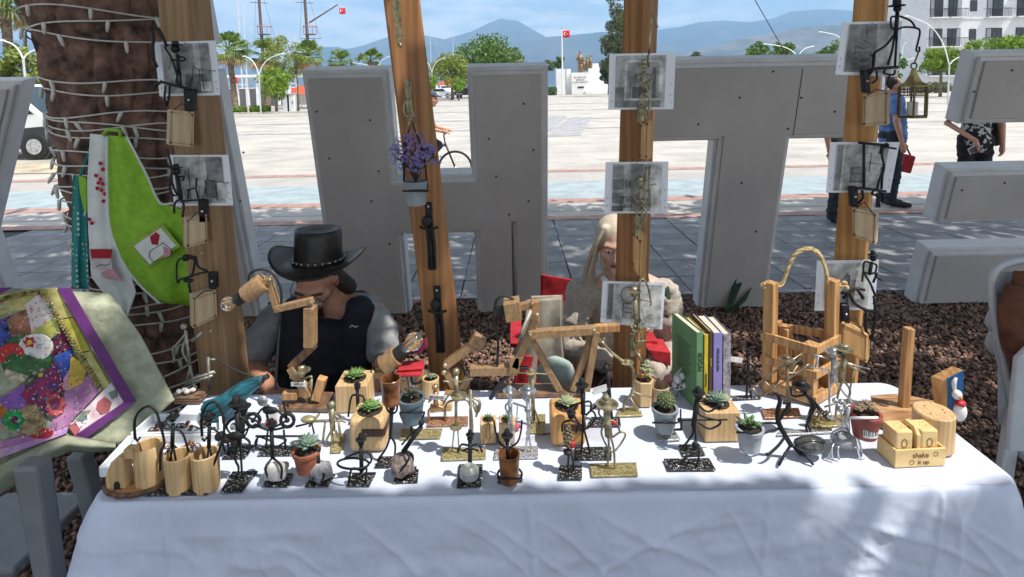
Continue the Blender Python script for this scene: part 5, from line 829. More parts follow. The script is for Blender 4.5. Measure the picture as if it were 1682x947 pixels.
# --- cone figure, heart figures, sign holder
t = PT('cone_figure', 'black figure with a seed-cone body and red bow', 'figure', 936, 778, m=iron, group=GI); t.plate([(917, 789), (956, 789), (956, 766), (919, 767)], blackp); t.ball('head', 938, 682, 6); t.hat(938, 678, 8, 8); b = MB(); [b.ball(t.P(933+6.5*math.cos(k*2.4)*math.sin(.25+2.6*k/40), 698+36*k/40, 6.5*math.sin(k*2.4)*math.sin(.25+2.6*k/40)), 2.7*t.s, 6, 4) for k in range(41)]; b.build('cone_body', mat('seed_cone', (.2, .17, .1), .8, 0, .5, 60), t.o, smooth=True); t.ball('bow', 940, 730, (5, 4, 6), mat('red_paint'), jit=.6); t.ball('skirt', 933, 742, (8, 8, 4)); t.tubes('legs', [[(934, 744), (933, 768), (934, 776)], [(938, 744), (942, 760), (941, 776)]], 2); t.tubes('arms', [[(937, 690), (925, 694), (923, 708)], [(938, 690), (950, 696), (946, 710)]], 2, sm=3)
t = PT('heart_figure', 'tall black figure with heart-shaped arms on a black plate', 'figure', 970, 748, m=iron, group=GI); t.plate([(942, 757), (1005, 756), (1004, 736), (944, 737)], blackp); man(t, (956, 638), (957, 644), (958, 680), [[(957, 704), (956, 730), (954, 748)], [(959, 704), (966, 730), (970, 750)]], [[(957, 660), (946, 666), (944, 684), (962, 704), (978, 686), (972, 674), (962, 682)], [(958, 660), (970, 660), (970, 676)]], hat=(956, 633, 11, 12), tr=5.5); t.tube('spine', [(958, 676), (958, 706)], 3); t.tubes('pole', [[(972, 672), (1000, 655), (1008, 660)], [(974, 672), (1002, 636)]], 1.6)
t = PT('straw_hat_figure', 'brass figure in a wide hat with a heart-shaped hoop', 'figure', 1005, 774, m=gold, group=GI); t.plate([(972, 785), (1048, 783), (1045, 762), (968, 764)], goldp); man(t, (997, 670), (997, 678), (1000, 716), [[(999, 714), (1000, 735), (998, 766)], [(1002, 714), (1008, 736), (1010, 768)]], [[(998, 690), (990, 700), (989, 716), (1006, 742), (1027, 716), (1020, 709), (1006, 718)], [(999, 688), (1012, 694), (1018, 708)], [(996, 690), (984, 680), (986, 664)]], hr=8, tr=9); t.hat(997, 664, 19, 9); t.hat(996, 657, 10, 9); t.ball('red_brooch', 1009, 694, 4, mat('red_paint')); t.tubes('strap', [[(988, 760), (984, 774)]], 1)
t = PT('sign_holder_figure', 'black figure holding a blank white sign behind the heart pair', 'figure', 995, 694, m=iron, group=GI); t.plate([(964, 702), (1020, 702), (1018, 687), (971, 687)], blackp); man(t, (995, 604), (998, 610), (1001, 655), [[(1001, 652), (1000, 692)], [(1002, 652), (1006, 692)]], [[(998, 616), (988, 626), (974, 646)], [(1000, 618), (996, 636), (990, 646)]], hr=6, tr=5); t.tubes('hair', [[(995, 602), (986, 598)], [(995, 602), (1006, 596)], [(995, 602), (988, 608)], [(995, 600), (996, 592)]], 1.8); t.quad('sign', [(973, 638), (996, 631), (998, 641), (975, 649)], (0, .002, 0), mat('tag_white'), dy=-4)
# --- brass hanger with hexagonal pot, plain cup
t = PT('brass_hanger', 'brass branch hanger with ring on a gold speckled plate', 'figure', 1032, 678, m=gold, group=GI); t.plate([(1012, 686), (1056, 684), (1046, 668), (1016, 673)], goldp); t.tube('branch', [(988, 560), (1004, 578), (1022, 592), (1038, 602), (1041, 622), (1038, 645), (1026, 662), (1024, 676)], 3, sm=4); t.tubes('foot', [[(1034, 652), (1044, 668), (1046, 676)]], 2.5); t.hat(1030, 595, 11, 5); t.tube('ring', [(1036, 641), (1052, 648), (1070, 652)], 1.8); b = MB(); [b.ball(t.P(988+5*math.cos(k), 559+4*math.sin(k*1.7)), 2*t.s, 5, 4) for k in range(9)]; b.build('blossom', gold, t.o)
u = PT('hexagonal_pot', 'hexagonal pale wooden pot with a trailing pale succulent', 'potted plant', 1057, 662, group=GPL); u.cup('pot', 1057, 622, 661, 17.5, 16, pine, n=6, wall=.2, soil=1); u.tubes('stems', [[(1053, 622), (1050, 604)], [(1058, 622), (1060, 600)]], 1.4, mat('orange_stem', (.5, .25, .08), .6)); [u.rosette(x, y, 8, succp, dy=d, n=14, fat=.32) for x, y, d in ((1060, 602, 0), (1066, 610, 3), (1056, 608, -4), (1063, 596, 5), (1066, 618, -6))]
u = PT('wooden_cup', 'empty flared wooden cup behind the cactus', 'cup', 1083, 661, group='pale wooden cups'); u.cup('cup', 1083, 632, 661, 17, 14, mat('ash_wood', (.42, .33, .22), .6, 0, .2, 20, kind='wood'), n=12, wall=.14)
# --- cactus holder
t = PT('cactus_holder', 'silver plate stand with black ring under the cactus', 'figure', 1096, 717, m=iron, group=GI); t.plate([(1074, 710), (1108, 709), (1118, 724), (1083, 727)], silvp); MB().tube([t.P(1092+20*math.cos(a), 694, 20*math.sin(a)) for a in [i*.3307 for i in range(20)]], 1.6*t.s, 6).build('ring', iron, t.o, smooth=True); t.tubes('legs', [[(1112, 694), (1119, 690), (1118, 704), (1108, 705)], [(1107, 705), (1106, 716)], [(1118, 672), (1118, 690)]], 1.6)
u = PT('cactus_pot', 'grey pot with a round speckled cactus', 'potted plant', 1092, 707, Y=t.Y, group=GPL); u.cup('pot', 1092, 669, 706, 20, 15, greypot, soil=1, lip=1); c = u.P(1094, 657); b = MB().ball(c, (14*u.s, 14*u.s, 13*u.s), 14, 10); b.build('cactus_body', mat('cactus_green', (.08, .1, .035), .7, 0, .4, 60), u.o, smooth=True); b = MB()
for k in range(70): a = k*2.4; zz = 1-1.5*k/70; rr = math.sqrt(max(0, 1-zz*zz)); b.ball(c+Vector((rr*math.cos(a), rr*math.sin(a), zz*.95))*14*u.s, 1.7*u.s, 5, 4)
b.build('tubercles', leafmat('cactus_tips', (.35, .36, .16), (.14, .18, .06)), u.o)
# --- black archers
t = PT('archer_figure', 'black archer drawing a bow on two stacked plates', 'figure', 1140, 742, m=iron, group=GI); t.plate([(1114, 733), (1149, 732), (1159, 749), (1122, 751)], blackp); man(t, (1147, 650), (1145, 656), (1139, 700), [[(1139, 698), (1137, 714), (1124, 732), (1122, 742)], [(1141, 698), (1143, 724), (1141, 740)]], [[(1146, 664), (1164, 676), (1186, 661)], [(1146, 664), (1150, 682), (1184, 692), (1166, 704), (1147, 694)]], hr=7, tr=6); t.hat(1147, 645, 11, 10); t.tubes('arrow', [[(1113, 690), (1195, 689)], [(1148, 659), (1192, 660)], [(1113, 690), (1116, 686)], [(1120, 692), (1120, 706), (1106, 706)]], 1.5)
t = PT('archer_figure', 'kneeling black companion in front of the archer', 'figure', 1132, 768, m=iron, group=GI); t.plate([(1090, 756), (1165, 755), (1176, 774), (1097, 775)], blackp); t.tubes('legs', [[(1146, 728), (1148, 744), (1146, 764)], [(1146, 748), (1128, 750), (1114, 766)], [(1128, 726), (1124, 740), (1132, 732)]], 2, sm=3); t.ball('knee_bolt', 1146, 764, 3.5); t.ball('foot', 1114, 766, 3, silver); t.ball('body', 1142, 732, (6, 5, 8))
# --- silver wire dog-fish, sign post, books
t = PT('silver_wire_figure', 'silver wire figure with glass beads leaning on the books', 'figure', 1122, 655, m=silver, group=GI); t.tubes('wires', [[(1098, 640), (1152, 636)], [(1110, 654), (1118, 630), (1130, 642)], [(1130, 642), (1138, 656)], [(1106, 634), (1122, 616)], [(1104, 622), (1122, 602)]], 1.5); [t.ball('glass_bead', x, y, r, mat('bead_glass', (.6, .62, .64), .1, .2)) for x, y, r in ((1113, 622, 8), (1120, 617, 6), (1124, 632, 5), (1108, 632, 5))]
def book(label, x0, x1, yt, m, zb=TOP, dep=.125, yaw=.09, txt=None, Yb=1.49, yb=660):
    a, b = V(x0, yb, Yb), V(x1, yb, Yb); w_ = b.x-a.x; zt = V((x0+x1)/2, yt, Yb).z; h = zt-TOP-.001; rot = Matrix.Rotation(yaw, 3, 'Z'); o_ = Vector(((a.x+b.x)/2, Yb, TOP+.001+h/2)); t = thing('book', label, 'book', (o_.x, o_.y, TOP), 'books standing at the table edge')
    def bx(nm, c, s_, m_, bv=.0008): q = MB().box(o_+rot @ Vector(c), s_, rot).build(nm, m_, t, bev=bv, bseg=1); return q
    bx('page_block', (0, dep/2, -.001), (w_-.003, dep-.004, h-.006), mat('paper_pages', (.66, .6, .48), .9, 0, .15, 120, stretch=(8, .3, .3))); bx('spine', (0, .001, 0), (w_, .002, h), m); bx('cover', (-w_/2+.0008, dep/2, 0), (.0016, dep, h), m); bx('cover', (w_/2-.0008, dep/2, 0), (.0016, dep, h), m)
    if txt:
        for s_, z, sz_, mm_ in txt: text('lettering', s_, sz_, mm_, t, o_+rot @ Vector((0, -.0008, z*h)), rot @ Matrix.Rotation(R_(90), 3, 'X') @ Matrix.Rotation(R_(-90), 3, 'Z'))
    return t, o_, rot, w_, h
wh_ = mat('cover_ink_dark', (.015, .05, .03), .6)
t, o_, rot, w_, h = book('green paperback reading IKIGAI on its spine', 1143, 1155, 545, mat('green_cover', (.12, .25, .12), .5, 0, .08, 20), txt=[('IKIGAI', .12, .019, wh_), ('yaşam', -.33, .008, wh_)], dep=.14, yaw=.2)
b = MB(); [b.box(o_+rot @ Vector((-w_/2-.0003, .02+.0035*(k % 3)+.05, .26*h-.006*k)), (.0004, .085-.006*(k % 4), .0018), rot) for k in range(16)]; b.build('blurb_lines', wh_, t)
book('thin yellow-spined paperback between the green and brown books', 1156, 1163, 549, mat('yellow_cover', (.6, .46, .03), .5), txt=[('Küçük Prens', -.1, .007, wh_)], yaw=.12); book('brown-spined paperback with cream pages', 1164, 1170, 543, mat('brown_cover', (.09, .045, .03), .5), txt=[('ROMAN', .1, .006, mat('gilt', (.5, .35, .1), .5))], yaw=.08)
book('lilac paperback beside a floral spine', 1171, 1186, 546, mat('lilac_cover', (.26, .22, .5), .5, 0, .08, 20), txt=[('GÜN OLUR ASRA', .15, .0085, wh_), ('BEDEL', -.3, .007, wh_)], yaw=.05); book('floral grey paperback at the outer end of the row', 1187, 1200, 548, mat('floral_cover', (.45, .42, .42), .6, 0, c2=(.1, .09, .12), scale=60), yaw=.03)
t = PT('sign_post_figure', 'black figure holding out a small white sign beside the books', 'figure', 1226, 656, m=iron, group=GI); t.plate([(1203, 658), (1250, 656), (1248, 650), (1206, 652)], blackp); man(t, (1229, 582), (1229, 588), (1229, 618), [[(1228, 618), (1226, 654)], [(1230, 618), (1234, 654)]], [[(1229, 596), (1218, 592)], [(1230, 596), (1240, 606), (1234, 616)]], hr=4, tr=3.5); t.hat(1229, 578, 6, 6); t.quad('sign', [(1196, 585), (1220, 588), (1219, 596), (1195, 593)], (0, .0015, 0), mat('tag_white'), dy=-3)
# --- scorpion with aloe pot
t = PT('scorpion_sculpture', 'black wire scorpion with a shiny dark pebble body', 'sculpture', 1310, 752, m=iron); t.ball('pebble_body', 1332, 730, (27, 17, 14), mat('polished_basalt', (.09, .09, .085), .22, .1, .5, 50), n=18, mm=12, jit=.1); t.tube('trunk', [(1300, 732), (1288, 712), (1279, 694), (1277, 676), (1281, 660), (1278, 648), (1274, 646)], [5, 5, 5, 4.5, 4, 3.5, 2.5], sm=4); t.tubes('tail_curls', [[(1280, 690), (1294, 668), (1296, 660), (1286, 662)]], 3, sm=4)
for l in ([(1290, 716), (1278, 732, -8), (1262, 746, -14), (1259, 744, -14)], [(1298, 732), (1288, 748, -14), (1279, 764, -22)], [(1310, 740), (1326, 752, -14), (1336, 763, -20)], [(1300, 730), (1312, 744, 8), (1322, 752, 14)]): t.tube('leg', l, 2.6, sm=3)
t.tubes('clamp', [[(1280, 696), (1266, 694), (1250, 695)], [(1280, 704), (1264, 708, -8), (1250, 713, -14)]], 2.2, sm=3); MB().tube([t.P(1231+21*math.cos(a), 710, 21*math.sin(a)) for a in [i*.3307 for i in range(20)]], 1.8*t.s, 6).build('ring', iron, t.o, smooth=True); t.tube('binding', [(1305, 722, -12), (1332, 715, -12), (1356, 726, -10)], 1.2, sm=3)
u = PT('aloe_pot', 'grey pot with a green aloe held out by the scorpion', 'potted plant', 1231, 738, Y=t.Y, group=GPL); u.cup('pot', 1231, 701, 737, 21, 16, mat('pale_grey_pot', (.36, .38, .4), .5), soil=1, lip=1); u.rosette(1231, 702, 27, aloe, n=13, pitch=(.25, 1.45), fat=.17)
# --- spider with red pot
t = PT('spider_sculpture', 'silver wire spider with a grey pebble body', 'sculpture', 1386, 746, m=silver); t.ball('pebble_body', 1385, 722, (20, 15, 13), stoneg, n=16, mm=10, jit=.2); t.tubes('rider', [[(1366, 728), (1368, 712), (1382, 704), (1392, 708)], [(1372, 730), (1374, 714), (1386, 710)]], 3, sm=4)
for l in ([(1372, 722), (1364, 740, -8), (1361, 752, -10)], [(1374, 722), (1366, 736, -14), (1368, 756, -18)], [(1380, 724), (1376, 738, -14), (1378, 754, -16)], [(1398, 718), (1406, 726, -8), (1412, 750, -12), (1419, 752, -12)], [(1400, 716), (1410, 722), (1416, 744)]): t.tube('leg', l, 2, sm=3)
t.tube('stem', [(1393, 712), (1392, 690), (1394, 668)], 4); MB().tube([t.P(1420+24*math.cos(a), 686, 24*math.sin(a)) for a in [i*.3307 for i in range(20)]], 2.2*t.s, 6).build('ring', white, t.o, smooth=True)
u = PT('red_pot', 'red-brown pot with barcode label and pink succulent', 'potted plant', 1420, 716, Y=t.Y, group=GPL); rp_ = u.cup('pot', 1420, 677, 716, 23, 17, mat('oxide_pot', (.3, .07, .055), .6), soil=1, lip=1); [u.rosette(x, y, 11, leafmat('pink_succulent', (.42, .25, .2), (.28, .3, .16)), dy=d, n=16, fat=.34) for x, y, d in ((1416, 670, 0), (1428, 672, 4), (1422, 664, 6), (1410, 674, -6), (1434, 674, 0))]
b = MB(); rw = [[u.P(1420, y)+Vector((19.7*u.s*math.sin(a*.16), -19.7*u.s*math.cos(a*.16), 0)) for a in range(-4, 5)] for y in (696, 708)]; b.grid(rw).build('label', mat('tag_white'), u.o, solid=.0004); b = MB()
for k in (-5, -4, -2.4, -1.5, 0, 1.2, 2.6, 3.4, 4.6): b.box(u.P(1420, 701)+Vector((20*u.s*math.sin(k*.11), -20*u.s*math.cos(k*.11), 0)), (.0012, .0006, 8*u.s))
b.build('barcode', ink, u.o)
# --- copper archer, black lassoer, brass and silver duellists
t = PT('copper_archer', 'copper wire archer on a copper speckled plate', 'figure', 1290, 682, m=mat('bronze_wire', (.33, .26, .17), .4, .8, .3, 40), group=GI); t.plate([(1250, 674), (1312, 672), (1316, 686), (1256, 689)], coppp); man(t, (1292, 594), (1293, 600), (1294, 648), [[(1293, 646), (1292, 678)], [(1296, 646), (1298, 676)]], [[(1293, 606), (1312, 590), (1316, 582)], [(1293, 612), (1308, 612), (1328, 598)]], hr=5, tr=3.5); t.hat(1292, 590, 13, 7); t.tubes('bow', [[(1230, 640), (1278, 606), (1318, 580)], [(1250, 651), (1286, 628), (1330, 598)], [(1234, 636), (1250, 650)], [(1256, 626), (1270, 640), (1286, 612)], [(1278, 612), (1296, 622), (1310, 600)]], 1.6)
t = PT('lasso_figure', 'black cowboy with a chain standing on a silver strip', 'figure', 1325, 712, m=iron, group=GI); t.plate([(1276, 717), (1368, 712), (1366, 706), (1280, 709)], silvp); man(t, (1318, 638), (1322, 644), (1331, 680), [[(1332, 676), (1330, 690), (1324, 698), (1326, 710)], [(1333, 676), (1326, 694), (1332, 708)]], [[(1324, 648), (1302, 650), (1298, 634)], [(1328, 650), (1338, 660), (1346, 672)]], hr=6, tr=5.5, torso=[(1332, 655), (1336, 668)]); t.hat(1316, 634, 15, 10)
b = MB(); [b.tube([t.P(1338+3.2*k+3*math.cos(a), 662+3.6*k+3*math.sin(a)) for a in [i*1.0472 for i in range(7)]], 1.1*t.s, 4) for k in range(8)]; b.build('chain', iron, t.o)
t = PT('duel_figures', 'brass and silver fencers crossing rods on a gold plate', 'figure', 1360, 696, m=gold, group=GI); t.plate([(1329, 690), (1386, 682), (1392, 700), (1334, 705)], goldp); man(t, (1386, 576), (1386, 583), (1384, 622), [[(1383, 622), (1396, 640), (1392, 660), (1384, 690)], [(1385, 622), (1376, 650), (1372, 690)]], [[(1386, 590), (1404, 606), (1412, 604)], [(1386, 592), (1372, 612), (1362, 620)]], hr=6, tr=6); t.hat(1386, 573, 15, 9); t.ball('silver_head', 1368, 582, 6, silver); t.hat(1368, 578, 13, 8, m=silver); t.tube('silver_torso', [(1369, 588), (1371, 626)], [5, 6], silver); t.tubes('silver_legs', [[(1370, 626), (1362, 640), (1364, 690)], [(1372, 626), (1388, 648), (1400, 660), (1394, 690)]], 2, silver, 3); t.tubes('silver_rods', [[(1336, 582), (1366, 590)], [(1330, 602), (1362, 608), (1362, 650)], [(1344, 586), (1340, 602)], [(1376, 592), (1428, 606)]], 2, silver); t.tubes('brass_rods', [[(1404, 602), (1396, 640)], [(1392, 600), (1420, 612)], [(1354, 668), (1380, 660)]], 1.7)
b = MB(); [b.ball(t.P(1345+4*math.cos(k*2.4)*(k % 5), 680+2*(k % 7)-6, random.uniform(-12, 12)), random.uniform(1.5, 3.5)*t.s, 6, 4) for k in range(40)]; b.build('nuts_heap', gold, t.o)
t = PT('wire_plant', 'silver scrap flower beside the red pot', 'figure', 1392, 712, m=silver, group=GI); t.tubes('stalks', [[(1386, 708), (1382, 680), (1372, 660)], [(1388, 708), (1390, 672)], [(1384, 708), (1376, 690), (1362, 684)]], 2, sm=3); [t.ball('petal_nut', x, y, 5) for x, y in ((1372, 658), (1390, 668), (1362, 682), (1382, 660), (1380, 672))]
# --- wooden basket with rope handle
t = PT('wooden_basket', 'open honey-wood basket frame with a rope handle', 'basket', 1318, 655); c = G(1316, 645, TOP); hd = .088; cor = [Vector((c.x-hd, c.y+.01, 0)), Vector((c.x, c.y-hd*.55, 0)), Vector((c.x+hd, c.y+.01, 0)), Vector((c.x-.02, c.y+hd*.7, 0))]
def zat(x, y, p): return V(x, y, p.y).z
zz = [zat(1267, 462, cor[0]), zat(1328, 562, cor[1]), zat(1367, 458, cor[2]), zat(1296, 536, cor[3])]; ww = [.03, .03, .03, .032]
for p, z, w_ in zip(cor, zz, ww): MB().box((p.x, p.y, (z+TOP)/2), (w_, w_, z-TOP-.001), Matrix.Rotation(.6, 3, 'Z')).build('post', oakl, t.o, bev=.003)
for i in range(4):
    p, q = cor[i], cor[(i+1) % 4]; d = (q-p).normalized(); nrm = Vector((d.y, -d.x, 0))*(.018)
    for k, z in enumerate((zz[1]-.014, TOP+(zz[1]-TOP)*.52, TOP+.016)): MB().bar(p+nrm+Vector((0, 0, z+(.012 if i in (0, 3) else 0)))-d*.012, q+nrm+Vector((0, 0, z))+d*.012, .009, .024, up=(0, 0, 1)).build('slat', oakl, t.o, bev=.0015)
MB().prism([p*1+Vector((0, 0, TOP+.004)) for p in cor], (0, 0, .01)).build('floor', oakl, t.o); pt_ = PT.__new__(PT); pt_.o = t.o; pt_.Y = cor[0].y; pt_.s = t.s; pt_.m = t.m
rope = mat('sisal_rope', (.55, .4, .2), .9, 0, .25, 60, bump=.5); hp = catmull([pt_.P(*q) for q in ((1256, 472), (1266, 470), (1284, 466), (1294, 440), (1306, 418), (1326, 408), (1345, 416), (1356, 440), (1362, 466), (1378, 468), (1388, 468))], 8); b = MB()
for st_ in range(3):
    pts = []
    for i, p in enumerate(hp): a = i*.42+st_*2.094; pts.append(p+Vector((math.cos(a), 0, math.sin(a)))*.0032+Vector((0, .0032*math.sin(a+1), 0)))
    b.tube(pts, .0040, 6)
b.build('rope_handle', rope, t.o, smooth=True)
for x, y in ((1255, 472), (1389, 468)): b = MB(); [b.ball(pt_.P(x+random.uniform(-4, 4), y+random.uniform(-6, 6), random.uniform(-4, 4)), .0055, 7, 5) for _ in range(8)]; b.build('rope_knot', rope, t.o, smooth=True)
# --- towel-stand board, round box, shaker set, goose plaque
ob = mat('streaky_olive_wood', (.5, .3, .14), .5, 0, c2=(.22, .1, .04), kind='wood', scale=12, stretch=(.4, 4, 4), bump=.08)
t = PT('towel_stand', 'thick wooden board with an upright square stick', 'stand', 1480, 690); MB().prism([G(x, y, TOP)+Vector((0, 0, .001)) for x, y in ((1437, 700), (1470, 712), (1560, 700), (1556, 672), (1478, 655), (1430, 658))], (0, 0, .016)).build('board', ob, t.o, bev=.002)
a = G(1484, 676, TOP); zt = V(1492, 538, a.y).z; q = V(1493, 538, a.y); MB().bar((a.x, a.y, TOP+.017), (q.x, a.y, zt), .021, .021).build('stick', oakl, t.o, bev=.0015); MB().lathe([(.016, .0172), (.016, .0178)], (a.x-.05, a.y+.012, TOP), 12).build('peg_hole', darkw, t.o)
t = PT('round_wooden_box', 'round pale wooden box with dotted lid on the board end', 'box', 1552, 748); a = G(1545, 742, TOP); r = 30*t.s; zt = zat(1540, 682, a)-TOP; MB().lathe([(r*.9, .001), (r, .004), (r, zt-.003), (r*.94, zt)], (a.x-.004, a.y+r*.5, TOP), 36).build('box', pine, t.o, smooth='auto'); b = MB(); [b.lathe([(.0022, 0), (.0022, .0006)], (a.x-.004+r*.5*math.cos(k*1.9), a.y+r*.5+r*.5*math.sin(k*1.9), TOP+zt), 8) for k in range(4)]; b.build('burnt_dots', darkw, t.o)
b = MB(); [b.bar((a.x-.004+r*1.003*math.cos(-.5), a.y+r*.5+r*1.003*math.sin(-.5), TOP+zt*(.15+.1*k)), (a.x-.004+r*1.003*math.cos(-.3), a.y+r*.5+r*1.003*math.sin(-.3), TOP+zt*(.15+.1*k)+.002), .0012, .0012) for k in range(8)]; b.build('burnt_stitches', darkw, t.o)
t = PT('shaker_tray', 'pale wooden tray engraved shake it up with a carrying handle', 'tray', 1500, 767); A = G(1470, 769, TOP); B_ = G(1553, 765, TOP); ex_ = (B_-A); w_ = ex_.length; ex_.normalize(); ey = Vector((-ex_.y, ex_.x, 0)); dp = .062; hh = 30*t.s; lw = mat('blond_plywood', (.76, .55, .25), .55, 0, c2=(.62, .42, .17), kind='wood', scale=10, stretch=(.5, 3, 3), bump=.04); o_ = A+Vector((0, 0, .001))
rz = Matrix.Rotation(math.atan2(ex_.y, ex_.x), 3, 'Z')
def lb_(nm, c, s_, m_=lw, par=None, bv=.001): return MB().box(o_+ex_*c[0]+ey*c[1]+Vector((0, 0, c[2])), s_, rz).build(nm, m_, par or t.o, bev=bv)
lb_('front_wall', (w_/2, .0025, hh/2), (w_, .005, hh)); lb_('back_wall', (w_/2, dp-.0025, hh/2), (w_, .005, hh)); lb_('side_wall', (.0025, dp/2, hh/2), (.005, dp-.0102, hh)); lb_('side_wall', (w_-.0025, dp/2, hh/2), (.005, dp-.0102, hh)); lb_('floor', (w_/2, dp/2, .003), (w_-.0102, dp-.0102, .004))
hp_ = MB().prism([o_+ex_*(w_*.45)+ey*(dp*.5+y)+Vector((0, 0, z)) for y, z in ((-.026, .006), (.026, .006), (.026, hh+.03), (.014, hh+.046), (-.014, hh+.046), (-.026, hh+.03))], ex_*.009).build('handle_panel', lw, t.o, bev=.001); MB().lathe([(.008, 0), (.008, .0006)], o_+ex_*(w_*.45-.0004)+ey*(dp*.5)+Vector((0, 0, hh+.028)), 14, axis=-ex_).build('handle_hole', darkw, t.o)
ir = Matrix.Rotation(R_(90), 3, 'X'); burn = mat('engraved_burn', (.2, .1, .04), .8)
text('engraving', 'shake', .017, burn, t.o, o_+ex_*(w_*.5)+ey*-.0003+Vector((0, 0, hh*.66)), rz @ ir); text('engraving', 'it up', .015, burn, t.o, o_+ex_*(w_*.56)+ey*-.0003+Vector((0, 0, hh*.26)), rz @ ir)
for cx_, cz_ in ((.8, .7), (.33, .28)): MB().tube([o_+ex_*(w_*cx_+.0052*math.cos(k*.5236))+ey*-.0003+Vector((0, 0, hh*cz_+.0052*math.sin(k*.5236))) for k in range(13)], .0006, 4).build('engraved_ring', burn, t.o)
for f_, lab in ((.22, 'square wooden shaker left of the tray handle'), (.72, 'square wooden shaker right of the tray handle')):
    p = o_+ex_*(w_*f_)+ey*(dp*.5)+Vector((0, 0, .0055)); s_ = thing('shaker', lab, 'shaker', p, 'wooden shakers'); hs = hh+.034; MB().box(p+Vector((0, 0, hs/2)), (.041, .046, hs), rz).build('body', lw, s_, bev=.004); b = MB(); [b.tube([p-ey*.0234+ex_*(.009*math.sin(k*.7)*.8)+Vector((0, 0, hs*.62+.011*math.cos(k*.7))), p-ey*.0234+ex_*(.009*math.sin(k*.7+1.1)*.8)+Vector((0, 0, hs*.62+.011*math.cos(k*.7+1.1)))], .0006, 4) for k in range(9)]; b.build('engraved_letter', burn, s_); b = MB(); [b.lathe([(.0014, 0), (.0014, .0004)], p+ex_*(.008*math.cos(k*1.05))+ey*(.008*math.sin(k*1.05))+Vector((0, 0, hs)), 6) for k in range(6)]; b.build('holes', burn, s_)
t = PT('goose_plaque', 'blue wooden plaque with a white goose in a red scarf', 'plaque', 1566, 690); Yq = t.Y; t.quad('plank', [(1547, 625), (1553, 680), (1582, 668, -6), (1584, 607, -6)], (-.012, .025, 0), oakl, bev=.002); t.quad('blue_face', [(1557, 622, -3), (1558, 676, -3), (1582, 668, -8), (1583, 609, -8)], (0, .003, 0), mat('blue_paint', (.02, .11, .3), .6, 0, .15, 20)); t.ball('goose_body', 1577, 676, (10, 8, 16), mat('goose_white', (.72, .7, .68), .6, 0, .08, 40), dy=-16); t.ball('goose_head', 1572, 648, (7.5, 6, 8), mat('goose_white'), dy=-14); t.ball('scarf', 1577, 662, (9, 7, 5), mat('red_paint'), dy=-16, jit=.4); t.tubes('beak', [[(1576, 652, -19), (1581, 655, -22)]], 2, mat('beak_orange', (.6, .25, .03), .5)); t.tube('raised_wing', [(1568, 642, -9), (1567, 628, -9), (1571, 620, -9)], [2.5, 4, 2], mat('goose_white'), 3)
# ================================================================ LAMPS, POST HANGINGS, BEHIND THE TABLE
GL = 'articulated wooden lamps'; glassb = mat('bulb_glass', (.95, .93, .9), .03, 0, .02, 5, trans=.95); fil = mat('filament_amber', (.75, .4, .08), .4)
def bar(t, nm, a, b, w_, d, m=lampw, dy=0): return MB().bar(t.P(*a, dy), t.P(*b, dy), d*t.s, w_*t.s).build(nm, m, t.o, bev=.0015)
def bolt(t, x, y, r=3.5, dy=-6): return t.ball('bolt', x, y, (r, r, r), gold, dy=dy)
def bulb(t, base, tip, r):
    a, b = t.P(*base), t.P(*tip); L_ = (b-a).length; ax = (b-a).normalized(); r *= t.s; o = MB().lathe([(r*.4, 0), (r*.5, L_*.15), (r, L_*.55), (r*.95, L_*.72), (r*.6, L_*.92), (r*.1, L_)], a, 16, axis=ax).build('bulb', glassb, t.o, smooth=True)
    f_ = MB(); u = ax.orthogonal().normalized(); v_ = ax.cross(u); [f_.tube([a+ax*L_*.25+(u*math.cos(k)+v_*math.sin(k))*r*.4, a+ax*L_*.75+(u*math.cos(k)+v_*math.sin(k))*r*.45], r*.09, 5) for k in (0, 1.57, 3.14, 4.71)]; f_.build('filament', fil, o)
def cup_ax(t, nm, a, b, r, m, r2=None): p, q = t.P(*a), t.P(*b); r *= t.s; r2 = (r2*t.s if r2 else r); return MB().lathe([(r*.9, 0), (r, (q-p).length*.06), (r2, (q-p).length)], p, 18, axis=(q-p)).build(nm, m, t.o, smooth='auto')
t = PT('wooden_desk_lamp', 'tall jointed wooden lamp with clear bulb before the vendor', 'lamp', 504, 668, group=GL); MB().prism([G(x, y, TOP)+Vector((0, 0, .001)) for x, y in ((459, 676), (540, 678), (549, 650), (472, 648))], (0, 0, .012)).build('base_board', mat('walnut_board', (.2, .11, .06), .55, 0, .3, 14, kind='wood'), t.o, bev=.002)
cup_ax(t, 'lamp_cup', (434, 462), (404, 484), 16, lampw, 15); cup_ax(t, 'socket', (404, 484), (389, 493), 10, rubber); bulb(t, (389, 493), (364, 503), 12); bar(t, 'arm', (434, 462), (446, 460), 12, 9); bar(t, 'arm', (440, 455), (457, 510), 13, 10, dy=5); bar(t, 'arm', (452, 507), (514, 493), 13, 10, dy=-2); bar(t, 'upright', (510, 503), (510, 567), 20, 17); bar(t, 'arm', (516, 566), (478, 602), 14, 12, darkw, dy=4); bar(t, 'arm', (478, 602), (508, 650), 14, 12, dy=2); bar(t, 'foot_block', (530, 620), (520, 655), 15, 14, oakl); bar(t, 'clamp_block', (466, 648), (489, 648), 14, 12, oakl); [bolt(t, *q) for q in ((443, 459), (457, 507), (510, 496), (514, 567))]; t.tube('cable', [(408, 462), (412, 448), (428, 442), (446, 448), (460, 470), (462, 500), (457, 560), (452, 640)], 2, rubber, 5); t.tube('cable', [(345, 580), (372, 600), (398, 612), (425, 622)], 1.3, rubber, 4)
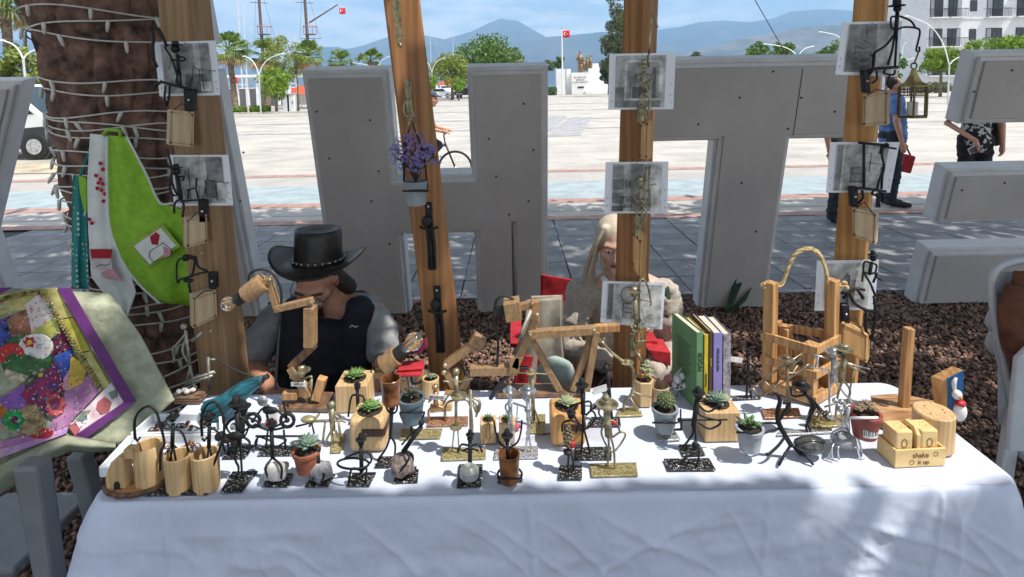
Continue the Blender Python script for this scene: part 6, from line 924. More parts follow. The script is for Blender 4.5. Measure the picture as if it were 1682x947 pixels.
t = PT('name_tag_figure', 'brass figure in a wide hat wearing a white name tag', 'figure', 497, 668, m=gold, group=GI); man(t, (496, 614), (497, 620), (508, 648), [[(506, 646), (502, 676)], [(510, 646), (514, 674)]], [[(497, 622), (482, 622), (476, 618)], [(498, 622), (512, 618), (506, 632)]], hr=6); t.hat(496, 609, 14, 10); t.tube('chain_leg', [(512, 622), (510, 660)], 2.5); t.quad('name_tag', [(478, 627), (503, 628), (503, 635), (478, 634)], (0, .0012, 0), mat('tag_white'), dy=-8); text('lettering', 'SARHOŞ', .0065, ink, t.o, t.P(490.5, 631, -9), Matrix.Rotation(R_(90), 3, 'X'))
t = PT('brass_barrow_figure', 'brass figure pushing a rod barrow on a gold plate', 'figure', 552, 732, m=gold, group=GI); t.plate([(543, 745), (560, 744), (568, 714), (546, 714)], goldp); t.tubes('frame', [[(498, 692), (562, 690)], [(540, 662), (544, 700), (548, 748)], [(520, 676), (536, 668), (560, 684)], [(534, 694), (530, 726)], [(556, 690), (560, 726)], [(508, 700), (524, 680)]], 2.6); man(t, (545, 664), (545, 670), (547, 706), [[(546, 704), (536, 724), (540, 738)], [(549, 704), (558, 722), (552, 740)]], [[(545, 678), (556, 690)]], hr=6, tr=6); t.ball('load', 506, 688, (12, 8, 5), mat('brass_dull', (.4, .36, .2), .5, .5))
t = PT('wooden_desk_lamp', 'low wooden lamp with an amber filament bulb by the cardboard box', 'lamp', 665, 648, group=GL); cup_ax(t, 'lamp_cup', (630, 600), (652, 584), 17, lampw, 16); cup_ax(t, 'socket', (652, 584), (664, 574), 12, rubber); bulb(t, (663, 575), (692, 551), 15); bar(t, 'arm', (612, 612), (666, 618), 13, 11); bar(t, 'arm', (664, 620), (668, 646), 13, 11); bar(t, 'arm', (612, 612), (634, 600), 12, 9, dy=4); [bolt(t, *q, 5) for q in ((612, 612), (652, 609), (664, 618))]; t.tube('cable', [(614, 606), (612, 594), (620, 582), (632, 580)], 1.8, rubber, 4); t.tube('cable', [(654, 604), (674, 604), (678, 630), (700, 622)], 2.2, rubber, 4)
t = PT('wooden_desk_lamp', 'folded wooden lamp with a raised arm beside the leaning post', 'lamp', 755, 640, group=GL); bar(t, 'arm', (732, 599), (785, 559), 15, 12); bar(t, 'lamp_block', (775, 553), (794, 566), 18, 18); bar(t, 'arm', (730, 602), (746, 634), 13, 11, dy=3); bar(t, 'arm', (770, 616), (757, 642), 14, 12); MB().box(t.P(752, 641), (.07, .05, .01)).build('base_board', lampw, t.o); [bolt(t, *q, 4.5) for q in ((731, 600), (729, 611))]; t.ball('finial', 749, 608, 6, gold); t.tube('cable', [(758, 600), (764, 616), (758, 634)], 2, rubber, 3)
t = PT('wooden_desk_lamp', 'largest wooden lamp, an A-frame with a long crossing arm', 'lamp', 920, 652, group=GL); MB().prism([G(x, y, TOP)+Vector((0, 0, .001)) for x, y in ((817, 655), (962, 652), (958, 634), (822, 636))], (0, 0, .012)).build('base_board', mat('walnut_board'), t.o, bev=.002)
bar(t, 'lamp_block', (829, 509), (855, 505), 32, 30); bar(t, 'arm', (851, 505), (878, 497), 13, 11); bar(t, 'joint_plate', (879, 493), (880, 524), 14, 12, mat('orange_wood', (.4, .2, .08), .5), dy=-5); bar(t, 'arm', (881, 522), (845, 602), 14, 12); bar(t, 'counter_block', (845, 584), (845, 610), 14, 16); bar(t, 'arm', (772, 608), (850, 607), 14, 14, dy=3); bar(t, 'arm', (868, 548), (978, 541), 15, 12, dy=-8); bar(t, 'arm', (976, 539), (1017, 537), 12, 11, oakl); bar(t, 'leg', (871, 551), (919, 640), 12, 10, dy=6); bar(t, 'leg', (976, 541), (940, 640), 11, 10, dy=4); bar(t, 'leg', (979, 543), (963, 640), 14, 11, dy=-2); [bolt(t, *q, 4, -13) for q in ((874, 499), (882, 517), (871, 550), (975, 542))]
t.tube('cable', [(844, 492), (830, 486), (816, 492), (812, 520), (818, 560), (817, 600)], 2.2, rubber, 5); t.tube('plug_cable', [(804, 678), (806, 656), (822, 628), (850, 606), (868, 604)], 3, rubber, 4); t.quad('socket_face', [(812, 506), (828, 504), (832, 520), (814, 522)], (0, .015, 0), rubber)
# --- cardboard box with red folder
t = PT('cardboard_box', 'open cardboard box behind the low lamp', 'box', 672, 645); a = t.P(676, 643); kb = mat('cardboard', (.42, .29, .16), .85, 0, .1, 20); MB().box((a.x, t.Y+.02, TOP+.032), (.065, .04, .062)).build('body', kb, t.o, bev=.002); MB().box((a.x, t.Y-.0015, TOP+.035), (.018, .002, .04)).build('white_tape', mat('tag_white'), t.o); MB().box((a.x, t.Y+.02, TOP+.066), (.07, .045, .003), Matrix.Rotation(.12, 3, 'X')).build('lid', kb, t.o)
t = thing('red_cloth', 'folded red and maroon cloth on the cardboard box', 'cloth', (a.x, PT.__init__ and 1.6, TOP+.07)); b = MB(); [b.box((a.x+.004*k, 1.585+.012*k, TOP+.078+.011*k), (.075, .05, .009), Matrix.Rotation(.1*k, 3, 'Z')) for k in range(2)]; b.build('red_fold', red, t, bev=.004); MB().prism([V(x, y, 1.6) for x, y in ((672, 578), (700, 556), (702, 570), (690, 582))], (0, .02, 0)).build('maroon_fold', mat('maroon_cloth', (.17, .01, .04), .8), t, bev=.004)
# ================= hangings on posts
GP = 'laminated pictures on the posts'; lam = mat('lamination_white', (.82, .84, .88), .3, 0, .03, 6, alpha=.88)
def picture(label, quad, Y, bands, txt=None, lines=()):
    t = PT('laminated_picture', label, 'picture', sum(q[0] for q in quad)/4, sum(q[1] for q in quad)/4, Y=Y, group=GP); t.quad('sheet', quad, (0, .0012, 0), lam)
    def uv(u, v, dy): (x0, y0), (x1, y1), (x2, y2), (x3, y3) = quad; return ((1-u)*(1-v)*x0+u*(1-v)*x1+u*v*x2+(1-u)*v*x3, (1-u)*(1-v)*y0+u*(1-v)*y1+u*v*y2+(1-u)*v*y3, dy)
    for k, (u0, v0, u1, v1, g) in enumerate(bands): t.quad('print', [uv(u0, v0, -.8-.35*k), uv(u1, v0, -.8-.35*k), uv(u1, v1, -.8-.35*k), uv(u0, v1, -.8-.35*k)], (0, .0002, 0), mat('print_%02d' % int(g*100), (g*1.35, g*1.35, g*1.3), .4, 0, .35, 26, alpha=.84))
    b = MB()
    for l in lines: b.tube([t.P(*uv(u, v, -4.5)) for u, v in l], .0011, 4)
    for u, v in ((.05, .7), (.05, .85), (.95, .55), (.95, .75), (.96, .88), (.5, .03)): b.lathe([(.0017, 0), (.0017, .0005)], t.P(*uv(u, v, -1)), 6, axis=(0, -1, 0))
    b.build('drawing', mat('drawing_ink', (.03, .03, .032), .5), t.o)
    if txt:
        for s_, u, v, sz in txt: text('lettering', s_, sz, mat('drawing_ink'), t.o, t.P(*uv(u, v, -5)), Matrix.Rotation(R_(90), 3, 'X'), ex=.0002)
    return t
YF = YP-.085; fig1 = [[(.2, .5), (.25, .3), (.3, .5)], [(.55, .75), (.6, .45), (.7, .55), (.65, .8)], [(.62, .5), (.95, .56)], [(.55, .65), (.5, .9)], [(.72, .6), (.74, .9)]]
picture('laminated picture with a cluttered shelf, topmost on the pale post', [(253, 69), (354, 66), (362, 156), (262, 158)], YF, [(.1, .04, .88, .95, .27), (.1, .04, .4, .95, .33), (.62, .05, .72, .95, .4), (.74, .3, .88, .9, .2), (.45, .6, .8, .95, .14), (.7, .75, .88, .92, .5)], lines=fig1)
picture('laminated picture with a wicker chair drawing above the lime apron', [(278, 254), (375, 254), (383, 337), (286, 338)], YF, [(.06, .04, .88, .95, .36), (.5, .05, .6, .9, .45), (.6, .04, .88, .6, .2), (.55, .5, .75, .85, .13), (.76, .55, .9, .85, .5)], lines=fig1+[[(.3, .25), (.3, .9)], [(.35, .6), (.45, .6), (.45, .9)]])
picture('laminated picture with framed doorway, topmost on the woman\'s post', [(1001, 88), (1110, 86), (1106, 179), (999, 180)], YF, [(.1, .04, .86, .96, .4), (.1, .6, .8, .96, .2), (.24, .12, .82, .84, .55), (.28, .16, .76, .8, .3), (.66, .25, .72, .8, .1), (.36, .6, .56, .8, .12)], lines=[[(.4, .35), (.4, .7)], [(.48, .35), (.48, .75)], [(.33, .5), (.33, .75)], [(.4, .4), (.56, .35), (.56, .6)]])
picture('laminated picture reading Your Text with grey shelves', [(995, 266), (1098, 265), (1096, 350), (992, 350)], YF, [(.12, .04, .72, .96, .38), (.12, .08, .3, .3, .24), (.12, .33, .3, .54, .2), (.12, .6, .3, .8, .22), (.12, .85, .3, .96, .1), (.42, .04, .62, .96, .2), (.72, .04, .9, .96, .55)], [('"Your', .36, .73, .022), ('Text"', .36, .85, .022)], lines=[[(.33, .35), (.33, .5), (.4, .5), (.4, .35)], [(.34, .36), (.4, .42), (.34, .48)], [(.25, .68), (.5, .68)]])
picture('laminated picture with a robot sketch in front of the woman', [(990, 461), (1093, 464), (1088, 541), (986, 529)], YF-.01, [(.08, .06, .95, .96, .5), (.1, .06, .18, .9, .14), (.22, .06, .34, .9, .42), (.35, .5, .55, .8, .35)], lines=[[(.42+.12*math.cos(k), .3+.18*math.sin(k)) for k in [i*.6283 for i in range(11)]], [(.35, .5), (.55, .5), (.55, .82), (.35, .82), (.35, .5)], [(.37, .6), (.53, .6)], [(.37, .7), (.53, .7)], [(.65, .6), (.7, .8), (.8, .7)]])
picture('laminated picture reading Your Text below the cowboy with the lantern', [(1384, 36), (1482, 34), (1474, 126), (1372, 122)], YF, [(.12, .04, .88, .94, .42), (.14, .05, .6, .94, .2), (.14, .55, .55, .9, .12), (.62, .3, .86, .9, .5)], [('Your', .4, .7, .024), ('Text', .4, .83, .024)], lines=[[(.42, .1), (.45, .3), (.4, .35), (.5, .4)], [(.28, .6), (.28, .45), (.42, .5)]])
picture('laminated picture with a bench drawing beside the red handbag', [(1364, 233), (1478, 233), (1462, 316), (1357, 316)], YF, [(.1, .04, .86, .96, .5), (.12, .06, .2, .96, .2), (.24, .06, .55, .95, .36), (.34, .5, .58, .8, .2), (.8, .06, .86, .96, .3)], lines=[[(.4, .22), (.62, .22), (.62, .6)], [(.36, .5), (.55, .5), (.55, .78), (.36, .78), (.36, .5)], [(.36, .62), (.55, .62)], [(.62, .4), (.8, .45)]])
picture('lowest laminated picture on the lantern post', [(1342, 428), (1444, 426), (1436, 508), (1338, 510)], YF, [(.14, .06, .88, .94, .48), (.22, .2, .5, .95, .38), (.5, .3, .56, .95, .25), (.6, .4, .8, .9, .36)], lines=[[(.45, .4), (.52, .25)], [(.3, .45), (.4, .42)], [(.54, .3), (.54, .9)], [(.64, .4), (.64, .7), (.8, .7)]])
GB = 'blank wooden plaques hung on the posts'
def plaque(label, quad, side, Y, m=None):
    t = PT('wooden_plaque', label, 'plaque', quad[3][0], quad[3][1], Y=Y, group=GB); m = m or mat('birch_plaque', (.5, .38, .24), .6, 0, c2=(.4, .28, .16), kind='wood', scale=9, stretch=(2, 2, .5)); t.quad('board', quad, (side*.026, .03, 0), m, bev=.002)
    c = (sum(q[0] for q in quad)/4, sum(q[1] for q in quad)/4); ins = [(c[0]+(x-c[0])*.84, c[1]+(y-c[1])*.84) for x, y in quad]; MB().tube([t.P(x, y, -.7) for x, y in ins+[ins[0]]], .0009, 4).build('burnt_border', darkw, t.o); [t.ball('corner_burn', x, y, (2.4, .6, 2.4), darkw, dy=-.4) for x, y in ins]
    t.tube('hanging_cord', [(quad[0][0]+6, quad[0][1]+1), ((quad[0][0]+quad[1][0])/2, quad[0][1]-10), (quad[1][0]-6, quad[1][1]+1)], .9, rubber)
    return t
plaque('blank wooden plaque under the topmost picture of the pale post', [(279, 179), (319, 184), (318, 242), (277, 238)], -1, YF-.03); plaque('blank wooden plaque overlapping the lime apron', [(306, 359), (340, 351), (341, 398), (306, 408)], -1, YF-.03); plaque('lowest blank plaque on the pale post near the lamp bulb', [(316, 487), (355, 476), (357, 521), (317, 540)], -1, YF-.03)
hw_ = mat('honey_plaque', (.52, .3, .12), .55, 0, c2=(.38, .2, .07), kind='wood', scale=9, stretch=(2, 2, .5)); plaque('narrow plaque with three dark letters above the Your Text picture', [(1052, 202), (1064, 198), (1062, 262), (1050, 260)], 1, YF-.045, hw_); plaque('narrow turned plaque in front of the woman\'s face', [(1038, 378), (1053, 392), (1051, 462), (1038, 436)], 1, YF-.045, hw_)
plaque('blank plaque below the cowboy with the lantern', [(1418, 156), (1459, 148), (1458, 205), (1416, 208)], 1, YF-.04); plaque('blank plaque below the bench drawing', [(1400, 341), (1440, 350), (1438, 402), (1400, 388)], 1, YF-.04); plaque('large honey plaque hanging lowest on the lantern post', [(1382, 529), (1426, 550), (1424, 597), (1380, 572)], 1, YF-.04, hw_)
GH = 'wire figures hung on the posts'
def hangfig(label, bx, by, m, Y=None): return PT('hanging_wire_figure', label, 'figure', bx, by, Y=Y or YF-.03, m=m, group=GH)
def brack(t, x0, y0, x1, y1): t.quad('bracket', [(x0, y0), (x1, y0), (x1+1, y1), (x0+2, y1)], (0, .02, 0), t.m, bev=.003); t.ball('screw', (x0+x1)/2+1, (y0+y1)/2, 2.2, silver, dy=-1)
t = hangfig('black hook figure over the shelf picture', 300, 180, iron); man(t, (288, 80), (291, 88), (294, 118), [[(293, 118), (290, 136), (300, 142)], [(296, 118), (297, 140)]], [[(291, 92), (302, 94), (302, 99), (284, 98)], [(270, 76), (282, 96), (290, 120), (293, 140)]], hr=7, tr=4, hat=(288, 74, 11, 7)); t.tube('shelf_rod', [(255, 140), (265, 134), (280, 138), (312, 146)], 3); t.tubes('links', [[(272, 140), (270, 160), (274, 174)], [(279, 140), (278, 158), (274, 174)]], 2); brack(t, 300, 146, 318, 182); t.tubes('upper_hook', [[(245, 42), (252, 60), (250, 90), (258, 110)], [(247, 44), (262, 50), (274, 76)]], 3, sm=3)
t = hangfig('black hook figure seated before the wicker chair picture', 312, 345, iron); man(t, (289, 281), (291, 288), (297, 326), [[(296, 326), (287, 334), (286, 350)], [(298, 326), (302, 338), (300, 356)]], [[(292, 290), (302, 290), (300, 296)], [(282, 286), (279, 312), (288, 322)]], hr=7, tr=5, hat=(289, 276, 10, 7)); t.tubes('stool', [[(307, 312), (322, 308), (323, 292)], [(310, 312), (309, 326)], [(322, 310), (326, 326)], [(296, 330), (328, 328)]], 2); brack(t, 324, 328, 338, 366); t.tube('back_hook', [(274, 245), (281, 270), (283, 300), (292, 322)], 2, sm=3)
t = hangfig('black figure lying with a fishing hook above the lowest plaque', 345, 470, iron); man(t, (305, 423), (310, 421), (322, 424), [[(322, 424), (326, 438), (340, 444)], [(320, 424), (318, 444), (312, 456)]], [[(304, 422), (292, 428), (290, 450), (292, 464), (296, 458)]], hr=6, tr=5); t.tubes('rod', [[(298, 458), (330, 448), (342, 446)], [(302, 460), (312, 464), (318, 460), (304, 458)], [(310, 466), (313, 480)]], 2.4); brack(t, 340, 448, 354, 475)
t = hangfig('steel stick figure below the lowest plaque', 320, 620, mat('weathered_zinc', (.4, .39, .34), .5, .6, .3, 40)); man(t, (302, 536), (305, 542), (312, 600), [[(312, 600), (318, 630), (322, 648)], [(314, 600), (304, 636)]], [[(305, 548), (290, 566), (284, 572), (286, 594), (282, 592)], [(307, 548), (300, 576), (310, 596)]], hr=5, tr=3); t.tubes('rails', [[(306, 626), (352, 610)], [(308, 630), (350, 616)], [(342, 586), (344, 640)], [(316, 560), (332, 545)]], 2.5); t.tubes('pegs', [[(340, 590), (354, 590)], [(340, 612), (354, 612)], [(312, 640), (322, 634), (318, 650)]], 1.6)
# gold strip, hanger and flower pot on the leaning post
t = PT('brass_strip', 'hammered brass strip nailed high on the leaning post', 'bracket', 652, 74, Y=YF, m=gold); t.quad('strip', [(643, 0), (656, 0), (662, 74), (652, 76)], (0, .006, 0), mat('hammered_brass', (.32, .28, .16), .5, .6, .4, 60, bump=.8)); t.tube('lower_bead', [(656, 70), (660, 78)], 2.5)
t = PT('brass_hanger_strip', 'hammered brass wall hanger carrying the purple flower pot', 'hanger', 672, 200, Y=YF, m=gold); t.quad('strip', [(664, 130), (676, 130), (679, 205), (670, 206)], (0, .006, 0), mat('hammered_brass')); t.tubes('wire_figure', [[(666, 164), (663, 178), (666, 190), (678, 192), (684, 190)], [(670, 150), (668, 170), (676, 186)], [(674, 160), (676, 180), (682, 192)]], 2, sm=4); t.ball('head', 670, 160, 3.5)
YFp = YF-.05; t = PT('hanging_flower_pot', 'grey pot of purple agapanthus hung on the leaning post', 'potted plant', 683, 336, Y=YFp); t.cup('pot', 683, 297, 336, 20.5, 17, greypot, soil=1); t.tubes('hanger_wire', [[(664, 312), (663, 270), (660, 262)], [(702, 310), (698, 262), (688, 230), (676, 199), (668, 226), (664, 262), (664, 312)]], 1.8, rubber); MB().tube([t.P(683+20.5*math.cos(a), 313, 20.5*math.sin(a)) for a in [i*.3307 for i in range(20)]], 2.2*t.s, 6).build('ring', rubber, t.o)
pb = MB(); st_ = MB(); purp = leafmat('agapanthus_petal', (.42, .38, .78), (.2, .18, .5), .6, .25)
for i, (x, y, r, d) in enumerate(((664, 236, 17, 0), (682, 230, 17, -6), (696, 246, 14, -4), (656, 262, 15, 6), (676, 252, 15, -12), (690, 262, 13, -10), (666, 270, 13, -8), (712, 256, 13, 4), (650, 246, 11, 8), (706, 244, 9, 10), (684, 274, 10, -4))):
    c = t.P(x, y, d); st_.tube([t.P(683, 300), t.P((x+683)/2, (y+300)/2-6, d*.5), c], .0014, 5, 3)
    for k in range(26):
        dr = Vector((random.gauss(0, 1), random.gauss(0, 1), random.gauss(0, 1))).normalized(); e = c+dr*r*t.s*random.uniform(.55, .95); st_.tube([c, e], .0005, 3); sd = dr.orthogonal().normalized(); s2 = dr.cross(sd)
        for q in range(5): a = q*1.257; o_ = (sd*math.cos(a)+s2*math.sin(a)); w_ = dr.cross(o_)*.0014; pb.add([e, e+dr*.003+o_*.003+w_, e+dr*.005+o_*.0075, e+dr*.003+o_*.003-w_], [(0, 1, 2, 3)])
pb.build('blossoms', purp, t.o); st_.build('stems', leafmat('dark_stem', (.05, .06, .03), (.03, .03, .03)), t.o)
for lab, top, bot in (('black iron wrench figure on the leaning post under the flower pot', (703, 332), (710, 444)), ('lower black iron wrench figure on the leaning post', (717, 470), (724, 580))):
    t = PT('iron_wall_figure', lab, 'figure', *bot, Y=YF-.005, m=iron, group=GH); L_ = lambda u, dx=0: (top[0]+(bot[0]-top[0])*u+dx, top[1]+(bot[1]-top[1])*u)
    t.quad('strip', [L_(0, -6), L_(0, 6), L_(1, 5), L_(1, -5)], (0, .008, 0), iron, bev=.002); t.ball('boss', *L_(.28, -4), (8, 5, 10), dy=-4); t.tubes('limbs', [[L_(.3, -6, )+(-4,), L_(.6, -4)+(-6,), L_(.98, -5)+(-4,)], [L_(.3, 4)+(-4,), L_(.62, 6)+(-6,), L_(.98, 5)+(-4,)], [L_(.36, -16)+(-4,), L_(.4, 0)+(-6,), L_(.36, 14)+(-4,)], [L_(.55, 0)+(-8,), L_(.95, 0)+(-7,)]], 3, sm=3); t.ball('screw', *L_(.06), 2, silver, dy=-2)
# brass figures on the woman's post, black ones on the lantern post
for lab, pts in (('brass bolt-man over the framed doorway picture', dict(h=(1058, 108), n=(1058, 116), p=(1058, 150), l=[[(1057, 150), (1052, 162), (1056, 176)], [(1060, 150), (1068, 166), (1064, 190)]], a=[[(1057, 122), (1048, 128), (1054, 142)], [(1060, 120), (1072, 124), (1066, 134)]], x=[[(1066, 90), (1070, 30), (1076, 28), (1080, 46)], [(1064, 90), (1066, 110)], [(1050, 170), (1052, 202)], [(1060, 176), (1062, 200)]])), ('brass bolt-man over the Your Text shelf picture', dict(h=(1052, 300), n=(1053, 308), p=(1052, 338), l=[[(1051, 336), (1046, 352), (1048, 372)], [(1054, 336), (1062, 350), (1058, 368)]], a=[[(1054, 310), (1066, 316), (1062, 340)], [(1052, 310), (1042, 320), (1046, 334)]], x=[[(1062, 272), (1058, 300)], [(1066, 274), (1068, 340)], [(1078, 302), (1064, 304)], [(1054, 340), (1056, 378)]])), ('brass bolt-man with a long hook over the robot sketch', dict(h=(1042, 482), n=(1043, 490), p=(1045, 536), l=[[(1044, 534), (1040, 556), (1046, 580), (1056, 596)], [(1047, 534), (1054, 552), (1050, 572)]], a=[[(1044, 496), (1056, 492), (1068, 494)], [(1043, 498), (1038, 516), (1046, 530)]], x=[[(1050, 530), (1050, 470), (1056, 458), (1064, 470), (1069, 494), (1068, 502)], [(1040, 560), (1062, 560)], [(1048, 580), (1058, 600)]]))):
    t = hangfig(lab, pts['p'][0], pts['p'][1]+40, gold, YF-.055); man(t, pts['h'], pts['n'], pts['p'], pts['l'], pts['a'], hr=6, tr=5); t.hat(pts['h'][0], pts['h'][1]-3, 11, 8); t.tubes('rods', pts['x'], 1.9, sm=3); t.quad('bracket', [(pts['p'][0]-9, pts['p'][1]+16), (pts['p'][0]+1, pts['p'][1]+16), (pts['p'][0]+1, pts['p'][1]+48), (pts['p'][0]-9, pts['p'][1]+50)], (0, .02, 0), mat('hammered_brass')); b = MB(); [b.ball(t.P(pts['p'][0]+random.uniform(-8, 10), pts['p'][1]+random.uniform(-16, 10), -5), random.uniform(1.6, 3)*t.s, 6, 4) for _ in range(14)]; b.build('nuts', gold, t.o)
t = hangfig('black cowboy on the lantern post holding out a crook', 1475, 110, iron); man(t, (1474, 14), (1474, 20), (1471, 60), [[(1469, 60), (1465, 84), (1458, 106)], [(1473, 60), (1470, 108)], [(1468, 58), (1455, 74), (1440, 84), (1432, 92)]], [[(1474, 27), (1464, 28), (1464, 44), (1470, 48)], [(1478, 26), (1496, 34), (1504, 46)], [(1474, 48), (1486, 44), (1506, 46), (1511, 52), (1508, 68), (1505, 82), (1510, 84), (1510, 76)]], hr=6, tr=4.5, hat=(1473, 10, 13, 14)); t.tubes('bar', [[(1424, 116), (1440, 112), (1475, 110)], [(1436, 88), (1434, 112), (1428, 122)]], 3); t.tubes('hooks', [[(1455, 112), (1452, 120), (1468, 122), (1470, 114)], [(1462, 122), (1458, 136), (1464, 146)], [(1440, 116), (1440, 130), (1432, 136)]], 2, sm=3); brack(t, 1418, 114, 1430, 152)
t = hangfig('black wire figure crossing the bench drawing', 1440, 340, iron); man(t, (1456, 238), (1450, 240), (1446, 252), [[(1448, 252), (1452, 276), (1444, 296), (1440, 312)], [(1450, 274), (1448, 310)]], [[(1446, 240), (1460, 242), (1472, 244)]], hr=4, tr=4); t.tubes('frame', [[(1419, 236), (1419, 308)], [(1410, 234), (1432, 236), (1456, 238)], [(1404, 312), (1412, 308), (1455, 314)], [(1432, 318), (1436, 310), (1448, 316), (1444, 322), (1432, 318)], [(1442, 322), (1440, 340), (1444, 340), (1444, 324)], [(1416, 312), (1418, 324), (1410, 334)]], 2.6); brack(t, 1398, 306, 1410, 340)
t = hangfig('black marionette dangling over the lowest picture', 1440, 570, iron); man(t, (1434, 424), (1432, 430), (1428, 450), [[(1428, 450), (1440, 448), (1434, 464)], [(1428, 450), (1420, 448), (1430, 466)], [(1430, 466), (1438, 486)]], [[(1432, 432), (1420, 430), (1418, 446), (1416, 462)], [(1433, 432), (1440, 436), (1438, 452), (1448, 460)]], hr=5, tr=4, hat=(1434, 419, 8, 8)); t.tubes('lower_frame', [[(1384, 490), (1404, 474), (1420, 476)], [(1396, 480), (1402, 496), (1420, 508), (1436, 510)], [(1408, 474), (1418, 490)], [(1390, 486), (1392, 478), (1382, 482)], [(1436, 486), (1438, 520), (1434, 545), (1432, 560)], [(1424, 512), (1422, 540), (1430, 556)]], 3, sm=2); brack(t, 1382, 500, 1396, 532); t.tube('hook_end', [(1432, 556), (1432, 570)], 2, silver)
# lantern
t = PT('brass_lantern', 'hanging brass lantern with a pagoda roof and candle', 'lantern', 1498, 193, Y=YF-.06, m=gold); a = t.P(1498, 193); zr = t.P(1498, 142).z; zt = t.P(1498, 114).z; s = t.s; dk = mat('lantern_frame', (.14, .11, .05), .45, .6)
MB().lathe([(25*s, zr), (24*s, zr+2*s), (13*s, zr+8*s), (7*s, zr+18*s), (4*s, zt), (1*s, zt+2*s)], (a.x, a.y, 0), 6).build('roof', mat('lantern_roof', (.42, .33, .14), .4, .7, .25, 30), t.o); MB().lathe([(22*s, a.z), (22*s, a.z+3*s), (20*s, a.z+4*s)], (a.x, a.y, 0), 6).build('floor', dk, t.o); b = MB()
cs = [Vector((a.x+21*s*math.cos(k*1.0472), a.y+21*s*math.sin(k*1.0472), 0)) for k in range(6)]
for k in range(6): MB().bar(cs[k]+Vector((0, 0, a.z+3*s)), cs[k]+Vector((0, 0, zr)), 2.4*s, 2.4*s).build('corner_post', dk, t.o)
for k in range(6):
    p, q = cs[k], cs[(k+1) % 6]; [b.bar(p+Vector((0, 0, z)), q+Vector((0, 0, z)), 1.2*s, 1.6*s, up=(0, 0, 1)) for z in (zr-4*s, zr-9*s, zr-14*s)]
    for u in (.33, .66): r_ = p+(q-p)*u; b.bar(r_+Vector((0, 0, zr-14*s)), r_+Vector((0, 0, zr)), 1*s, 1*s)
b.build('fretwork', dk, t.o); MB().lathe([(8*s, a.z+4*s), (8*s, a.z+26*s), (2*s, a.z+27*s)], (a.x, a.y, 0), 14).build('candle', mat('candle_wax', (.75, .72, .68), .5), t.o, smooth='auto'); MB().tube([(a.x+5*s*math.cos(k*.5236), a.y, zt+6*s+5*s*math.sin(k*.5236)) for k in range(13)], 1.3*s, 5).build('ring', dk, t.o); MB().tube([(a.x, a.y, zt+9*s), t.P(1503, 100), t.P(1509, 84)], 1.4*s, 5).build('chain', dk, t.o)
# --- behind the table: tote, red chair, cushion, agave leaf in the bed
cv = mat('canvas_bag', (.4, .36, .29), .85, 0, .15, 30, bump=.3)
t = PT('canvas_tote', 'cream canvas tote bag with a red base beside the woman', 'bag', 888, 640, Y=2.12); drape(t.o, 'front_panel', [(866, 492), (860, 540), (848, 590), (842, 640)], [(922, 488), (922, 540), (926, 590), (926, 640)], 2.12, cv, .01, 1.5, solid=.004); drape(t.o, 'back_panel', [(872, 486), (866, 540), (856, 640)], [(924, 484), (926, 560), (930, 640)], 2.2, cv, .006, 1.2, solid=.004); drape(t.o, 'red_base', [(850, 582), (846, 612), (842, 645)], [(888, 586), (892, 612), (894, 645)], 2.112, red, .006, 1.5, solid=.004); t.tubes('handle', [[(872, 510), (858, 540), (850, 575)], [(878, 520), (864, 552), (854, 590)]], 2.2, mat('cord_white', (.6, .57, .5), .8))
GY = V(900, 480, 2.55); t = thing('red_folding_chair', 'red canvas folding chair behind the woman', 'chair', (.22, 2.62, 0)); drape(t, 'back_canvas', [(888, 450), (888, 480), (884, 500)], [(1010, 470), (1008, 500), (1004, 520)], 2.66, red, .01, .5, solid=.004)
for x in (-.0, .56): 
    MB().tube([(x, 2.68, .02), (x, 2.66, 1.0)], .012, 8).build('back_post', rubber, t, smooth=True); MB().tube([(x, 2.25, .02), (x, 2.28, .44), (x, 2.66, .44)], .012, 8).build('side_frame', rubber, t, smooth=True); MB().box((x, 2.46, .58), (.05, .4, .02)).build('armrest', red, t, bev=.004)
MB().box((.28, 2.46, .36), (.54, .42, .012)).build('seat_canvas', red, t, bev=.003); ar = V(1090, 585, 2.3); MB().prism([V(x, y, 2.2) for x, y in ((1064, 574), (1102, 578), (1102, 602), (1072, 590))], (0, .12, 0)).build('arm_sling', red, t, bev=.004)
for k, (nm, x, y, r, m) in enumerate((('cushion', 912, 612, (32, 26, 26), mat('mint_cushion', (.4, .5, .46), .85, 0, .12, 20, bump=.2)),)): t = PT(nm, 'pale mint cushion on the ground beside the tote bag', 'cushion', x, y, Y=2.0); t.ball('pad', x, y, r, m, n=18, mm=12, jit=.1); t.tube('seam', [(x-31, y), (x, y+4, -26), (x+31, y)], .8, m, 4)
b0 = G(1190, 520, 0); t = thing('agave_plant', 'lone agave shoot at the foot of the letter T', 'plant', b0); b = MB()
for tip, w_ in (((1220, 415), .05), ((1180, 505), .035), ((1236, 470), .04)):
    e = V(*tip, b0.y); m_ = (b0+e)/2; side = Vector((w_, .01, .0)); b.add([b0-side*.5, b0+side*.5, m_+side*.6+Vector((.03, 0, 0)), e, m_-side*.4+Vector((.03, 0, 0)), m_+Vector((.03, .02, 0)), b0+Vector((0, .02, 0))], [(0, 1, 2, 5), (0, 5, 4), (4, 5, 3), (5, 2, 3), (0, 4, 6), (4, 3, 6), (3, 2, 6), (2, 1, 6)])
b.build('leaves', leafmat('agave_leaf', (.05, .1, .05), (.02, .05, .03)), t)
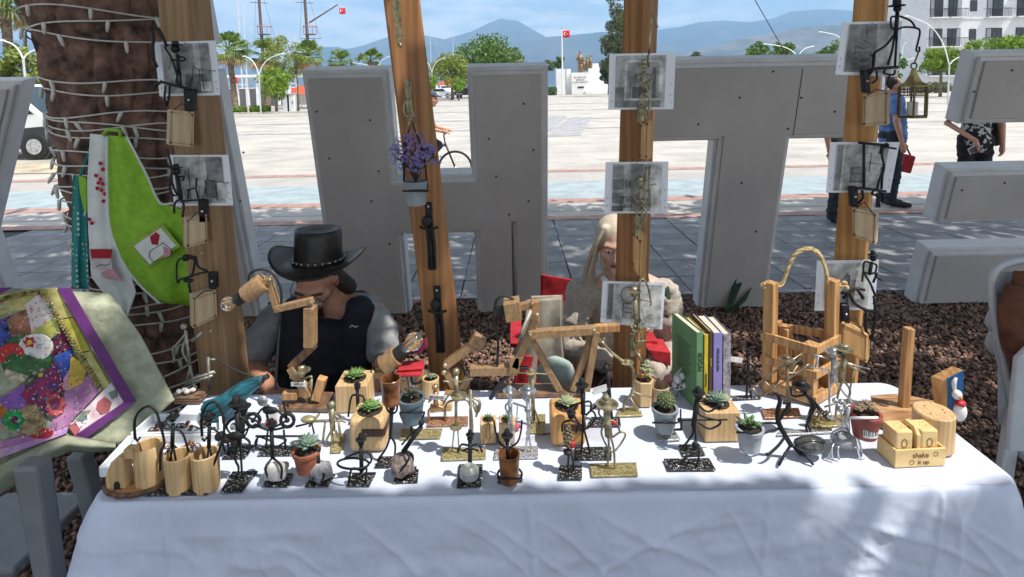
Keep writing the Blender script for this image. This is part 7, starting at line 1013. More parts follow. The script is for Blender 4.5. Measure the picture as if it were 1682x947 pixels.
# ================================================================ PEOPLE
skin = mat('skin_tan', (.56, .27, .17), .5, 0, .12, 30, bump=.08, sss=.15); skinf = mat('skin_fair', (.66, .4, .31), .5, 0, .12, 30, bump=.08, sss=.15)
def blob(name, prims, m, parent, voxel=.008, sm=5, wr=0):
    b = MB()
    for p in prims:
        if p[0] == 'c':                      # tapered capsule chain: points, radii
            pts = [Vector(q) for q in p[1]]; r = p[2]; b.tube(pts, r, 10)
            for q, rr in zip(pts, r): b.ball(q, rr*.995, 10, 8)
        else: b.ball(p[1], p[2], 14, 10, rot=p[3] if len(p) > 3 else None)
    o = b.build(name, m, parent); md = o.modifiers.new('r', 'REMESH'); md.mode = 'VOXEL'; md.voxel_size = voxel; md.use_smooth_shade = True; s_ = o.modifiers.new('s', 'SMOOTH'); s_.iterations = sm; s_.factor = .5
    dg = bpy.context.evaluated_depsgraph_get(); me = bpy.data.meshes.new_from_object(o.evaluated_get(dg)); o.modifiers.clear(); old = o.data; o.data = me; bpy.data.meshes.remove(old)
    if wr:
        nv = len(me.vertices); cc = np.empty(nv*3); nn = np.empty(nv*3); me.vertices.foreach_get('co', cc); me.vertices.foreach_get('normal', nn); cc = cc.reshape(-1, 3); nn = nn.reshape(-1, 3)
        for i in range(nv):
            c = Vector(cc[i]); k = mn.fractal(Vector((c.x*9, c.y*9, c.z*16)), 1, 2.2, 4)+.8*abs(mn.noise((c.x*14+c.z*9, c.y*14, c.z*22-c.x*8))); cc[i] += nn[i]*(wr*(k-.3))
        me.vertices.foreach_set('co', cc.ravel()); me.update()
    me.polygons.foreach_set('use_smooth', [True]*len(me.polygons)); return o
def hand(wrist, dirv, side, up, s=1.0):      # palm + five bent fingers as capsule prims
    w_ = Vector(wrist); d = Vector(dirv).normalized(); sd = (Vector(side)-d*Vector(side).dot(d)).normalized(); u = d.cross(sd); u = u if u.dot(Vector(up)) > 0 else -u; pr = [('c', [w_, w_+d*.045*s, w_+d*.085*s], [.026*s, .034*s, .032*s])]
    for k, L_ in enumerate((.066, .076, .072, .056)):
        o = w_+d*.085*s+sd*(.024-.016*k)*s; pr.append(('c', [o, o+d*L_*.45*s+u*.004, o+d*L_*.75*s-u*.012*s, o+d*L_*.9*s-u*.028*s], [.0098*s, .0092*s, .0085*s, .0075*s]))
    o = w_+d*.03*s+sd*.028*s; pr.append(('c', [o, o+d*.03*s+sd*.022*s, o+d*.058*s+sd*.026*s-u*.01], [.012*s, .011*s, .009*s])); return pr
def face(par, c, fw, up, m_eye=None, s=1.0, brows=None, lips=None):
    c = Vector(c); f = Vector(fw).normalized(); u = (Vector(up)-f*Vector(up).dot(f)).normalized(); r = f.cross(u); P = lambda x, y, z: c+r*x*s+f*y*s+u*z*s
    for sx in (-1, 1):
        e = MB().ball(P(.031*sx, .0735, .003), .0125*s, 10, 8).build('eye', mat('eye_white', (.6, .57, .54), .3), par, smooth=True); MB().ball(P(.031*sx, .0835, .002), .0052*s, 8, 6).build('iris', mat('iris_dark', (.05, .03, .02), .2), e, smooth=True)
        MB().tube([P(.017*sx, .082, .006), P(.03*sx, .0875, .0125), P(.046*sx, .078, .007)], .0042*s, 6, 3).build('eyelid', par.children[0].data.materials[0], par, smooth=True)
        MB().tube([P(.016*sx, .093, .027), P(.034*sx, .092, .032), P(.05*sx, .08, .024)], .0045*s, 5, 3).build('eyebrow', brows or mat('brow_dark', (.08, .05, .03), .8), par, smooth=True)
    MB().tube([P(-.024, .083, -.058), P(-.008, .0945, -.053), P(.008, .0945, -.053), P(.024, .083, -.058)], [.003*s, .006*s, .006*s, .003*s], 6, 3).build('lips', lips or mat('lips', (.36, .12, .1), .5), par, smooth=True)
def headprims(c, fw, up, s=1.0):
    c = Vector(c); f = Vector(fw).normalized(); u = (Vector(up)-f*Vector(up).dot(f)).normalized(); r = f.cross(u); P = lambda x, y, z: c+r*x*s+f*y*s+u*z*s; rot = Matrix((r, f, u)).transposed()
    q = [('e', P(0, -.012, .03), (.074*s, .092*s, .085*s), rot), ('e', P(0, .018, -.03), (.058*s, .066*s, .075*s), rot), ('c', [P(0, .06, -.088), P(0, .03, -.09)], [.02*s, .03*s]), ('c', [P(0, .082, .012), P(0, .098, -.018), P(0, .103, -.03)], [.008*s, .011*s, .014*s]), ('c', [P(-.013, .09, -.033), P(.013, .09, -.033)], [.009*s, .009*s]), ('c', [P(-.04, .068, .022), P(0, .08, .024), P(.04, .068, .022)], [.014*s, .014*s, .014*s]), ('e', P(.042, .052, -.02), (.024*s, .026*s, .022*s), rot), ('e', P(-.042, .052, -.02), (.024*s, .026*s, .022*s), rot)]
    for sx in (-1, 1): q.append(('e', P(.074*sx, -.008, -.01), (.009*s, .018*s, .03*s), rot))
    return q, P
# ---- vendor in the leather hat
YM = 2.16; t = thing('person', 'vendor in a wide-brimmed leather hat and dark vest bending over work', 'person', (V(530, 640, YM).x, YM+.1, 0)); M_ = lambda x, y, d=0: V(x, y, YM+d)
hc = M_(519, 459, -.05); fw = Vector((-.02, -.84, -.54)); up = Vector((.06, -.5, .86)); hp, HP = headprims(hc, fw, up, 1.0)
neck = M_(545, 500, .06); shL, shR = M_(446, 528, .03), M_(612, 510, .03); elL, elR = M_(412, 596, -.06), M_(634, 588, -.06); wrL, wrR = M_(446, 640, -.24), M_(610, 648, -.24); hip = Vector((neck.x, YM+.16, .28))
kL, kR = Vector((hip.x-.2, YM-.28, .36)), Vector((hip.x+.2, YM-.28, .36)); fL, fR = Vector((hip.x-.22, YM-.2, .05)), Vector((hip.x+.2, YM-.2, .05))
blob('body', hp+[('c', [HP(0, -.03, -.06), neck+Vector((0, .02, -.03))], [.056, .062]), ('c', [neck, (neck+hip)/2, hip], [.09, .12, .13]), ('c', [shL, elL, wrL], [.05, .041, .028]), ('c', [shR, elR, wrR], [.05, .041, .028]), ('c', [shL, neck, shR], [.05, .07, .05]), ('c', [hip+Vector((-.1, 0, 0)), kL, fL, fL+Vector((0, -.14, -.02))], [.08, .06, .045, .035]), ('c', [hip+Vector((.1, 0, 0)), kR, fR, fR+Vector((0, -.14, -.02))], [.08, .06, .045, .035])]+hand(wrL, (.5, -.6, -.3), (.8, .3, .3), (0, 0, 1))+hand(wrR, (-.5, -.6, -.3), (-.8, .3, .3), (0, 0, 1)), skin, t, .0065)
face(t, hc, fw, up)
polo = mat('grey_polo', (.36, .365, .375), .85, 0, .15, 14, bump=.35, bscale=45); navy = mat('navy_vest', (.014, .017, .028), .8, 0, .3, 20, bump=.3, bscale=60)
blob('polo_shirt', [('c', [shL+Vector((.02, 0, .006)), shL*.62+elL*.38, shL*.25+elL*.75], [.068, .072, .072]), ('c', [shR+Vector((-.02, 0, .006)), shR*.62+elR*.38, shR*.25+elR*.75], [.068, .072, .072]), ('c', [shL+Vector((.04, .01, 0)), neck+Vector((0, .03, -.05)), shR+Vector((-.04, .01, 0))], [.07, .1, .07]), ('c', [neck+Vector((0, .05, -.09)), hip+Vector((0, 0, .02))], [.15, .17])], polo, t, .008, 6, wr=.011)
vt = blob('vest', [('c', [M_(490, 520, -.01), M_(492, 580, -.02), M_(496, 640, 0)], [.075, .092, .1]), ('c', [M_(592, 515, -.01), M_(585, 580, -.02), M_(576, 640, 0)], [.07, .09, .1]), ('c', [M_(536, 556, -.02), M_(536, 600, -.03), M_(536, 645, -.02)], [.092, .105, .11]), ('c', [M_(486, 505, .05), M_(500, 500, .12), M_(590, 500, .12), M_(600, 500, .05)], [.05, .06, .06, .05]), ('e', M_(540, 570, .12), (.2, .1, .2))], navy, t, .008, 6, wr=.008)
MB().tube([M_(575, 537, -.105), M_(578, 534, -.108), M_(584, 537, -.106), M_(588, 535, -.104)], .0022, 5).build('chest_logo', white, vt); b = MB(); [b.ball(M_(526, y, -.115), .005, 8, 5) for y in (540, 562, 584)]; b.build('buttons', rubber, vt)
jean = mat('dark_jeans', (.03, .035, .05), .85, 0, .3, 20); blob('trousers', [('c', [hip+Vector((-.1, 0, 0)), kL, fL+Vector((0, 0, .06))], [.105, .08, .06]), ('c', [hip+Vector((.1, 0, 0)), kR, fR+Vector((0, 0, .06))], [.105, .08, .06]), ('e', hip, (.2, .15, .12))], jean, t, .012, 4)
hairm = mat('dark_hair', (.03, .02, .014), .6, 0, .4, 8, stretch=(60, 60, 4), bump=.5)
blob('hair', [('e', HP(0, -.035, .03), (.083, .075, .088)), ('c', [HP(.03, -.085, 0), M_(572, 470, .06), M_(570, 500, .08)], [.05, .036, .02]), ('c', [HP(.06, -.05, 0), HP(.065, -.03, -.06)], [.02, .012]), ('c', [HP(-.06, -.05, 0), HP(-.065, -.03, -.05)], [.02, .012])], hairm, t, .008, 3)
b = MB(); r_ = random.Random(3)
for k in range(260): a = r_.uniform(-1, 1); zz_ = r_.uniform(-.112, -.066); p = HP(.032*a, .088-.022*a*a+.006, zz_); b.tube([p, p+HP(.004*a, .006, -.018)-HP(0, 0, 0)], [.0022, .0006], 3)
b.build('goatee', hairm, t); b = MB(); [b.tube([HP(.03*a/8, .1-.012*(a/8)**2, -.043), HP(.034*a/8, .102-.014*(a/8)**2, -.053)], [.0026, .001], 4) for a in range(-8, 9)]; b.build('moustache', hairm, t)
# spectacles
gt = thing('spectacles', 'thin dark spectacles on the hatted vendor', 'spectacles', HP(0, .1, 0)); b = MB()
for sx in (-1, 1): b.tube([HP(.033*sx+.024*math.cos(k*.5236), .104, -.002+.016*math.sin(k*.5236)) for k in range(13)], .0014, 5); b.tube([HP(.057*sx, .102, .002), HP(.08*sx, .05, .004), HP(.08*sx, -.01, 0)], .0016, 5)
b.tube([HP(-.009, .105, .002), HP(.009, .105, .002)], .0014, 5); b.build('frame', rubber, gt, smooth=True); b = MB(); [b.lathe([(.022, 0), (.022, .0008)], HP(.033*sx, .1035, -.002), 14, axis=fw) for sx in (-1, 1)]; b.build('lenses', mat('lens_glass', (.9, .9, .9), .05, 0, 0, 5, alpha=.15), gt)
# hat
leath = mat('dark_leather_hat', (.028, .023, .021), .42, 0, .4, 10, bump=.25, bscale=40); ht = thing('leather_hat', 'dark leather hat with upturned brim and studded band', 'hat', HP(0, 0, .09)); bc = M_(523, 428, -.03); ax = Vector((.03, .05, 1)).normalized(); ex2 = ax.cross(Vector((0, 1, 0))).normalized(); ey2 = ax.cross(ex2); ey2 = ey2 if ey2.y > 0 else -ey2; rows = []
for j in range(9):
    v = j/8; r_ = []
    for i in range(56):
        a = 2*math.pi*i/56; rx = .085+(.18-.085)*v; ry = .1+(.168-.1)*v; lift = .058*v**2*abs(math.cos(a))**2.2-.022*v**1.3*max(0, -math.sin(a))-.008*v; r_.append(bc+ex2*rx*math.cos(a)+ey2*ry*math.sin(a)+ax*lift)
    rows.append(r_)
MB().grid(rows, closed=True).build('brim', leath, ht, smooth=True, solid=.005); rows = []
for j, (k, h_) in enumerate(((1.0, -.004), (1.01, .02), (.99, .06), (.985, .1), (.95, .118), (.86, .124), (.6, .112), (.3, .106), (.02, .105))):
    rows.append([bc+ex2*.087*k*math.cos(2*math.pi*i/40)+ey2*.102*k*math.sin(2*math.pi*i/40)+ax*(h_+(.008*math.cos(2*math.pi*i/40)**2 if k > .9 and h_ > .09 else 0)) for i in range(40)])
MB().grid(rows, closed=True).build('crown', leath, ht, smooth=True); bd = MB().tube([bc+ex2*.0905*math.cos(k*.157)+ey2*.1055*math.sin(k*.157)+ax*.012 for k in range(41)], .0055, 6).build('band', mat('hat_band', (.05, .035, .025), .5), ht); b = MB(); [b.ball(bc+ex2*.096*math.cos(k*.2618)+ey2*.111*math.sin(k*.2618)+ax*.012, .0045, 7, 5) for k in range(24)]; b.build('studs', silver, bd)
st = thing('low_stool', 'low stool under the hatted vendor', 'stool', (hip.x, YM+.16, 0)); MB().lathe([(.17, .13), (.17, .16)], (hip.x, YM+.18, 0), 20).build('seat', darkw, st); [MB().tube([(hip.x+.12*sx, YM+.18+.12*sy, .02), (hip.x+.1*sx, YM+.18+.1*sy, .13)], .016, 8).build('leg', darkw, st) for sx in (-1, 1) for sy in (-1, 1)]
# ---- blonde woman
YW = 2.36; t = thing('person', 'blonde woman in a beige knitted cardigan watching from behind the post', 'person', (V(1025, 620, YW).x, YW+.1, 0)); W_ = lambda x, y, d=0: V(x, y, YW+d)
hc = W_(1011, 402, -.02); fw = Vector((-.14, -.97, -.14)); up = Vector((0, -.12, 1)); hp, HP = headprims(hc, fw, up, 1.0); neck = W_(1026, 452, .05); shL, shR = W_(955, 482, .04), W_(1092, 480, .04); elL, elR = W_(936, 572, 0), W_(1104, 575, 0); wrL, wrR = W_(1010, 600, -.2), W_(1062, 622, -.2); hip = Vector((neck.x, YW+.14, .36))
kL, kR = Vector((hip.x-.14, YW-.3, .4)), Vector((hip.x+.14, YW-.3, .4)); fL, fR = Vector((hip.x-.14, YW-.28, .05)), Vector((hip.x+.14, YW-.28, .05))
blob('body', hp+[('c', [HP(0, -.02, -.06), neck+Vector((0, .02, -.03))], [.05, .055]), ('c', [neck, (neck+hip)/2, hip], [.08, .11, .13]), ('c', [shL, elL, wrL], [.045, .038, .026]), ('c', [shR, elR, wrR], [.045, .038, .026]), ('c', [shL, neck, shR], [.045, .06, .045]), ('c', [hip+Vector((-.1, 0, 0)), kL, fL, fL+Vector((0, -.14, -.02))], [.08, .06, .045, .035]), ('c', [hip+Vector((.1, 0, 0)), kR, fR, fR+Vector((0, -.14, -.02))], [.08, .06, .045, .035])]+hand(wrL, (.8, -.3, -.3), (0, .3, .8), (0, -1, .3))+hand(wrR, (.3, -.5, -.2), (-.8, .3, .3), (0, 0, 1)), skinf, t, .0065)
face(t, hc, fw, up, brows=mat('brow_fair', (.3, .2, .12), .8), lips=mat('lipstick', (.3, .04, .05), .4))
knit = mat('beige_knit', (.52, .465, .4), .9, 0, c2=(.4, .35, .3), kind='speck', scale=160, ramp=(.2, .8), bump=1.0)
cd_ = blob('cardigan', [('c', [shL, shL*.5+elL*.5, elL, elL*.25+wrL*.75], [.068, .068, .064, .05]), ('c', [shR, shR*.5+elR*.5, elR, elR*.25+wrR*.75], [.068, .068, .064, .05]), ('c', [shL+Vector((.03, 0, 0)), neck+Vector((0, .03, -.06)), shR+Vector((-.03, 0, 0))], [.07, .09, .07]), ('c', [neck+Vector((0, .03, -.12)), hip], [.15, .18])], knit, t, .008, 5, wr=.012)
MB().tube([W_(990, 455, -.06), W_(1000, 468, -.09), W_(1014, 474, -.11)], .012, 8, 3).build('collar', white, cd_, smooth=True)
gv_ = mat('green_coat', (.06, .1, .07), .85, 0, .2, 20); drape(t, 'green_shawl', [(1080, 486), (1088, 520), (1090, 620)], [(1098, 470), (1106, 520), (1108, 640)], YW-.02, gv_, .008, 1, solid=.01)
blob('trousers', [('c', [hip+Vector((-.1, 0, 0)), kL, fL+Vector((0, 0, .06))], [.1, .08, .06]), ('c', [hip+Vector((.1, 0, 0)), kR, fR+Vector((0, 0, .06))], [.1, .08, .06]), ('e', hip, (.19, .15, .12))], mat('dark_maroon_trousers', (.06, .015, .02), .85), t, .012, 4)
blond = mat('blonde_hair', (.7, .62, .5), .5, 0, c2=(.5, .42, .3), scale=6, stretch=(70, 70, 3), bump=.6)
hb_ = blob('hair', [('e', HP(0, -.018, .046), (.086, .09, .084)), ('c', [HP(.05, .045, .095), HP(.074, .035, .05), HP(.083, .0, -.02), HP(.1, .01, -.1), HP(.11, .01, -.16), HP(.11, .02, -.2)], [.016, .014, .018, .022, .022, .01]), ('c', [HP(-.05, .045, .095), HP(-.076, .035, .05), HP(-.086, .0, -.02), HP(-.098, .01, -.09), HP(-.1, .02, -.15), HP(-.096, .03, -.19)], [.016, .014, .016, .02, .019, .008]), ('c', [HP(0, -.08, 0), HP(0, -.09, -.12), neck+Vector((0, .1, -.06))], [.07, .07, .05])], blond, t, .007, 4)
b = MB(); r_ = random.Random(5)
for k in range(160):
    sx = -1 if k < 100 else 1; a = r_.uniform(-.02, .02); d0 = r_.uniform(-.02, .03); b.tube([HP(sx*(.05+a*.4), .05+d0*.6, .1), HP(sx*(.082+a*.3), .045+d0, .03), HP(sx*(.1+a), .02+d0, -.06), HP(sx*(.115+a*1.5), .02+d0, -.13-r_.random()*.06)], [.0025, .0028, .0024, .0006], 4, 3)
b.build('loose_strands', blond, t)
# ---- passers-by
def passer(label, px, py, h, yawdeg, shirt, trous, hairc, shoes, armpose=((.0, .0), (.0, .0)), extra=None, cap=None):
    g = G(px, py, 0); s = h/1.7; rz_ = Matrix.Rotation(R_(yawdeg), 3, 'Z'); W = lambda x, y, z: g+rz_ @ Vector((x*s, y*s, z*s)); t = thing('person', label, 'person', g, 'passers-by on the pavement')
    fw_ = rz_ @ Vector((0, -1, 0)); hc_ = W(0, -.01, 1.57); hp_, HP_ = headprims(hc_, fw_, (0, 0, 1), s); (ax0, ay0), (ax1, ay1) = armpose
    eL, eR = W(-.26, ay0*.4, 1.12), W(.26, ay1*.4, 1.12); wL, wR = W(-.26+ax0*.2, -.06-ay0*.6, .87+abs(ay0)*.15), W(.26-ax1*.2, -.06-ay1*.6, .87+abs(ay1)*.15)
    hands = hand(wL, rz_ @ Vector((.1, -.2-ay0*.3, -1)), rz_ @ Vector((0, -1, 0)), rz_ @ Vector((-1, 0, 0)), s)+hand(wR, rz_ @ Vector((-.1, -.2-ay1*.3, -1)), rz_ @ Vector((0, -1, 0)), rz_ @ Vector((1, 0, 0)), s)
    blob('body', hp_+[('c', [W(0, .01, 1.5), W(0, .01, 1.38)], [.055, .06]), ('c', [W(0, 0, 1.34), W(0, 0, 1.15), W(0, 0, .95)], [.11, .105, .12]), ('c', [W(-.18, 0, 1.38), eL, wL], [.05, .04, .027]), ('c', [W(.18, 0, 1.38), eR, wR], [.05, .04, .027]), ('c', [W(-.17, 0, 1.39), W(.17, 0, 1.39)], [.05, .05]), ('c', [W(-.09, 0, .92), W(-.1, -.03, .5), W(-.1, .02, .09)], [.08, .058, .04]), ('c', [W(.09, 0, .92), W(.1, .02, .5), W(.1, .08, .09)], [.08, .058, .04])]+hands, skin, t, .0095, 3)
    face(t, hc_, fw_, (0, 0, 1), s=s)
    blob('shirt', [('c', [W(0, 0, 1.36), W(0, 0, 1.15), W(0, 0, .9)], [.135, .15, .165]), ('c', [W(-.17, 0, 1.38), W(-.17, 0, 1.38)*.45+eL*.55], [.07, .065]), ('c', [W(.17, 0, 1.38), W(.17, 0, 1.38)*.45+eR*.55], [.07, .065]), ('c', [W(-.16, 0, 1.38), W(.16, 0, 1.38)], [.075, .075])], shirt, t, .012, 3, wr=.012)
    blob('trousers', [('c', [W(-.09, 0, .93), W(-.1, -.03, .5), W(-.1, .02, .1)], [.105, .08, .07]), ('c', [W(.09, 0, .93), W(.1, .02, .5), W(.1, .08, .1)], [.105, .08, .07]), ('e', W(0, 0, .94), (.18*s, .14*s, .12*s))], trous, t, .012, 3, wr=.014)
    for x, y in ((-.1, -.03), (.1, .03)): blob('shoe', [('c', [W(x, y+.03, .05), W(x, y-.1, .04), W(x, y-.16, .035)], [.045, .042, .034])], shoes, t, .012, 3)
    blob('hair', [('e', HP_(0, -.03, .04), (.085*s, .085*s, .085*s))], hairc, t, .014, 3); return t, W
bshirt = mat('blue_shirt', (.1, .19, .42), .8, 0, .15, 12, bump=.2); dk_ = mat('black_trousers', (.012, .012, .014), .8, 0, .3, 20)
t, W = passer('person in a blue shirt and dark trousers beside the lantern post', 1462, 337, 1.68, 65, bshirt, mat('navy_trousers', (.02, .024, .035), .8, 0, .3, 20), mat('dark_hair'), rubber); 
bg_ = thing('handbag', 'red handbag carried by the person in the blue shirt', 'handbag', V(1488, 284, 7.5)); b0 = V(1488, 268, 7.5); MB().box(b0, (.14, .12, .24), Matrix.Rotation(.25, 3, 'Y')).build('bag', red, bg_, bev=.02); MB().tube([V(1482, 256, 7.5), V(1484, 238, 7.52), V(1490, 244, 7.5), V(1496, 256, 7.5)], .012, 6, 3).build('strap', mat('strap_dark', (.06, .01, .012), .6), bg_)
passer('person in dark jeans hidden behind the lantern post and letter T', 1380, 366, 1.66, 20, mat('grey_tee', (.2, .2, .21), .8), jean, mat('dark_hair'), rubber)
pat = mat('patterned_blouse', (.55, .53, .5), .8, 0, c2=(.012, .012, .013), kind='speck', scale=34, ramp=(.62, .66)); t, W = passer('person in a black and white patterned blouse holding a phone', 1597, 345, 1.62, -25, pat, dk_, mat('dark_hair'), rubber, armpose=((.9, .45), (.0, .0)))
ph_ = thing('phone', 'pale phone in the hand of the person in the patterned blouse', 'phone', V(1607, 262, 7.0)); q = W(-.1, -.37, .84); MB().box(q, (.075, .012, .15), Matrix.Rotation(1.1, 3, 'Y')).build('case', mat('phone_case', (.6, .6, .62), .4), ph_, bev=.006); MB().box(q+Vector((.0, -.008, 0)), (.06, .003, .13), Matrix.Rotation(1.1, 3, 'Y')).build('screen', glassd, ph_)
hbk = thing('shoulder_bag', 'black shoulder bag behind the patterned blouse', 'bag', W(.25, .1, .9)); q = W(.24, .1, 1.0); MB().ball(q, (.1, .06, .16), 12, 8).build('bag', rubber, hbk, smooth=True); MB().tube([q+Vector((0, 0, .14)), W(.17, .02, 1.44)], .012, 5).build('strap', rubber, hbk)
# ---- cyclist
g0 = G(750, 303, 0); Yc = g0.y; S_ = mpp(V(750, 277, Yc)); wr_ = 27*S_; bt = thing('bicycle', 'dark city bicycle ridden past behind the letter H', 'bicycle', (g0.x-.5, Yc, 0)); frm = mat('bike_black', (.02, .02, .022), .4); fc = Vector((V(748, 277, Yc).x, Yc, wr_+.01)); rc_ = fc+Vector((-1.0, 0, 0))
for c in (fc, rc_):
    w_ = MB().tube([c+Vector((wr_*math.cos(k*.2244), 0, wr_*math.sin(k*.2244))) for k in range(29)], .02, 8).build('wheel', rubber, bt, smooth=True); b = MB(); [b.tube([c, c+Vector((wr_*math.cos(k*.3927), .01*(-1)**k, wr_*math.sin(k*.3927)))], .0018, 3) for k in range(16)]; b.ball(c, .03, 8, 6); b.build('spokes', silver, w_)
hd_ = fc+Vector((-.16, 0, .42)); sb_ = rc_+Vector((.28, 0, .5)); bb_ = rc_+Vector((.42, 0, -.02)); b = MB(); [b.tube(l, .017, 7) for l in ([hd_, fc], [hd_, bb_], [sb_, bb_], [hd_+Vector((0, 0, -.04)), sb_], [rc_, bb_], [rc_, sb_])]; b.build('frame', frm, bt, smooth=True)
MB().tube([hd_, hd_+Vector((-.02, 0, .14)), hd_+Vector((.02, -.22, .17))], .013, 6).build('handlebar', frm, bt); MB().tube([hd_+Vector((-.02, 0, .14)), hd_+Vector((.02, .22, .17))], .013, 6).build('handlebar', frm, bt); MB().ball(sb_+Vector((-.04, 0, .1)), (.14, .07, .04), 12, 8).build('saddle', rubber, bt, smooth=True); MB().tube([sb_, sb_+Vector((-.03, 0, .1))], .014, 6).build('seat_post', silver, bt); MB().lathe([(.09, -.01), (.09, .01)], bb_, 18, axis=(0, 1, 0)).build('chainring', silver, bt)
ct = thing('person', 'cyclist in a grey cap and white shirt passing behind the letter H', 'person', (rc_.x+.4, Yc, 0)); hc = V(709, 163, Yc); fw = Vector((1, -.1, -.1)); hp, HP = headprims(hc, fw, (0, 0, 1), 1.05); hip = sb_+Vector((-.02, 0, .2)); neck = hc+Vector((-.09, 0, -.16)); sh = neck+Vector((-.03, 0, -.07)); hb = hd_+Vector((.02, 0, .19)); prm = hp+[('c', [HP(0, -.03, -.06), neck], [.055, .06]), ('c', [neck+Vector((-.03, 0, -.08)), hip], [.12, .13])]; shp = [('c', [neck+Vector((-.03, 0, -.06)), hip], [.15, .16])]; trp = [('e', hip, (.16, .17, .14))]
for sy in (-1, 1):
    s0 = sh+Vector((0, .17*sy, -.02)); e0 = s0*.5+(hb+Vector((0, .22*sy, 0)))*.5+Vector((-.03, .04*sy, -.08)); w0 = hb+Vector((-.06, .2*sy, .03)); k0 = bb_+Vector((.32 if sy < 0 else .2, .1*sy, .42 if sy < 0 else .2)); f0 = bb_+Vector((.1 if sy < 0 else -.05, .13*sy, .1 if sy < 0 else -.12))
    prm += [('c', [s0, e0, w0], [.05, .04, .028]), ('c', [hip+Vector((0, .1*sy, -.02)), k0, f0], [.085, .06, .042])]+hand(w0, (1, 0, -.2), (0, -sy, 0), (0, 0, 1)); shp += [('c', [s0, s0*.5+e0*.5], [.07, .062])]; trp += [('c', [hip+Vector((0, .1*sy, -.02)), k0], [.11, .08])]
    blob('shoe', [('c', [f0+Vector((-.04, 0, -.03)), f0+Vector((.12, 0, -.04))], [.045, .04])], rubber, ct, .012, 3)
blob('body', prm, skin, ct, .0095, 3); face(ct, hc, fw, (0, 0, 1), s=1.05); blob('shirt', shp, mat('white_tee', (.7, .7, .7), .8), ct, .014, 4); blob('shorts', trp, mat('navy_trousers'), ct, .014, 4); cp = mat('grey_blue_cap', (.07, .08, .11), .8); blob('cap', [('e', HP(0, -.01, .075), (.098, .098, .07)), ('c', [HP(0, .09, .062), HP(0, .16, .052)], [.02, .012]), ('c', [HP(.05, .08, .06), HP(.04, .14, .052), HP(-.04, .14, .052), HP(-.05, .08, .06)], [.016, .012, .012, .016])], cp, ct, .01, 3)
# ================================================================ PINE CROWN (unseen, shaped for shade on bed, letters and posts; open over the table)
def up_to(P, z): return P+SUN*((z-P.z)/SUN.z)
LC = []; LS = []
def blocked(L_, e=0):  # keeps leaves off sun rays to chosen lit spots and out of frame
    for z in (.75, .9):
        q = L_-SUN*((L_.z-z)/SUN.z)
        if -.95-e < q.x < 1.16+e and 1.2-e < q.y < 1.68+e: return True
    q = L_-SUN*(L_.z/SUN.z)
    if -.75 < q.x < .75 and 2.25 < q.y < 3.35 and mn.noise((q.x*3.1, q.y*3.1, 5)) > -.22: return True
    q = L_-SUN*((L_.z-.75)/SUN.z)
    if -1.62 < q.x < -1.0 and 1.36 < q.y < 1.66 and mn.noise((q.x*6, q.y*6, 2)) > -.25: return True
    for z in (.5, .6):
        q = L_-SUN*((L_.z-z)/SUN.z)
        if 1.85 < q.y < 2.2 and (-1.08 < q.x < -.9 or -.58 < q.x < -.4): return True
        if -.1 < q.x < .3 and 2.0 < q.y < 2.3: return True
    x, y = proj(L_); c = (RM.transposed() @ (L_-CP)).z
    return c < 0 and -120 < x < 1800 and y > -60
def shade(n, fn, zr=(3.6, 5.6), size=.16, k=9, spread=.16, keep=None):  # sets leaf clumps up the sun rays from spots to be shaded
    for _ in range(n):
        P = fn()
        if keep and not keep(P): continue
        L_ = up_to(P, random.uniform(*zr))
        for _ in range(k):
            q = L_+Vector((random.gauss(0, spread), random.gauss(0, spread), random.gauss(0, spread*.6)))
            if not blocked(q): LC.append(q); LS.append(size)
U = random.uniform
def lt():
    z = U(0, 1.9); return Vector((U(-4.6, 4.8), LY-z*math.tan(LTA), z))
shade(1000, lt, size=.17)                                   # letters
def kp(P): return mn.noise((P.x*.75, P.y*2.1, 1.3))+.35*mn.noise((P.x*2.6, P.y*6, 2)) > -.16 - .5*max(0, (6.6-P.y)/3)
shade(2100, lambda: Vector((U(-7.5, 7.5), 4.2+U(0, 3.35), 0)), (3.9, 6.2), .24, 8, .2, kp)             # pavement, dappled
shade(420, lambda: Vector((U(.75, 4.2), U(1.7, 4.1), U(0, .3))), keep=lambda P: mn.noise((P.x*2.3, P.y*2.3, 8)) > -.3)   # bed on the right
shade(300, lambda: Vector((U(-3, -.7), U(2.0, 4.0), 0)))                                               # bed on the left
shade(150, lambda: Vector((U(-1.05, .32), 1.165, U(.15, .735))), (3.4, 4.8), .12, 9, .07)                # cloth front, left half
shade(22, lambda: Vector((U(.3, .55), 1.165, U(.15, .66))), (3.4, 4.8), .12, 9, .06)
shade(14, lambda: Vector((U(.9, 1.12), 1.165, U(.1, .6))), (3.4, 4.8), .1, 9, .06)
shade(240, lambda: Vector((U(-2.0, -.85), U(1.62, 2.2), U(.3, 2.1))), (3.4, 5.0), .14, 9, .1, lambda P: mn.noise((P.x*4, P.y*4, P.z*4)) > -.4)        # trunk, quilt, aprons
for px, y0, y1 in ((303, -40, 560), (668, -40, 520), (1048, -40, 330), (1420, -40, 230)):
    shade(110, lambda: V(px+U(-40, 60), U(y0, y1), YP-.06), (3.3, 4.8), .12, 9, .08)
shade(70, lambda: Vector((U(-.98, -.45), YM-.05, U(.82, 1.12))), (3.4, 4.8), .12, 9, .07); shade(20, lambda: Vector((U(-.82, -.62), YM-.15, U(.5, .8))), (3.4, 4.8), .12, 8, .06)
shade(14, lambda: Vector((U(.5, .8), YW-.1, U(.5, .7))), (3.4, 4.8), .12, 9, .08); shade(150, lambda: Vector((U(1.5, 2.4), U(1.5, 2.1), U(0, 1.0))), (3.4, 5.0), .14, 9, .12)
shade(150, lambda: Vector((U(-1.75, -1.0), U(1.0, 1.8), U(0, .45))), (3.4, 5.0), .14, 9, .1)
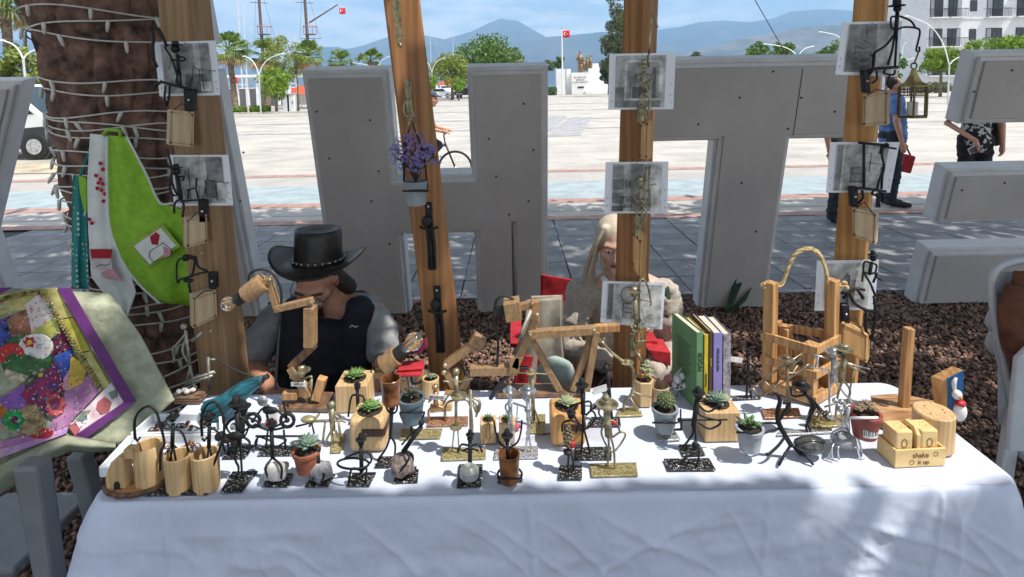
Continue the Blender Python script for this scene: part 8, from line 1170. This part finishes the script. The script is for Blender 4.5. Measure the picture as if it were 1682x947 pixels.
for _ in range(2600):  # unseen leaves added behind the camera to cut skylight on the cloth
    q = Vector((U(-6.5, 7.5), U(-8, 1.2), U(3.6, 6.3)))
    if mn.noise(q*.8) > -.35 and not blocked(q, .2): LC.append(q); LS.append(.42)
for _ in range(5200):                                                                                  # the rest of the crown
    a = U(0, 6.28); r = 6.2*math.sqrt(U(0, 1)); q = Vector((.9+r*math.cos(a), 1.6+r*.85*math.sin(a), U(4.2, 6.4)-.02*r*r))
    if mn.noise(q*.9) > -.05 and not blocked(q, .11): LC.append(q); LS.append(.22)
n = len(LC); LCa = np.array([tuple(p) for p in LC]); LSa = np.array(LS)*RNG.uniform(.7, 1.3, n)
qd = np.array([(-.5, 0, 0), (0, -.3, .05), (.5, 0, 0), (0, .3, .05)]); v = np.einsum('nij,kj->nki', rotm(n), qd)*LSa[:, None, None]+LCa[:, None, :]
fast('crown', v.reshape(-1, 3), np.arange(4*n).reshape(n, 4), leafmat('pine_crown_leaf', (.09, .13, .045), (.03, .055, .02), .6, .15), PINE)
for px_, py_, r_, lab in ((-7.5, -6.5, 2.6, 'unseen broad leafy tree added behind the camera to dim the skylight'), (-12, -1.0, 2.4, 'unseen tree added beyond the quilt-covered chair to dim the skylight')):
    tree('added_shade_tree', lab, Vector((px_, py_, 0)), 6.0, r_, lf_d, 2600, .5, 30, .2, 2.6, group='unseen trees added to dim the skylight')  # out-of-view trees added to darken the cloth front and letter backs
# ---- haze
hb = MB().box((0, 4800, 750), (26000, 9800, 1510)).build('haze', mat('unused'), None, kind='stuff'); tag(hb, 'pale blue summer haze over bay and mountains', 'haze')
hm = bpy.data.materials.new('haze_air'); hm.use_nodes = True; hn = hm.node_tree; hn.nodes.clear(); ho = hn.nodes.new('ShaderNodeOutputMaterial'); pvn = hn.nodes.new('ShaderNodeVolumePrincipled')
pvn.inputs['Color'].default_value = (.4, .68, 1, 1); pvn.inputs['Density'].default_value = HAZE; pvn.inputs['Anisotropy'].default_value = .0; hn.links.new(pvn.outputs[0], ho.inputs['Volume']); hb.data.materials.clear(); hb.data.materials.append(hm)
